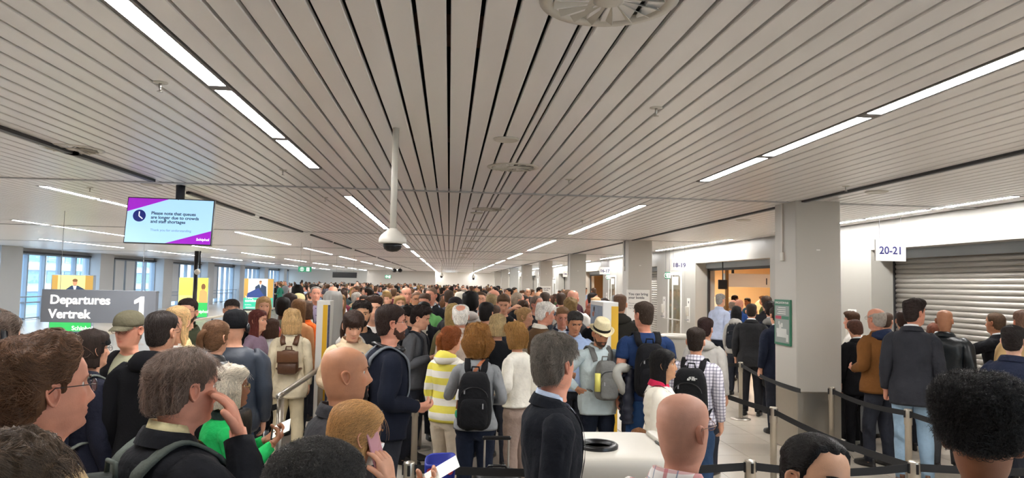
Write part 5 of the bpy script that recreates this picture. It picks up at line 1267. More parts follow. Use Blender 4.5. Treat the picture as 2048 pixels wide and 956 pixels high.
# evacuation plan, bottle posters
M_EVB = mat('evac_print', '8d9490', rough=.35); ev = empty('evacuation_plan', (4.276, 8.8, 1.285)); v = MB(); v.box((-.02, -.22, 0), (0, .22, .58), .004); v.build('frame', mat('evac_green', '2f7458', rough=.4), ev)
v = MB(); v.box((-.022, -.19, .03), (-.018, .19, .50)); v.build('print', M_EVB, ev)
text('lettering', 'EVACUATION PLAN', .040, M_WHITES, ev, (-.0225, .185, .525), rot=(PI / 2, 0, -PI / 2))
for j, (y0, y1, z0, z1, c_) in enumerate([(.02, .18, .33, .37, 'b8485a'), (-.18, .01, .33, .37, '3f7a63')]):
    v = MB(); v.box((-.024, y0, z0), (-.021, y1, z1)); v.build('colour_field', mat('evac_%s' % c_, c_), ev)
for j in range(4):
    v = MB(); v.box((-.024, -.10, .395 + j * .026), (-.0215, .13 - .03 * (j % 2), .403 + j * .026)); v.build('text_line', M_WHITES, ev)
for (y0, y1, z0, z1) in ((-.13, .14, .10, .15), (-.12, .15, .15, .21), (.02, .08, .21, .26), (-.17, -.11, .05, .14), (.06, .1, .26, .30), (-.02, .03, .23, .28)):
    v = MB(); v.box((-.024, y0, z0), (-.0215, y1, z1)); v.build('floor_plan', mat('evac_plan', 'cbcdc8'), ev)
tag(ev, 'green framed evacuation plan on the side of the nearest grey column', 'sign')
for k, lab in ((1, 'white poster about bringing a bottle on the second grey column'), (3, 'white poster on the fourth grey column down the hall')):
    y = COL0 + BAY * k - .004; b_ = empty('bottle_poster', (4.52, y, 1.05)); v = MB(); v.box((-.28, -.012, 0), (.28, 0, .86), .003); v.build('board', M_WHITES, b_)
    text('lettering', 'You can bring\nyour bottle', .085, M_DARKT, b_, (-.24, -.014, .73), bold=.0015); text('lettering', 'Throw out your\nwater in your\nbag for security', .055, M_GREYP, b_, (-.24, -.014, .52))
    v = MB(); v.box((-.08, -.016, .16), (.12, -.012, .38), .01); v.build('picture', mat('poster_navy', '2b3358'), b_); tag(b_, lab, 'poster', 'bottle posters on columns')

# security lane behind the open gate
q = MB(); q.box((7.35, 8, -.06), (24, 46, -.005)); structure(q.build('floor', mat('lane_floor', 'b59c76', rough=.35))); q = MB(); q.box((7.35, 8, 2.95), (24, 46, 3.02)); structure(q.build('ceiling', mat('lane_ceiling', 'c27a3c', rough=.6)))
q = MB(); q.box((24, 8, 0), (24.2, 46, 3.2)); structure(q.build('wall_lane', mat('lane_wall', 'e6cb9c', rough=.7)))
q = MB(); q.box((7.35, 45.8, 0), (24, 46, 3.2)); structure(q.build('wall_lane', mat('lane_wall', 'e6cb9c', rough=.7))); q = MB(); q.box((7.35, 8, 0), (24, 8.2, 3.2)); structure(q.build('wall_lane', mat('lane_wall', 'e6cb9c', rough=.7)))
q = MB(); q.box((7.35, 29.6, 0), (24, 29.8, 3.0)); structure(q.build('wall_lane', mat('lane_wall', 'e6cb9c', rough=.7)))
M_WARM = mat('warm_fill_glow', 'ffffff', emit=(1, .80, .58, 1), estr=45)  # warm panels added to brighten the lanes behind the open gate
for j, (x, y) in enumerate([(9.5, 15), (9.2, 21.0), (12.5, 16.5), (12.5, 21), (9.4, 24.5), (11.6, 27.2), (8.6, 27.4), (14.5, 25.2), (9.5, 31), (9.5, 34.5), (13, 33), (13, 38)]):
    L = empty('lane_fill_light', (x, y, 2.93)); v = MB(); v.box((-.5, -.16, -.02), (.5, .16, 0)); v.build('diffuser', M_WARM, L); v = MB(); v.box((-.53, -.19, -.012), (.53, .19, .02)); v.build('frame', M_WHITES, L)
    tag(L, 'added warm fill light in the security lanes, %s counted from the open gate' % (ORD + ['eleventh', 'twelfth'])[j], 'light', 'added warm lights in the security lanes')
A = at_y(1453, 560, 18.4); B = at_y(1533, 556, 18.4); hb = empty('lane_header', (A[0], 18.4, A[2] - .18)); v = MB(); v.box((0, 0, 0), (3.2, .25, .36), .01); v.build('beam', M_WHITES, hb); v = MB(); v.box((-.02, -.02, -(A[2] - .18)), (.05, .05, .75)); v.build('post', mat('bronze_post', '7a5a34', rough=.4, metal=.6), hb); text('numeral', '1', .24, M_DARKT, hb, (B[0] - A[0] - .06, -.004, .08), bold=.004); v = MB(); v.box((.2, .1, .36), (.25, .16, .66)); v.build('hanger', M_DARKTR, hb); v = MB(); v.box((2.4, .1, .36), (2.46, .16, .66)); v.build('hanger', M_DARKTR, hb)
tag(hb, 'white lane header with a number 1 inside the open security gate', 'sign')
for j, (x, y, s_) in enumerate([(9.4, 24.2, 1.0), (11.9, 24.6, 1.0), (14.6, 26.4, 1.0)]):
    m_ = empty('screening_machine', (x, y, 0), 0, s_); v = MB(); a = np.linspace(0, PI, 13); R = np.array([[(.62 * math.cos(t), yy, 1.05 + .62 * math.sin(t)) for t in a] + [(-.62, yy, .1), (.62, yy, .1)] for yy in (-1.2, -.9, .9, 1.2)]); v.loft(R); v.build('housing', mat('machine_cream', 'd9c49a', rough=.4), m_, smooth=False)
    v = MB(); v.box((-.4, -3.0, .75), (.4, 2.6, .85), .02); v.build('belt_table', M_GREYP, m_); v = MB(); v.box((-.36, -3.0, 0), (-.3, -2.9, .75)); v.box((.3, -3.0, 0), (.36, -2.9, .75)); v.build('table_legs', M_GREYP, m_)
    v = MB(); a = np.linspace(0.25, PI - .25, 9); v.loft(np.array([[(.45 * math.cos(t), yy, 1.0 + .5 * math.sin(t)) for t in a] for yy in (-1.215, -1.2)])); v.build('tunnel_mouth', mat('machine_mouth', '6b5a48', rough=.7), m_)
    tag(m_, 'cream arched baggage scanner in the security lanes, %s from the gate' % ORD[j], 'scanner', 'baggage scanners in the security lanes')
P = at_y(1446, 569, 17.6); mo = empty('wall_monitor', (P[0], 17.6, P[2])); v = MB(); v.box((-.12, 0, -.12), (.12, .04, .12), .01); v.build('screen', M_BLACKP, mo); v = MB(); v.cyl((0, .02, .1), (0, .02, .8), .015, n=8); v.build('stem', M_BLACKP, mo); tag(mo, 'small black monitor hung inside the open security gate', 'screen')

# information totems wrapped at the back
def totem(px0, px1, ytop, Y, label, flip=1, cloth=False):
    A, B = at_y(px0, ytop, Y), at_y(px1, ytop, Y); x0, x1, H = A[0], B[0], A[2]; L = empty('info_totem', ((x0 + x1) / 2, Y, 0)); w = x1 - x0
    v = MB(); v.box((-w / 2, 0, 0), (w / 2, .75, H), .006); v.build('panel', M_WHITES, L)
    v = MB(); v.box((-w * .02, -.004, .02), (w * .32, .0, H - .05)) if flip > 0 else v.box((w * .05, -.004, .02), (w / 2, .0, H - .05)); v.build('yellow_edge', M_YEL, L)
    if flip > 0: v = MB(); v.box((w * .34, -.003, .02), (w / 2, .0, H - .05)); v.build('printed_edge', mat('totem_dark', '4a4d63', var=.5, vscale=40), L)
    else: v = MB(); v.box((-w / 2 - .003, .03, .3), (-w / 2, .72, H - .05)); v.build('printed_side', M_BLUEIMG, L)
    v = MB(); v.box((-w / 2 - .05, -.03, 0), (w / 2 + .05, .78, .03)); v.build('base_plate', M_BRUSH, L)
    tag(L, label, 'sign', 'yellow edged information totems'); return L, w, H
L_, w_, H_ = totem(634, 661, 601, 8.6, 'white totem with yellow edge under a grey cloth, on the window side')
cv = MB(); rows = []
for z in np.linspace(.35, 1.80, 22):
    u = (z - .35) / 1.45; rows.append([(.02 + (.10 + .055 * (1 - u) + .012 * math.sin(t * 7 + z * 3)) * math.cos(t), .52 + (.36 + .02 * math.sin(t * 9) + .03 * (1 - u)) * math.sin(t), z) for t in np.arange(40) * 2 * PI / 40])
rows.append([(.02 + .08 * math.cos(t), .52 + .25 * math.sin(t), 1.855 + .01 * math.sin(3 * t)) for t in np.arange(40) * 2 * PI / 40]); cv.loft(np.array(rows))
o = cv.build('cloth_cover', mat('grey_cover', 'b3b1ac', rough=.9, bump=(12, .4, .02)), smooth=True, loc=tuple(L_.location)); tag(o, 'pale grey cloth cover hung over the yellow edged totem', 'cover')
totem(1206, 1237, 604, 8.4, 'white totem with yellow edge and blue picture, behind the fedora man', -1)

# belt barriers
def post(x, y, label, H=.87, belts=()):
    L = empty('belt_post', (x, y, 0)); v = MB(); v.lathe([(.15, 0), (.15, .012), (.05, .02)], n=28); v.build('foot', M_BRUSH, L, smooth=True)
    v = MB(); v.lathe([(.031, .02), (.031, H - .16), (.036, H - .155), (.036, H - .012), (.034, H - .006), (.0, H)], n=24); v.build('tube', M_BRUSH, L, smooth=True)
    for a in (0, PI / 2, PI, 1.5 * PI):
        v = MB(); c, s_ = math.cos(a), math.sin(a); v.tube([(c * .034, s_ * .034, H - .085), (c * .034, s_ * .034, H - .02)], .011, 6); v.build('belt_slot', M_BLACKP, L)
    for (tx, ty, *z_) in belts:
        d = np.array([tx - x, ty - y, 0.0]); n_ = d / np.linalg.norm(d); z1 = z_[0] if z_ else H - .05
        t = np.linspace(0, 1, 9)[:, None]; pts = n_ * .036 + (d - n_ * .072) * t + np.array([0, 0, 1]) * (H - .05 + (z1 - H + .05) * t - .035 * np.sin(PI * t))
        v = MB(); v.strip(pts, .052, .003, side=(0, 0, 1)); v.build('belt', M_BELT, L)
    return tag(L, label, 'post', 'steel belt posts of the queue lanes')
post(4.49, 8.05, 'steel belt post standing against the front of the nearest grey column', belts=[(4.46, 6.61)])
post(4.46, 6.61, 'steel belt post in front of the tall man in light jeans', belts=[(4.6, 4.4)])
post(3.14, 6.68, 'steel belt post on the aisle floor before the nearest column', belts=[(3.14, 4.6), (3.1, 9.6)])
post(3.14, 4.6, 'steel belt post between the bun woman and the curly haired head', belts=[(5.2, 4.62)])
post(2.02, 4.64, 'steel belt post beside the woman with the dark bun', belts=[(3.14, 4.6), (-.22, 4.6)])
post(-.22, 4.6, 'steel belt post by the paper in the hand, its belt running to the bin')
post(-.29, 6.95, 'steel belt post rising beside the striped hooded woman')
post(-.31, 8.74, 'steel belt post behind the one beside the striped hooded woman')
post(4.5, 10.68, 'steel belt post behind the dark suited man near the open gate', belts=[(4.1, 8.0), (3.1, 11.5)])
post(3.1, 9.6, 'steel belt post behind the man with the big black rucksack')
post(3.1, 11.5, 'steel belt post by the white pedestal bin')
# hand rails
hr = empty('steel_handrail', (-1.42, 6.3, 0)); v = MB(); v.tube([(0, -.02, 1.0), (0, .1, 1.0), (0, 2.2, 1.0)], .026, 14); v.build('rail', M_BRUSH, hr, smooth=True); 
for yy in (.06, 2.0):
    v = MB(); v.cyl((0, yy, 0), (0, yy, .975), .03, n=18); v.build('upright', M_BRUSH, hr, smooth=True)
v = MB(); v.ball((0, -.02, 1.0), .028); v.build('end_cap', M_METAL, hr, smooth=True)
v = MB(); v.strip([(-.03, .06, .9), (-.5, -.35, .80), (-1.0, -.8, .72)], .05, .003, side=(0, 0, 1)); v.build('belt', M_BELT, hr); tag(hr, 'steel handrail with a black belt tied on, before the cream suit woman', 'railing')
P = at_z(505, 926, .93); hr = empty('steel_handrail', (P[0], P[1], 0)); v = MB(); v.tube([(-.25, -.45, .93), (.0, 0, .93), (.05, .1, .93)], .014, 10); v.build('rail', M_BRUSH, hr, smooth=True); v = MB(); v.cyl((.0, 0, 0), (0, 0, .92), .014, n=10); v.build('upright', M_BRUSH, hr); tag(hr, 'short thin steel rail end by the green shirt woman', 'railing')

# bins
P = at_y(1195, 884, 4.0); bn = empty('waste_container', (P[0] + .11, 4.10, 0), 0, .9); P[2] /= .9; tz = P[2] - .035; v = MB()
R = []
for z, e in ((0, -.05), (tz - .14, 0), (tz - .125, .025), (tz - .05, .03), (tz - .012, .02), (tz, -.02)):
    R.append([(math.copysign(abs(math.cos(t)) ** .35, math.cos(t)) * (.36 + e), math.copysign(abs(math.sin(t)) ** .35, math.sin(t)) * (.38 + e), z) for t in np.arange(48) * 2 * PI / 48])
v.loft(np.array(R)); v.build('body', M_WHITEP, bn, smooth=True)
v = MB(); v.lathe([(.128, tz), (.130, tz + .02), (.118, tz + .03), (.100, tz + .026), (.094, tz + .004)], (-.12, -.1, 0), n=36, cap=False); v.build('opening_ring', M_BLACKP, bn, smooth=True); v = MB(); v.lathe([(.096, tz + .003), (.001, tz + .003)], (-.12, -.1, 0), n=30); v.build('opening', mat('bin_inside', '6a5a33', rough=.8, var=.6, vscale=14), bn)
v = MB(); v.box((.30, -.34, tz - .01), (.37, .3, tz + .025), .01); v.build('lid_edge', M_WHITEP, bn, smooth=True); v = MB(); v.box((.29, -.1, tz + .002), (.31, .05, tz + .01)); v.build('label_strip', M_DARKTR, bn)
tag(bn, 'white waste container with a black ringed hole, before the dark blazer man', 'bin')
P = at_y(1352, 668, 10.2); bn = empty('pedestal_bin', (P[0], 10.2, 0)); H = P[2]; v = MB(); v.lathe([(.14, 0), (.16, .5), (.19, H - .3), (.215, H - .12), (.22, H - .06)], n=30); v.build('body', M_WHITEP, bn, smooth=True); v = MB(); v.lathe([(.215, H - .06), (.235, H - .05), (.235, H - .02), (.20, H), (.001, H + .005)], n=30); v.build('lid', M_WHITEP, bn, smooth=True); tag(bn, 'white round pedestal bin near the glass door', 'bin')

# world outside the windows
M_APR = mat('apron', 'a9b0b6', rough=.8); q = MB(); q.box((-200, -60, -4.2), (XL - .3, 220, -4.0)); structure(q.build('ground_outside', M_APR))
M_TERM = mat('terminal_cladding', 'b9c3cb', rough=.6); M_TGL = mat('terminal_glass', '6f93a8', rough=.15)
tb = empty('terminal_building', (-62, 30, -4)); v = MB(); v.box((-14, 0, 0), (0, 130, 12)); v.build('wall', M_TERM, tb)
for lv in range(3):
    v = MB(); v.box((0, 0, 3.4 + lv * 3.2), (.6, 130, 4.2 + lv * 3.2)); v.build('ledge', M_WHITES, tb)
    for j in range(26):
        v = MB(); v.box((.0, 1 + j * 5, 1.4 + lv * 3.2), (.1, 5.2 + j * 5, 3.2 + lv * 3.2)); v.build('window_band', M_TGL, tb)
tag(tb, 'pale terminal building with window bands across the apron', 'building')
jb = empty('boarding_bridge', (-40, 52, -.2)); v = MB(); v.box((-1.6, -7, 0), (1.6, 9, 2.9), .5); v.build('tunnel', mat('bridge_teal', '9fd4dc', rough=.4), jb, smooth=True); v = MB(); v.box((1.55, -6, .9), (1.7, 8, 2.1), .05); v.build('side_window', M_TGL, jb); v = MB(); v.box((-.4, 0, -3.8), (.4, .8, 0)); v.build('leg', M_ALU, jb); tag(jb, 'pale teal boarding bridge seen through the window', 'bridge')
for j, (x, y, c_, lab) in enumerate([(-38, 64, 'e0c84a', 'yellow service van on the apron'), (-46, 74, 'e8e8e6', 'white service van on the apron'), (-36, 82, 'dfe2e4', 'white van farther along the apron')]):
    t = empty('service_van', (x, y, -4)); mv = mat('van_' + c_, c_, rough=.4); v = MB(); v.box((-2.4, -1, .5), (1.2, 1, 2.7), .15); v.build('cargo_body', mv, t); v = MB(); v.box((1.2, -.95, .5), (2.7, .95, 1.9), .25); v.build('cab', mv, t); v = MB(); v.box((1.5, -.97, 1.2), (2.5, .97, 1.75), .1); v.build('cab_window', M_TGL, t)
    for wx in (-1.5, 1.7):
        for wy in (-1, 1): v = MB(); v.cyl((wx, wy - .1, .4), (wx, wy + .1, .4), .4, n=16); v.build('wheel', M_BLACKP, t)
    tag(t, lab, 'van')
# ------------------------------------------------------------------ carried things
def backpack(b, label, col='141417', w=.15, h=.24, d=.085, zc=1.17, front=False, straps=True, strapcol=None, logo=False, mtl=None, cat='backpack', pocket=True, one=None):
    sg = 1 if front else -1; g = b.g; yb = (g.front(0, zc, .0) if front else g.back(0, zc, .0)); c = np.array([0, yb + sg * (d + .004), zc - h])
    o = thing_on(b, 'backpack', label, cat, c); mt = mtl or M_CLOTH
    def bag(x0, y0, z0, a, dd, hh, taper=.8):
        rows = []
        for t in np.linspace(-PI / 2, PI / 2, 12):
            z = math.copysign(abs(math.sin(t)) ** .55, math.sin(t)); k = abs(math.cos(t)) ** .45 if abs(math.cos(t)) > 1e-6 else .02; tp = 1 - (1 - taper) * (z * .5 + .5)
            rows.append([(x0 + a * k * tp * math.copysign(abs(math.cos(q)) ** .5, math.cos(q)), y0 + dd * k * (.9 + .1 * tp) * math.copysign(abs(math.sin(q)) ** .6, math.sin(q)), z0 + hh * z) for q in np.arange(28) * 2 * PI / 28])
        R = np.array(rows); v = R.reshape(-1, 3); v = v + (vnoise(v * 22 + b.seed) * .006)[:, None]; m_ = MB(); m_.loft(v.reshape(R.shape)); return m_
    bag(0, 0, h, w, d, h).build('main_compartment', mt, o, color=col, smooth=True)
    if pocket:
        bag(0, sg * (d * .82), h * .62, w * .78, d * .42, h * .52, .9).build('front_pocket', mt, o, color=col, smooth=True)
        m_ = MB(); a = np.linspace(.1, PI - .1, 16); m_.tube(np.stack([w * .74 * np.cos(a), sg * (d * 1.02) + 0 * a, h * 1.15 + h * .36 * np.sin(a)], -1), .004, 6); m_.build('zip', M_BLACKP, o)
        m_ = MB(); m_.strip([(w * .5, sg * d * 1.27, h * .98), (w * .5, sg * d * 1.29, h * .80)], .012, .003); m_.build('zip_pull', M_GREYP, o)
        m_ = MB(); m_.strip([(-w * .5, sg * d * .98, h * 1.42), (-w * .5, sg * d * 1.02, h * 1.28)], .012, .003); m_.build('zip_pull', M_GREYP, o)
    m_ = MB(); m_.tube([(-.035, -sg * d * .5, 2 * h - .01), (-.03, -sg * d * .5, 2 * h + .035), (.03, -sg * d * .5, 2 * h + .035), (.035, -sg * d * .5, 2 * h - .01)], .008, 8); m_.build('grab_handle', mt, o, color=strapcol or col, smooth=True)
    if logo:   # white emblem of stacked quarter arcs with a line of lettering
        M_L = mat('emblem_white', 'dcdcd8', rough=.6)
        for j, r in enumerate((.016, .024, .032)):
            m_ = MB(); a = np.linspace(0, PI / 2, 9); m_.strip(np.stack([.03 - r * np.cos(a), sg * (d * 1.03) + 0 * a - .002, h * 1.60 + r * np.sin(a)], -1), .006, .002, side=(1, 0, 1)); m_.build('emblem', M_L, o)
        text('emblem_lettering', 'THE\nNORTH\nFACE', .0145, M_L, o, (.036, sg * d * 1.03 - .001, h * 1.60 + .026), rot=(PI / 2, 0, 0), bold=.0006, space=.8)
        m_ = MB(); m_.box((-.02, -d * 1.30, h * .3), (.04, -d * 1.27, h * .36)); m_.build('badge', M_L, o)
    if straps:
        for q in (one,) if one else (-1, 1):
            X = .085 * (b.sx / .178)
            if not front: P = [(q * X * .8, g.back(q * X, 1.34), 1.36), (q * X, g.back(q * X, 1.40, .004), 1.405), (q * X * 1.02, -.05, 1.468), (q * X * 1.06, .02, 1.466), (q * X * 1.15, g.front(q * X, 1.38), 1.39), (q * X * 1.25, g.front(q * X * 1.25, 1.28), 1.28), (q * X * 1.5, g.front(q * X * 1.5, 1.16), 1.15), (q * (b.sx * .86), .03, 1.05), (q * (b.sx * .83), -.08, zc - h * .55), (q * w * .8, yb - .02, zc - h * .75)]
            else: P = [(q * X * .8, g.front(q * X, 1.34), 1.33), (q * X, g.front(q * X, 1.40, .004), 1.40), (q * X * 1.02, .03, 1.462), (q * X * 1.06, -.05, 1.468), (q * X * 1.15, g.back(q * X, 1.38), 1.38), (q * X * 1.25, g.back(q * X * 1.25, 1.2), 1.2), (q * b.sx * .86, -.03, 1.08), (q * w, yb + .02, zc - h * .6)]
            m_ = MB(); m_.strip(catmull(P, 30) - c, np.interp(np.linspace(0, 1, 30), [0, .5, .62, 1], [.058, .058, .028, .024]), .012); m_.build('shoulder_strap', mt, o, color=strapcol or col, smooth=True)
    return o
def shoulder_bag(b, label, col, q=1, z=.92, w=.12, h=.11, mtl=None, name='shoulder_bag'):
    g = b.g; c = np.array([q * (b.sx + .09), -.04, z - h]); o = thing_on(b, name, label, 'bag', c); m_ = MB(); rows = []
    for t in np.linspace(-PI / 2, PI / 2, 9):
        zz = math.copysign(abs(math.sin(t)) ** .6, math.sin(t)); k = max(.05, abs(math.cos(t)) ** .4); rows.append([(.05 * k * math.cos(u), w * k * math.copysign(abs(math.sin(u)) ** .6, math.sin(u)), h + h * zz) for u in np.arange(18) * 2 * PI / 18])
    m_.loft(np.array(rows)); m_.build('body', mtl or M_LEATHER, o, color=col, smooth=True)
    X = .10; P = [(q * (b.sx + .08), -.08, z + h * .8), (q * (b.sx * .5), g.back(q * .1, 1.2), 1.2), (-q * X * .3, g.back(0, 1.38), 1.38), (-q * X, -.02, 1.472), (-q * X * .8, g.front(X, 1.36), 1.36), (q * X * .6, g.front(X * .6, 1.2), 1.18), (q * (b.sx * .9), .06, 1.05), (q * (b.sx + .08), .02, z + h * .8)]
    m_ = MB(); m_.strip(catmull(P, 26) - c, .026, .005); m_.build('strap', mtl or M_LEATHER, o, color=col, smooth=True); return o
def hand_thing(b, side, name, label, cat, size, col, fwd=.08, up=.0, mtl=None, rot=(0, 0, 0), parts=None):
    W, d, w, n = b.hands[side]; c = W + d * fwd + n * (.022 + up)
    o = thing_on(b, name, label, cat, c); A = np.stack([w, n, d], 1)      # local axes: across, thickness, along the fingers
    def put(lo, hi, nm, m_, cl, bev=.006):
        q = MB(); q.box(np.array(lo), np.array(hi), bev); q.v[0] = q.v[0] @ A.T; return q.build(nm, m_, o, color=cl, smooth=False)
    s = np.array(size) / 2; put(-s, s, 'case', mtl or M_PLASTIC, col)
    if parts == 'phone': put((-s[0] * .9, s[1] - .001, -s[2] * .93), (s[0] * .9, s[1] + .0012, s[2] * .93), 'screen', M_BLACKP, '101012', 0)
    if parts == 'passport': put((-s[0] * .95, s[1], -s[2] * .7), (s[0] * 1.15, s[1] + .004, s[2] * 1.15), 'paper', M_WHITES, 'eeeeee', 0)
    return o

# ------------------------------------------------------------------ people one by one (pixel of the crown, distance, heading seen from the camera)
def P_(*a, **k): return person(*a, **k)
# nearest ring
b = P_('man in round glasses with swept brown hair and tan jacket, in profile', 98, 668, 1.96, 74, hair='swept', haircol='5a3f2c', top='jacket', topcol='b49b74', shirt='e6e6ea', glasses='2a2020', lod=0, stubble=.35, skin='pink', strands=(5200, .075, .0006, .007), belly=.02, jaw=1.04, brow='4a3426', hairkw=dict(top=.032, back=.030, side=.014, amp=.6))
P_('top of a straight brown haired head below the man in the tan jacket', 26, 862, 1.5, 78, hair='messy', haircol='4a3a2c', top='shirt', topcol='5a5f6a', lod=0, strands=(5000, .08, .0006, .006), hairkw=dict(sweep=(0, 1, -.35), top=.03))
P_('brown haired person in black headphones, cut off beside the tan jacket man', -12, 618, 3.0, 60, fem=True, hair='shoulder', haircol='4a3c33', top='jacket', topcol='c9c2b8', phones=('17171a',), lod=1)
b = P_('man with thinning frizzy brown hair, hand pressed to his face, black jacket', 372, 698, 2.3, 66, hair='thin', haircol='55443a', top='jacket', topcol='121318', shirt='d9cda0', L='down', R='down', lod=0, skin='pink', strands=(6500, .06, .0005, .018), scalp=.15, belly=.03, w=1.08, L_=None) if False else P_('man with thinning frizzy brown hair, hand pressed to his face, black jacket', 366, 698, 2.35, 66, hair='thin', haircol='67554a', top='jacket', topcol='121318', shirt='d9cda0', R='face', lod=0, skin='pink', strands=(6500, .06, .0005, .018), scalp=.15, belly=.03, w=1.08, hp=6)
backpack(b, 'dark grey green rucksack on the back of the frizzy haired man', '2c302d', w=.16, h=.22, d=.08, strapcol='4c524d')
b = P_('young person in a black cap and navy jacket behind the tan jacket man', 186, 659, 4.45, 62, hair='shoulder', haircol='2c211c', top='jacket', topcol='191b2a', cap='cap', capcol='15171b', glasses='222222', lod=1, capback=True, skin='fair', hairkw=dict(long=.0, phi0=1.35, width=.002))
backpack(b, 'navy rucksack with pale grey straps worn by the black cap person', '1d2030', w=.14, h=.2, d=.07, strapcol='7b807a')
b = P_('man in an olive cap and sage tee shirt looking down, glasses', 262, 619, 4.9, -146, hair='crop', haircol='8a8278', top='tshirt', topcol='a7a68c', cap='cap', capcol='6a6552', glasses='6a2a26', lod=1, hp=5, skin='pink', belly=.03, w=1.05)
backpack(b, 'black rucksack whose strap crosses the sage tee shirt', '16161a', one=1)
P_('man in a black hooded top seen from behind, short dark hair', 322, 622, 4.6, 22, hair='crop', haircol='2b2320', top='hoodie', topcol='101014', hood=True, glasses='55352c', lod=1, w=1.12, belly=.03, hy=14)
P_('woman with long blonde hair and a cream jacket beside the black hooded man', 358, 612, 5.7, 198, fem=True, hair='straightlong', haircol='c2a274', top='jacket', topcol='dcc794', shirt='efebe4', lod=1, skin='fair', hy=14)
P_('bearded man in glasses and an olive jacket before the poster pole', 377, 597, 7.0, 196, hair='neat', haircol='2e2320', top='jacket', topcol='3a3d2c', beard='3a2a22', glasses='38383a', lod=1)
b = P_('woman with a brown ponytail in a black leather jacket', 432, 640, 5.2, 28, fem=True, hair='pony', haircol='6a4b34', top='jacket', topcol='18191c', topmat=M_LEATHER, lod=1, hy=12, tailside=-.05, strands=(1500, .06, .0006, .003))
shoulder_bag(b, 'big black shoulder bag on the leather jacket woman', '121214', 1, .98, .17, .13)
P_('person in black headphones with a black cap and slate padded jacket', 472, 620, 5.5, 8, hair='crop', haircol='15130f', top='puffer', topcol='2b3340', phones=('15151a',), cap='beanie', capcol='121216', lod=1, w=1.1, bot='3a4a63')
P_('woman with long auburn hair in a mauve top looking aside', 517, 619, 7.0, 118, fem=True, hair='long', haircol='5a2b26', top='sweater', topcol='8a7586', lod=1, skin='fair')
P_('blonde woman in a pink top facing the camera', 528, 593, 8.0, 172, fem=True, hair='shoulder', haircol='b08c5f', top='tshirt', topcol='dc7fb0', lod=1, L='hold', skin='fair')
P_('man in glasses and black jacket with short dark hair looking down', 464, 597, 7.9, 176, hair='crop', haircol='2f2724', top='jacket', topcol='17181c', glasses='333336', lod=1, hp=12)
P_('woman with a short brown bob and white top, seen from behind', 543, 637, 7.0, 14, fem=True, hair='bob', haircol='4b352a', top='shirt', topcol='e7e5e2', lod=1, bot='19191c', botmat=M_FLORAL, hy=24)
b = P_('woman in a cream trouser suit carrying a brown leather backpack', 585, 617, 6.9, 8, fem=True, hair='bob', haircol='b39467', top='blazer', topcol='d9ccb0', bot='d6c8a8', botmat=M_CLOTH, lod=0, shoes='e9e6df', strands=(3000, .07, .0006, .005), hairkw=dict(long=-.045, width=.024, amp=.5), amp=.8)
o = backpack(b, 'brown leather backpack on the cream suit woman', '5a3a26', w=.125, h=.14, d=.05, zc=1.17, mtl=M_LEATHER, strapcol='5a3a26', pocket=False)
m_ = MB(); m_.box((-.118, -.062, .14), (.118, -.048, .27), .01); m_.build('flap', M_LEATHER, o, color='644129', smooth=True); m_ = MB(); m_.box((-.1, -.066, .015), (.1, -.05, .125), .012); m_.build('front_pocket', M_LEATHER, o, color='4d311f', smooth=True)
P_('person with close black afro and grey green top, seen from behind', 566, 594, 8.4, 10, hair='afro', haircol='17120f', top='sweater', topcol='6a6e5c', lod=1, skin='dark', hairkw=dict(top=.03, side=.022, back=.026))
P_('woman with wavy brown hair in an apricot cardigan', 598, 598, 7.8, 22, fem=True, hair='shoulder', haircol='7a5636', top='sweater', topcol='d79a6a', lod=1)
b = P_('person with a brown bob and bright orange safety vest', 613, 601, 8.3, 30, fem=True, hair='bob', haircol='503a2c', top='jacket', topcol='ee6a26', lod=1)
P_('person in a pale cap among the heads by the windows', 598, 586, 9.6, 25, cap='cap', capcol='d6c794', hair='crop', haircol='8a6a44', top='sweater', topcol='b9b4a8', lod=1)
P_('dark haired woman looking aside behind the pale cap', 580, 586, 9.2, -40, fem=True, hair='bob', haircol='2a1d1a', top='sweater', topcol='57424a', lod=1)
P_('older grey haired man in a charcoal jacket and mauve shirt facing the camera', 632, 573, 10.8, 172, hair='receding', haircol='8d8780', top='blazer', topcol='25262c', shirt='8d8095', lapel=True, lod=1, skin='pink')
P_('man in a peaked cap beyond the grey haired man', 654, 577, 12.0, 160, cap='cap', capcol='4c4a52', hair='crop', haircol='5a4a40', top='jacket', topcol='4a4450', lod=1)
P_('bald pink faced man beyond the grey cloth cover', 666, 573, 12.6, 184, hair='horseshoe', haircol='a09488', top='shirt', topcol='c9bfc2', lod=1, skin='pink')
P_('fair haired woman peering past the grey cloth cover', 679, 588, 9.2, 172, fem=True, hair='shoulder', haircol='8a6844', top='sweater', topcol='6e4a3c', lod=1)
# centre left
b = P_('bald man in a charcoal polo shirt with a dark goatee, in profile', 692, 694, 3.05, 82, top='polo', topcol='2b2a2d', goatee='1c1512', lod=0, skin='tan', w=1.18, belly=.05, scalp=.14, jaw=1.12, brow='3a2a22', stubble=.12)
b = P_('woman with straight blonde hair and white mask, holding a pink phone to her cheek', 702, 799, 2.55, 62, fem=True, hair='straightlong', haircol='a98252', top='jacket', topcol='b08a5c', mask=('eef0f2',), R='ear', L='offer', lod=0, strands=(8000, .09, .00055, .003), hy=8, hp=10, skin='fair', hairkw=dict(phi0=1.12, sweep=(0, -.9, -.45)))
o = hand_thing(b, 1, 'mobile_phone', 'pink mobile phone held at the blonde woman in the mask', 'phone', (.072, .009, .15), 'c08a93', fwd=.125, parts='phone')
o = hand_thing(b, -1, 'paper_slip', 'white paper slip held out in front of the blonde woman', 'paper', (.09, .002, .16), 'f2f2ee', fwd=.15, mtl=M_WHITES)
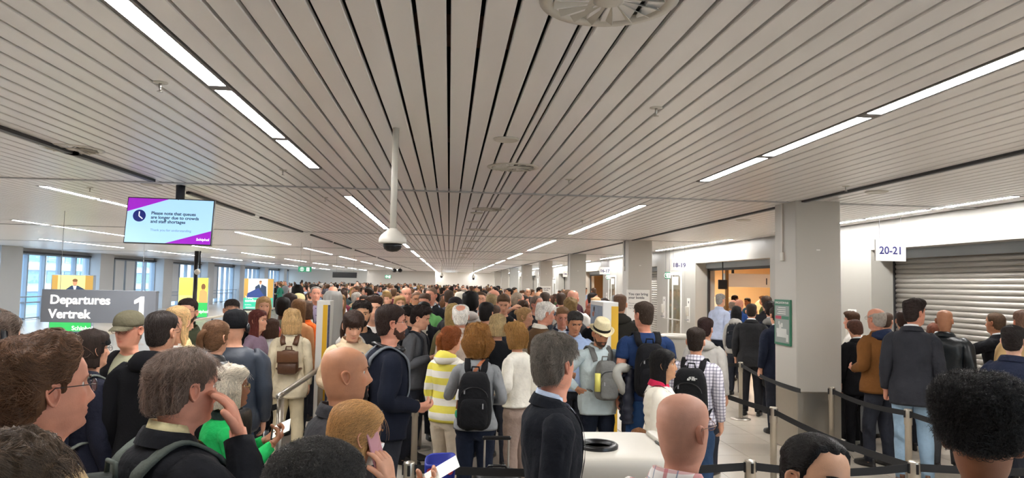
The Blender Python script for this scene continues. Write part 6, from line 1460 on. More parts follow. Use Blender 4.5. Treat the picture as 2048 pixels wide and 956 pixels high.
W, d, w, n = b.hands[-1]; o = thing_on(b, 'surgical_mask', 'pale blue surgical mask dangling from the blonde woman\'s hand', 'mask', W + d * .06 - np.array([0, 0, .09])); m_ = MB()
G = np.array([[(x, .012 * math.sin(z * 60) - .03 * (x / .08) ** 2, z + .01 * math.sin(x * 40)) for x in np.linspace(-.085, .085, 12)] for z in np.linspace(-.05, .045, 10)]); m_.add(G.reshape(-1, 3), grid_faces(10, 12, False)); m_.add((G - (0, .004, 0)).reshape(-1, 3), grid_faces(10, 12, False)[:, ::-1]); m_.build('pleated_sheet', mat('mask_blue', 'b9d3dc', rough=.8), o, smooth=True)
for q in (-1, 1):
    m_ = MB(); a = np.linspace(0, PI, 12); m_.tube(np.stack([q * (.085 + .035 * np.sin(a)), -.03 + 0 * a, .04 * np.cos(a)], -1), .0018, 6); m_.build('ear_loop', M_WHITES, o)
P_('top of a close cropped black curly head in front of the blonde masked woman', 634, 886, 1.42, 40, hair='afro', haircol='3a3633', top='jacket', topcol='26262a', lod=0, skin='brown', strands=(14000, .02, .0006, .010), hairkw=dict(top=.014, side=.010, back=.012, curly=.55 + .5, amp=.15))
b = P_('woman with grey hair and gold glasses in a bright green shirt', 462, 729, 3.75, 80, fem=True, hair='bob', haircol='b9b1a3', top='shirt', topcol='14994d', glasses='b08d4a', L='show', R='show', lod=0, skin='brown', buttons='e8efe6', strands=(4500, .06, .0006, .012), w=1.12, belly=.03, hairkw=dict(long=.0, amp=.5, bun=1), brow='7a7068', collarcol='1d2a26')
hand_thing(b, -1, 'passport', 'black passport with white papers in the green shirt woman\'s hand', 'passport', (.095, .010, .13), '15161a', fwd=.10, parts='passport')
b = P_('woman with brown fringe and ponytail in a beige jacket looking down', 706, 617, 5.5, 172, fem=True, hair='fringepony', haircol='33231c', top='jacket', topcol='cbb496', hood='b9b6b2', lod=0, hp=24, R='hold', L='hold', tailside=.07, strands=(2200, .022, .0006, .002), skin='fair')
P_('man with longish black hair and dark beard facing the camera', 726, 601, 6.4, 168, hair='full' if False else 'messy', haircol='1d1613', top='jacket', topcol='191a1d', beard='241a16', lod=1, skin='olive', hy=10, hairkw=dict(line='short', side=.022, back=.03))
P_('man in white headphones and white tee shirt facing the camera', 748, 591, 6.8, 174, hair='quiff', haircol='3a2820', top='tshirt', topcol='e0dcd8', phones=('e6e3de',), lod=1, skin='fair', stubble=.2)
b = P_('big bearded man in glasses and navy sweater with grey rucksack straps', 783, 609, 4.6, 78, hair='neat', haircol='30221d', top='sweater', topcol='161a27', beard='4a3026', glasses='24201f', phones=('1a1a1c', True), lod=0, w=1.16, belly=.05, skin='pink', R='hold', strands=(2200, .05, .0006, .003))
backpack(b, 'grey rucksack on the back of the big bearded man', '6d6f73', w=.15, h=.22, d=.08, strapcol='6f7378')
b = P_('young man in a grey hooded sweatshirt with red print, hand in pocket', 814, 610, 7.4, 96, hair='messy', haircol='1d1715', top='hoodie', topcol='8e8a85', hood=True, R='pocket', L='pocket', lod=1, bot='1c2030', hp=4)
m_ = MB(); m_.box((-.07, b.g.front(.05, 1.27) - .002, 1.24), (.05, b.g.front(.05, 1.27) + .006, 1.29), .002); m_.build('chest_print', mat('print_red', 'b0564e'), b.root)
b = P_('young man with dark fringe in a grey jacket reading his phone', 836, 609, 7.0, 108, hair='messy', haircol='221815', top='hoodie', topcol='55565a', hood='3a3b40', R='phone', L='hold', lod=1, hp=16, hairkw=dict(front=.014))
hand_thing(b, 1, 'mobile_phone', 'dark mobile phone held by the young man in grey', 'phone', (.072, .009, .15), '17171b', fwd=.07, parts='phone'); backpack(b, 'dark rucksack on the young man reading his phone', '24262c')
# centre
b = P_('red haired woman in a yellow and white striped hooded sweatshirt', 902, 652, 5.7, 34, fem=True, hair='curlpony', haircol='8a4f2c', top='hoodie', topmat=M_STRIPE, topcol='ffffff', hood=True, bot='d5c8b4', botmat=M_CLOTH, lod=0, hy=18, tailside=-.06, strands=(3600, .07, .0006, .008), shoes='dddddd')
b = P_('curly blonde woman in a grey top carrying a large black backpack', 956, 648, 5.3, 4, fem=True, hair='curly', haircol='8a6030', top='sweater', topcol='8b8d90', bot='1b2232', lod=0, R='hold', L='strap', strands=(7000, .06, .0006, .012), hairkw=dict(top=.046, side=.036, back=.044, width=.030))
o = backpack(b, 'large black backpack with a green tag on the curly blonde woman', '17171a', w=.165, h=.255, d=.10, zc=1.13)
m_ = MB(); m_.ball((-.155, -.02, .14), (.015, .02, .035), 10, 8); m_.build('green_tag', mat('tag_green', '3fae86'), o); m_ = MB(); m_.tube([(-.14, -.05, .36), (-.15, -.06, .30), (-.148, -.06, .27)], [.006, .014, .018], 8); m_.build('tassel', M_WHITES, o)
m_ = MB(); X = .1; m_.strip(catmull(np.array([(-.17, .0, 1.02), (-.14, b.g.back(-.14, 1.15, .02), 1.15), (-.02, b.g.back(0, 1.36, .012), 1.36), (.07, -.04, 1.475), (.06, b.g.front(.06, 1.36), 1.36)]), 16), .03, .006); o2 = thing_on(b, 'woven_strap', 'orange woven bag strap across the grey topped curly woman', 'strap', (0, 0, 0)); m_.build('webbing', mat('woven_orange', 'b06a46', var=.5, vscale=90), o2)
P_('woman with wavy blonde hair in a short white jacket', 1034, 643, 5.9, -52, fem=True, hair='curly', haircol='9a7442', top='cropped', topcol='e9e5da', bot='9d8a80', botmat=M_CLOTH, L='hold', lod=0, strands=(4500, .06, .0006, .010), hairkw=dict(long=-.02, width=.018, top=.032, side=.022, back=.032, curly=.35), hp=8)
b = P_('grey haired man in a dark blazer with pale blue collar, seen from behind', 1116, 668, 3.25, 80, hair='messy', haircol='6b645c', top='blazer', topcol='14171f', shirt='b9c6dd', lapel=True, lod=0, skin='pink', hy=-38, strands=(9000, .05, .00055, .010), w=1.0, hairkw=dict(top=.026, side=.014, back=.018, amp=.45))
b = P_('man in a straw fedora with short beard and pale blue shirt', 1199, 634, 6.2, 158, hair='crop', haircol='3a2a22', fedora='dccfa8', beard='4a3a30', top='longshirt', topcol='b9c6c8', lod=0, hp=22, R='hip', L='hold', bot='171c28', skin='tan', w=1.1, belly=.03)
o = backpack(b, 'grey rucksack worn on the chest of the fedora man', '6e6e6b', w=.13, h=.20, d=.085, zc=1.15, front=True); m_ = MB(); m_.cyl((.12, .06, .1), (.12, .06, .28), .03, n=14); m_.build('water_bottle', mat('bottle_yellow', 'd6cf6a', rough=.2), o, smooth=True)
a = np.linspace(-.6, PI + .3, 20); o = thing_on(b, 'neck_pillow', 'grey neck pillow hung on the fedora man\'s rucksack', 'pillow', (-.13, .26, 1.16)); m_ = MB(); m_.tube(np.stack([.02 * np.sin(a * 2), .02 + .03 * np.sin(a), .0 + .12 * np.cos(a) + 0 * a], -1) + np.stack([.10 * np.sin(a) - .05, 0 * a, .03 * np.sin(a)], -1), np.interp(a, [-.6, 0, 2.8, PI + .3], [.03, .05, .05, .03]), 16); m_.build('cushion', mat('pillow_grey', 'a7a69e', rough=.9), o, smooth=True)
o = thing_on(b, 'padded_jacket', 'navy padded jacket hanging from the fedora man\'s arm', 'jacket', (-.27, .2, .74)); m_ = MB(); R = []
for z in np.linspace(0, .56, 34):
    q = 1 + .10 * math.sin(z * 2 * PI / .062); R.append([((.13 * (.75 + z * .6)) * q * math.cos(t), (.085 + .03 * z) * q * math.sin(t), z) for t in np.arange(28) * 2 * PI / 28])
m_.loft(np.array(R)); m_.build('quilted_body', M_PUFF, o, color='161a2c', smooth=True)
m_ = MB(); pts = catmull([(.02, .06, .52), (.06, .12, .36), (.08, .13, .14), (.07, .11, .0)], 24); m_.tube(pts, .055 * (1 + .14 * np.sin(np.arange(24) * 1.7)), 14); m_.build('quilted_sleeve', M_PUFF, o, color='161a2c', smooth=True)
P_('man with dark greying hair and blue shirt looking down, beside the fedora man', 1148, 620, 6.9, 166, hair='neat', haircol='33302e', top='shirt', topcol='9db2d6', hp=20, lod=0, skin='tan', strands=(1800, .04, .0006, .003), L='hold', R='hold')
P_('man in dark rimmed glasses and black jacket behind the fedora', 1200, 607, 7.9, 176, hair='crop', haircol='33241c', top='jacket', topcol='1c1c20', glasses='1c1718', lod=1, skin='pink')
P_('white haired man in a brown corduroy jacket, in profile', 1087, 602, 7.3, 72, hair='messy', haircol='d6d2cc', top='jacket', topcol='5f452c', collarcol='e6dfd2', lod=0, skin='pink', hp=12, strands=(2600, .04, .0007, .004), amp=1.2, hairkw=dict(top=.022, side=.012, back=.016))
P_('fair haired man in reading glasses and navy jacket', 1124, 612, 7.7, 172, hair='neat', haircol='7a5c42', top='jacket', topcol='20263a', shirt='cfd6e2', glasses='9a5a52', lod=1, hp=14, skin='pink')
P_('white haired man with a pink bald crown, seen from behind', 922, 608, 6.7, 4, hair='crownbald', haircol='d8d4ce', top='shirt', topcol='b9a99c', lod=0, skin='pink', strands=(2600, .05, .0006, .002))
P_('man with thick black hair and dark collar, seen from behind', 972, 604, 7.3, 12, hair='neat', haircol='1a1615', top='jacket', topcol='1f222c', lod=1, hy=10)
P_('woman with an ash blonde bob and black top, seen from behind', 996, 628, 6.6, 12, fem=True, hair='bob', haircol='a8926a', top='sweater', topcol='15161a', lod=0, strands=(2200, .07, .0006, .003), hairkw=dict(long=.0, width=.022, top=.03, back=.034))
P_('smiling woman with tied blonde hair, in profile', 1050, 614, 8.0, 102, fem=True, hair='bun', haircol='a8845a', top='jacket', topcol='c9bca8', lod=1, shirt='20201f', skin='fair')
P_('tall woman in a black sleeveless top looking down', 1007, 586, 9.0, 178, fem=True, hair='crop', haircol='5a4432', top='tank', topcol='16161a', hp=22, lod=1, openneck=.05, skin='fair', hairkw=dict(top=.02, side=.012, back=.014))
P_('man in a bright blue face mask', 1074, 592, 9.2, 130, hair='receding', haircol='6a5a50', top='jacket', topcol='2c2a2e', mask=('2f62c4',), lod=1, skin='pink', w=1.05)
P_('woman raising her arm to her head beside the black sleeveless top', 1046, 600, 9.4, -25, fem=True, hair='bun', haircol='3d2b20', top='tank', topcol='3a3436', L='scratch', lod=1, skin='fair')
P_('man with short hair in a tight fade behind the black haired man', 990, 610, 8.6, 16, hair='buzz', haircol='5e4a3e', top='tshirt', topcol='4c4d55', lod=1)
P_('man in a bright green tee shirt looking down', 852, 585, 9.2, -160, hair='crop', haircol='4a3528', top='tshirt', topcol='7fca7c', lod=1, hp=14, skin='pink', w=1.08)
P_('woman in a black jacket with a white mask under her chin', 848, 603, 8.0, 176, fem=True, hair='pony', haircol='181412', top='jacket', topcol='1b1c22', shirt='d9d4c8', mask=('f0f0ee', True), lod=1, skin='black', L='hold')
P_('tanned man in thin glasses with shaved head', 834, 584, 9.6, 170, hair='buzz', haircol='6e5240', top='jacket', topcol='4f4a44', glasses='6a5040', lod=1, skin='tan')
P_('bald man with a grey open jacket facing the camera', 813, 575, 10.6, 168, hair='horseshoe', haircol='6b5a4e', top='jacket', topcol='3d4042', shirt='77797a', lod=1, skin='pink')
P_('smiling blonde woman below the white totem', 800, 591, 9.6, 168, fem=True, hair='shoulder', haircol='9a7a50', top='sweater', topcol='6a625a', lod=1, skin='fair')
P_('tall man in a black suit jacket behind the green tee shirt', 863, 575, 10.6, -150, hair='crop', haircol='6a5646', top='blazer', topcol='191a1f', shirt='c9ccd0', lod=1, skin='pink')
P_('person in a white knitted hat seen from behind', 922, 584, 9.8, 6, cap='beanie', capcol='e3dccd', hair='crop', haircol='6a4a34', top='jacket', topcol='3a3436', lod=1)
P_('person with a large round black afro', 941, 583, 9.6, 8, hair='afro', haircol='0f0d0d', top='hoodie', topcol='d9d5d0', hood=True, lod=1, skin='black')
P_('person in a dark cap beside the white knitted hat', 911, 593, 9.0, 30, cap='cap', capcol='2a2529', hair='crop', haircol='3a2c24', top='jacket', topcol='39373a', lod=1)
P_('woman with blonde hair and a khaki shoulder, pale blue bag strap', 906, 606, 7.9, 10, fem=True, hair='shoulder', haircol='a58a58', top='jacket', topcol='7d7350', lod=1)
P_('tall man with brown hair in a charcoal tee shirt, seen from behind', 898, 580, 10.0, 10, hair='crop', haircol='43342a', top='tshirt', topcol='3b3a40', lod=1, w=1.06)
P_('woman with long straight ash hair, seen from behind', 984, 588, 9.4, 20, fem=True, hair='straightlong', haircol='8f7a58', top='jacket', topcol='4a4039', lod=1)
P_('man in glasses and black tie facing the camera', 961, 583, 10.2, 174, hair='crop', haircol='4a382c', top='blazer', topcol='17181d', shirt='d0d0d2', glasses='2a2626', lod=1)
P_('bald man in a black cap brim crowd, looking aside', 988, 580, 11.2, 110, hair='horseshoe', haircol='9a8878', top='jacket', topcol='2d2a30', lod=1, skin='pink')
P_('grey haired man in a black jacket and white collar, looking aside', 1036, 585, 10.2, 70, hair='receding', haircol='9a8a78', top='blazer', topcol='1b1c22', shirt='d6d3cd', lod=1, skin='pink')
P_('brown haired man in a grey jacket near the poster column', 1090, 584, 10.6, 8, hair='crop', haircol='3c3028', top='jacket', topcol='3d4652', lod=1)
P_('bald man in a white tee shirt, seen from behind', 1146, 581, 9.6, 16, top='tshirt', topcol='e0dbd4', lod=1, skin='pink', w=1.12, scalp=.12)
P_('person with short straw blond hair behind the greying man', 1141, 596, 8.6, 10, hair='messy', haircol='8a7048', top='jacket', topcol='5a5a5e', lod=1)
P_('man with neat brown hair and white shirt near the column', 1122, 585, 10.8, 4, hair='crop', haircol='3a2a20', top='shirt', topcol='d5dbd2', lod=1)
P_('person with a pale blond crop beside the yellow edged totem', 1192, 594, 10.2, 10, hair='crop', haircol='b09064', top='jacket', topcol='4a3430', lod=1)
P_('woman in a turquoise top before the far gate', 1209, 596, 12.0, 60, fem=True, hair='bob', haircol='241b18', top='sweater', topcol='6fc0b8', lod=1)
P_('man in a face mask and rust jacket before the far gate', 1186, 585, 14.5, 100, hair='crop', haircol='1f1815', top='jacket', topcol='5a2f22', mask=('eeeeee',), lod=1)
# gate side
b = P_('man in a navy tee shirt with a black backpack, turned aside', 1291, 603, 7.0, -12, hair='crop', haircol='3a2d24', top='tshirt', topcol='1f355e', lod=0, hy=-28, bot='27436c', w=1.10, skin='pink', shoes='d0d0d0', strands=(1500, .03, .0006, .002))
backpack(b, 'black backpack with a round top on the navy tee shirt man', '131317', w=.155, h=.24, d=.10, zc=1.15)
P_('man in a charcoal hooded jacket, seen from behind, beside the bottle poster', 1240, 588, 7.9, 6, hair='crop', haircol='6a4f3e', top='hoodie', topcol='35332f', hood=True, lod=1, w=1.12)
b = P_('woman with long black hair in a white padded jacket with pink collar', 1327, 698, 5.3, 88, fem=True, hair='long', haircol='120f0f', top='puffer', topcol='e6dfcf', collar=True, collarcol='c8264c', lod=0, skin='olive', strands=(3500, .10, .0006, .002), hairkw=dict(phi0=1.25, amp=.15))
shoulder_bag(b, 'brown leather bag beside the white padded jacket', '3f2414', -1, .78, .13, .14)
b = P_('man in a checked shirt carrying a large black rucksack with white emblem', 1392, 655, 6.4, 12, hair='crop', haircol='2b211b', top='shirt', topmat=M_CHECK, topcol='ffffff', lod=0, bot='2f4563', w=1.04, strands=(2200, .035, .0006, .003), hairkw=dict(top=.02, side=.01))
o = backpack(b, 'large black rucksack with white emblem on the checked shirt man', '141416', w=.175, h=.265, d=.105, zc=1.14, logo=True); m_ = MB(); m_.cyl((-.185, .0, .1), (-.185, 0, .2), .034, n=14); m_.cyl((-.185, .0, .2), (-.185, 0, .235), .02, n=14); m_.build('white_bottle', M_WHITEP, o, smooth=True)
P_('person with dark reddish hair and pale grey hood before the checked shirt man', 1411, 635, 7.8, 20, hair='neat', haircol='2e1c1a', top='hoodie', topcol='b4b0aa', hood=True, lod=1)
b = P_('bald man in a white shirt with red checks, glasses, seen from behind', 1362, 787, 2.30, 26, top='shirt', topmat=M_PLAID, topcol='ffffff', glasses='8a6a5a', lod=0, skin='d09a84', hy=12, w=1.1, jaw=1.05, scalp=.10, brow='7a5a4a')
P_('woman with black hair tied in a loose bun, only her forehead showing', 1628, 872, 2.08, 118, fem=True, hair='bun', haircol='14100f', top='jacket', topcol='2a2a30', lod=0, skin='d8a585', hy=20, ht_=-8, strands=(5500, .09, .0005, .006), hairkw=dict(line='high'))
P_('head of tight black curls seen from behind', 1962, 757, 1.78, 4, hair='curlytop', haircol='151212', top='shirt', topcol='23232a', lod=0, skin='brown', strands=(15000, .04, .0008, .020))
b = P_('tall man in a grey blazer and light jeans, looking aside', 1822, 597, 7.55, -2, hair='quiff', haircol='2b211e', hairkw=dict(top=.024, front=.008), top='blazer', topcol='2e2f35', bot='8aa3b8', lod=0, hy=48, shoes='5a3a26', R='carry', L='carry', shirt='e2e2e4', strands=(2400, .04, .0006, .003), skin='pink', amp=.9)
P_('bald man in a black leather jacket before the shutter', 1889, 620, 8.2, 14, top='jacket', topcol='12191e', topmat=M_LEATHER, lod=1, skin='tan', w=1.15, scalp=.1, bot='4a4a4c')
P_('man in a black suit reaching out his arm before the shutter', 1990, 625, 8.6, -58, hair='receding', haircol='5a4636', top='blazer', topcol='131318', shirt='e8e8ea', L='point', lod=1, skin='tan', bot='15151a', botmat=M_CLOTH)
P_('person with short black hair and navy jacket nearest the shutter', 2026, 651, 6.1, 16, hair='neat', haircol='1e1715', top='jacket', topcol='20263a', lod=1, skin='pale')
P_('balding man in a sand coloured jacket at the shutter end', 2046, 620, 7.7, -14, hair='crop', haircol='7a5e4e', top='jacket', topcol='c9a878', lod=1, skin='pink')
P_('young man in a white shirt looking aside behind the nearest column', 1703, 623, 10.2, -72, hair='quiff', haircol='4b3424', top='shirt', topcol='e8e4dd', lod=1, R='hold', L='hold', skin='pink')
P_('person with chin length brown hair and black suit by the column', 1713, 638, 9.0, -28, hair='short', haircol='4a2f24', top='blazer', topcol='121216', shirt='dadada', lod=1, bot='121216', botmat=M_CLOTH, hp=18, hairkw=dict(side=.02, back=.022))
b = P_('older bald man in glasses and a brown jacket with navy hood', 1752, 617, 8.6, -48, hair='horseshoe', haircol='a39a90', top='jacket', topcol='7a5028', hood='1f2a44', glasses='3a3230', lod=1, skin='pink', R='hold', L='hold', w=1.1)
P_('dark haired man mostly hidden behind the older man in glasses', 1773, 625, 9.8, 20, hair='crop', haircol='4a3a30', top='jacket', topcol='3a3a40', lod=1)
P_('brown haired person hidden behind the grey blazer man', 1806, 621, 9.6, -8, hair='neat', haircol='33231c', top='jacket', topcol='46323a', lod=1)
P_('person with auburn hair between the grey blazer and the leather jacket', 1868, 646, 9.6, 6, fem=True, hair='bob', haircol='5e3322', top='jacket', topcol='6a4a3a', lod=1)
b = P_('man in a dark suit standing in the aisle, seen from behind', 1503, 607, 11.4, 4, hair='crop', haircol='2f2620', top='blazer', topcol='2a2a2c', bot='26262a', botmat=M_CLOTH, lod=1, shirt='e4e4e6', R='carry', w=1.08, shoes='0e0e10')
W = b.hands[1][0]; o = thing_on(b, 'holdall', 'black holdall carried by the dark suited man in the aisle', 'bag', (W[0] + .0, W[1] + .02, W[2] - .42)); m_ = MB(); m_.box((-.09, -.2, 0), (.09, .2, .26), .05); m_.build('body', M_LEATHER, o, color='131315', smooth=True); m_ = MB(); m_.tube([(0, -.1, .25), (0, -.08, .34), (0, .04, .34), (0, .06, .25)], .01, 8); m_.build('handle', M_LEATHER, o, color='131315', smooth=True)
P_('grey haired man in a pale blue shirt at the open gate', 1441, 587, 15.0, 44, hair='neat', haircol='8f8c88', top='shirt', topcol='b9c4de', lod=1, bot='1d212b', w=1.05)
P_('bald man in a royal blue jacket inside the gate', 1479, 599, 15.4, 30, top='blazer', topcol='2c4c8a', lod=1, skin='pink', scalp=.12)
P_('bald man in a light blue shirt beside the royal blue jacket', 1466, 600, 16.0, 20, hair='horseshoe', haircol='8a7a6c', top='shirt', topcol='9fb6dc', lod=1, skin='pink')
b = P_('person with black bobbed hair and pale grey hood near the gate', 1473, 612, 13.4, 16, fem=True, hair='bob', haircol='0f0e0f', top='hoodie', topcol='aba8a2', hood=True, lod=1); backpack(b, 'dark rucksack on the person with the black bob', '22242a')
P_('dark haired man in a black jacket at the edge of the grey column', 1533, 592, 13.2, -12, hair='short', haircol='3a2a20', top='jacket', topcol='1d1d22', lod=1)
P_('dark haired person with a grey hood beside the grey column', 1541, 603, 11.2, -14, hair='messy', haircol='1f1917', top='jacket', topcol='1b2030', hood='8a8a86', lod=1, shirt='dfe2e6')
P_('man in a navy suit half hidden behind the grey column', 1552, 613, 10.0, -30, hair='crop', haircol='2a211c', top='blazer', topcol='1c2233', lod=1, shirt='e6e6ea')
P_('tan officer in shirt sleeves inside the security lanes', 1470, 590, 20.5, 60, hair='crop', haircol='2a1d16', top='tshirt', topcol='c9a070', lod=1, skin='tan')
P_('person with auburn hair low down behind the white waste container', 1278, 870, 5.5, 20, fem=True, hair='bob', haircol='6a4426', top='sweater', topcol='6a4a30', lod=1, minH=1.0)
# ------------------------------------------------------------------ luggage and small things
def suitcase(x, y, w, h, d, col, label, rz=0.0, handle=True, name='suitcase', mtl=None):
    o = empty(name, (x, y, 0), rz); v = MB(); v.box((-w / 2, -d / 2, .05), (w / 2, d / 2, h), .05); v.build('shell', mtl or M_CLOTH, o, color=col, smooth=True)
    v = MB(); v.box((-w * .4, -d / 2 - .02, .1), (w * .4, -d / 2 + .02, h * .62), .02); v.build('front_pocket', mtl or M_CLOTH, o, color=col, smooth=True)
    for q in (-1, 1):
        v = MB(); v.cyl((q * w * .4, -d * .3 - .012, .03), (q * w * .4, -d * .3 + .012, .03), .03, n=14); v.build('wheel', M_BLACKP, o)
        if handle: v = MB(); v.cyl((q * .09, d * .35, h - .02), (q * .09, d * .35, h + .22), .008, n=8); v.build('pull_rod', M_METAL, o)
    if handle: v = MB(); v.box((-.11, d * .35 - .014, h + .2), (.11, d * .35 + .014, h + .23), .01); v.build('pull_handle', M_BLACKP, o)
    v = MB(); v.tube([(-.08, 0, h - .005), (-.06, 0, h + .03), (.06, 0, h + .03), (.08, 0, h - .005)], .01, 8); v.build('top_handle', M_BLACKP, o, smooth=True)
    return tag(o, label, 'suitcase')
A, B = at_y(1688, 800, 8.95), at_y(1754, 895, 8.95)
suitcase((A[0] + B[0]) / 2, 9.05, B[0] - A[0], .70, .28, '121215', 'large black suitcase standing beside the nearest grey column')
o = empty('travel_bag', ((A[0] + B[0]) / 2, 9.05, .705)); v = MB(); v.box((-.2, -.13, 0), (.2, .13, .24), .04); v.build('body', M_CLOTH, o, color='17171b', smooth=True); v = MB(); v.tube([(-.1, -.02, .235), (-.07, -.02, .30), (.07, -.02, .30), (.1, -.02, .235)], .01, 8); v.build('handle', M_BLACKP, o, smooth=True); v = MB(); v.box((-.05, -.134, .05), (.05, -.128, .06)); v.build('zip_pull', M_METAL, o); tag(o, 'black travel bag resting on the large black suitcase', 'bag')
P = at_y(1745, 800, 8.3); o = empty('tote_bag', (P[0], 8.3, .28)); v = MB(); v.box((-.14, -.05, 0), (.14, .05, .34), .03); v.build('body', M_CLOTH, o, color='6f7173', smooth=True); v = MB(); v.tube([(-.07, 0, .33), (-.05, 0, .5), (.05, 0, .5), (.07, 0, .33)], .008, 8); v.build('handle', M_CLOTH, o, color='6f7173', smooth=True); tag(o, 'flat grey tote bag hanging beside the light jeans', 'bag')
P = at_y(998, 885, 5.2); suitcase(P[0], 5.35, .36, .62, .24, '131315', 'black suitcase with a shiny wrap by the striped and curly haired women', mtl=M_LEATHER)
P = at_y(880, 935, 3.3); Z = at_y(880, 922, 3.3)[2]; o = empty('blue_pouch', (P[0], 3.35, Z - .2)); v = MB(); a = np.arange(28) * 2 * PI / 28
def sq(w, d, z, k=.45): return [(math.copysign(abs(math.cos(t)) ** k, math.cos(t)) * w, math.copysign(abs(math.sin(t)) ** k, math.sin(t)) * d, z + .008 * math.cos(t) + .012 * math.sin(t)) for t in a]
v.loft(np.array([sq(.062, .05, 0), sq(.068, .055, .1), sq(.072, .058, .19), sq(.070, .056, .2), sq(.062, .05, .195), sq(.058, .046, .08)])); v.build('cup', mat('pouch_blue', '1d2f9a', rough=.55), o, smooth=True)
for x in (-.045, .045):
    v = MB(); v.cyl((x, -.062, .155), (x, -.057, .155), .014, n=18); v.build('red_dot', mat('dot_red', 'c03a44'), o)
v = MB(); v.box((-.03, -.05, -.8), (.03, .04, 0)); v.build('stalk', M_BLACKP, o); tag(o, 'blue cloth pouch with red dots on the belt barrier', 'pouch'); o.location.z = Z - .2
# ------------------------------------------------------------------ the rest of the queue: types built once, then copied with their parts
HAIRN = [('short', '2a2019', 'dark brown short hair'), ('crop', '15110f', 'cropped black hair'), ('neat', '5a4230', 'neat brown hair'), ('messy', '8a6c44', 'tousled blond hair'), ('receding', '8e8880', 'receding grey hair'), ('horseshoe', 'a59a8e', 'a bald crown'),
         ('bob', '4a3226', 'a brown bob'), ('shoulder', 'a5834f', 'shoulder length blond hair'), ('long', '1a1412', 'long black hair'), ('pony', '6e4c30', 'a chestnut ponytail'), ('curly', '5f3f26', 'curly brown hair'), ('bun', '3a281e', 'dark hair in a bun'), ('afro', '100d0c', 'a black afro'), ('shoulder', '7a3f24', 'ginger hair')]
PROTO = []
KINDS_ = ['jacket', 'tshirt', 'hoodie', 'sweater', 'shirt', 'blazer']
def proto(i, hs, fem, top, pose):
    b = person('x', fem=fem, hair=hs, top=top, lod=2, at=(0, -50, 0), height=1.75, L=pose[0], R=pose[1], eyes=False, skin='fair', w=random.uniform(.98, 1.12))
    return b.root
POSES_ = [('down', 'down'), ('hold', 'hold'), ('phone', 'hold'), ('pocket', 'down')]
pi = 0
for hi, (hs, hc, hn) in enumerate(HAIRN):
    for v_ in range(2):
        top = KINDS_[(hi + 3 * v_) % 6]; PROTO.append((hi, top, proto(pi, hs, hs in ('bob', 'shoulder', 'long', 'pony', 'curly', 'bun'), top, POSES_[(hi + v_) % 4]))); pi += 1
TOPC = [('141519', 'black'), ('20263a', 'navy'), ('5f2430', 'maroon'), ('d9d5cc', 'white'), ('8a8c90', 'grey'), ('37474a', 'slate'), ('7a5c3e', 'tan'), ('3d4a2e', 'olive'), ('a6b8d0', 'pale blue'), ('b8685a', 'coral'), ('2f5a7a', 'blue'), ('c9b08a', 'beige'), ('5a3a4a', 'plum'), ('3f3029', 'dark brown'), ('2c6a5a', 'teal'), ('c46a8a', 'pink')]
SK = ['e2b39a', 'd8a184', 'd3937a', 'c2926f', 'b98262', '8a5a40', '523427']
TN = {'jacket': 'jacket', 'tshirt': 'tee shirt', 'hoodie': 'hooded top', 'sweater': 'sweater', 'shirt': 'shirt', 'blazer': 'blazer'}
used = set(); placed = [(b.root.location.x, b.root.location.y) for b in PEOPLE if b.root.location.y > -10]
def zone(x, y):
    k = int((y - COL0 + 4.1) // BAY); side = 'gate side' if x > 2.6 else ('gate lane' if x > .4 else ('mid hall' if x > -2.4 else ('window lane' if x > -5.9 else 'window wall')))
    return '%s, %s column' % (side, ORD[min(max(k, 0), 8)])
def clone(root):
    c = root.copy(); COL.objects.link(c); kids = []
    for ch in root.children:
        d = ch.copy(); COL.objects.link(d); d.parent = c; kids.append(d)
        for g2 in ch.children: e = g2.copy(); COL.objects.link(e); e.parent = d
    return c, kids
def put(x, y, face=None):
    for tries in range(30):
        hi, top, root = random.choices(PROTO, [WEIGHT[p[0]] for p in PROTO])[0]; tc, tn = random.choice(TOPC); pose_w = random.choice(['facing back', 'turned away', 'facing windows', 'facing gates'])
        key = (hi, top, tn, pose_w, zone(x, y))
        if key not in used: break
    used.add(key); c, kids = clone(root); a = {'facing back': PI, 'turned away': 0, 'facing windows': PI / 2, 'facing gates': -PI / 2}[pose_w] + random.uniform(-.5, .5)
    c.location = (x, y, 0); c.rotation_euler = (0, 0, a); s = random.gauss(1.0, .042) * (.955 if HAIRN[hi][0] in ('bob', 'shoulder', 'long', 'pony', 'curly', 'bun') else 1.0); s = min(max(s, .88), 1.07); c.scale = (s, s, s)
    hc = np.array(lin(HAIRN[hi][1])); hc[:3] *= random.uniform(.7, 1.3); sk = lin('2f1f18' if False else random.choice(SK[:5] if HAIRN[hi][0] != 'afro' else SK[5:]))
    for k in kids:
        n = k.name.split('.')[0]
        if n == 'body': k.color = sk
        elif n == 'hair': k.color = tuple(hc)
        elif n == 'trousers': k.color = lin(random.choice(['1b1d24', '2a3448', '3a3a3c', '6a5c48', '4a5a74']))
        else: k.color = lin(tc)
    c['label'] = 'person in %s %s, %s, %s, %s' % (tn, TN[top], HAIRN[hi][2].replace('a bald', 'bald').replace('a brown', 'brown').replace('a black', 'black').replace('a chestnut', 'chestnut').replace('dark hair in a bun', 'dark bun').replace('shoulder length', 'long'), pose_w, zone(x, y)); c['category'] = 'person'; c['group'] = 'people in the long queue'
    placed.append((x, y)); return c
WEIGHT = [18, 14, 12, 4, 6, 5, 9, 4, 7, 6, 3, 6, 3, 1]
def visible_x(y): # lateral limits of what the photograph shows of the crowd at that distance
    return (-0.19 if y < 44 else -.26) * y - .3, min(4.0, .9 * y)
want = 196; n_ = 0; tries = 0
zones_n = []
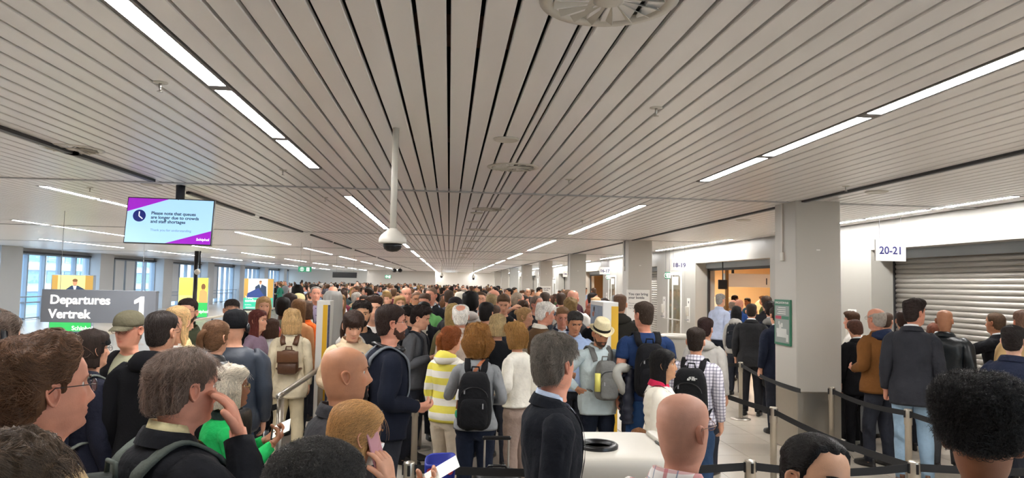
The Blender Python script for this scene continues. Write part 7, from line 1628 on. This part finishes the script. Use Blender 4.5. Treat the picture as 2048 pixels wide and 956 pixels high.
while n_ < want and tries < 20000:
    tries += 1; u = random.random(); y = 12.6 + 32 * u ** 1.3
    x0, x1 = visible_x(y); x0 = max(x0, -5.4 if y < 24 else -16.5); x = random.uniform(x0, x1)
    if y < 26 and x < -4.8: continue
    if x < -6 and (y < 30 or random.random() < .45): continue
    if 3.9 < x or (y < 21 and x > .185 * y): continue
    if y < 12 and (x < -3.0 or 1.6 < x): continue
    dmin = .50 if y < 22 else .55
    if any((x - a) ** 2 + (y - b_) ** 2 < dmin * dmin for a, b_ in placed): continue
    put(x, y); n_ += 1
# people between the columns and at the gates
for (x, y) in [(5.7, 30.3), (6.1, 31.6), (5.4, 33.5), (6.0, 38.4), (5.5, 40.2), (8.9, 20.6), (10.2, 22.4), (5.8, 28.2), (5.3, 37.0)]:
    if all((x - a) ** 2 + (y - b_) ** 2 > .25 for a, b_ in placed): put(x, y)
print('queue', n_, 'people', len(PEOPLE), 'tries', tries)
for hi, top, root in PROTO:
    for ch in list(root.children):
        for g2 in list(ch.children): bpy.data.objects.remove(g2)
        bpy.data.objects.remove(ch)
    bpy.data.objects.remove(root)
# the far crowd beyond those, too small to tell apart: heads and shoulders as one object
far = MB(); R_ = np.random.default_rng(5); pal_h = [lin(h)[:3] for h in ('2a2019', '15110f', '4a3526', '5c4632', '77726c', '3a2820', '7a6040', '2a1d17')]; pal_t = [lin(h)[:3] for h, _ in TOPC]; pal_s = [lin(h)[:3] for h in SK[:6]]
nf = 0
while nf < 330:
    y = 44 + 30 * R_.random() ** 1.2; x = R_.uniform(max(-16, (-.19 if y < 47 else -.27) * y), 4.0)
    if y > 73.5 and x < -1.5: continue
    H = R_.normal(1.70, .075); s = H / 1.75; back = R_.random() < .5; hcol = pal_h[R_.integers(len(pal_h))]; tcol = pal_t[R_.integers(len(pal_t))]; scol = pal_s[R_.integers(len(pal_s))]; q = -1 if back else 1
    def lump(rows, col, n=10):
        a = np.arange(n) * 2 * PI / n; R = np.array([[(x + s * w * math.cos(t), y + s * (d * math.sin(t) + cy_), s * z) for t in a] for z, w, d, cy_ in rows]); far.add(R.reshape(-1, 3), [grid_faces(len(rows), n), np.array([list(range((len(rows) - 1) * n, len(rows) * n))])], tint=np.tile(col, (len(rows) * n, 1)))
    lump([(0, .12, .09, 0), (.5, .15, .11, 0), (.85, .18, .12, 0), (1.1, .17, .12, 0), (1.3, .22, .12, 0), (1.4, .20, .09, 0), (1.45, .10, .07, 0), (1.48, .06, .055, 0)], tcol)
    lump([(1.46, .055, .055, 0), (1.53, .058, .075, q * -.012), (1.6, .073, .09, q * -.01), (1.66, .074, .092, 0), (1.72, .055, .07, 0)], scol)
    lump([(1.56, .06, .05, q * .05), (1.6, .078, .066, q * .04), (1.67, .084, .09, q * .015), (1.73, .068, .08, q * .01), (1.765, .03, .035, 0)], hcol)
    nf += 1
M_FAR = bpy.data.materials.new('far_crowd'); M_FAR.use_nodes = True; at_ = M_FAR.node_tree.nodes.new('ShaderNodeAttribute'); at_.attribute_name = 'tint'; M_FAR.node_tree.links.new(at_.outputs['Color'], M_FAR.node_tree.nodes['Principled BSDF'].inputs['Base Color']); M_FAR.node_tree.nodes['Principled BSDF'].inputs['Roughness'].default_value = .8
o = far.build('crowd', M_FAR, smooth=True, tint=True); o['kind'] = 'stuff'; o['label'] = 'distant crowd of travellers before the far white wall'; o['category'] = 'crowd'
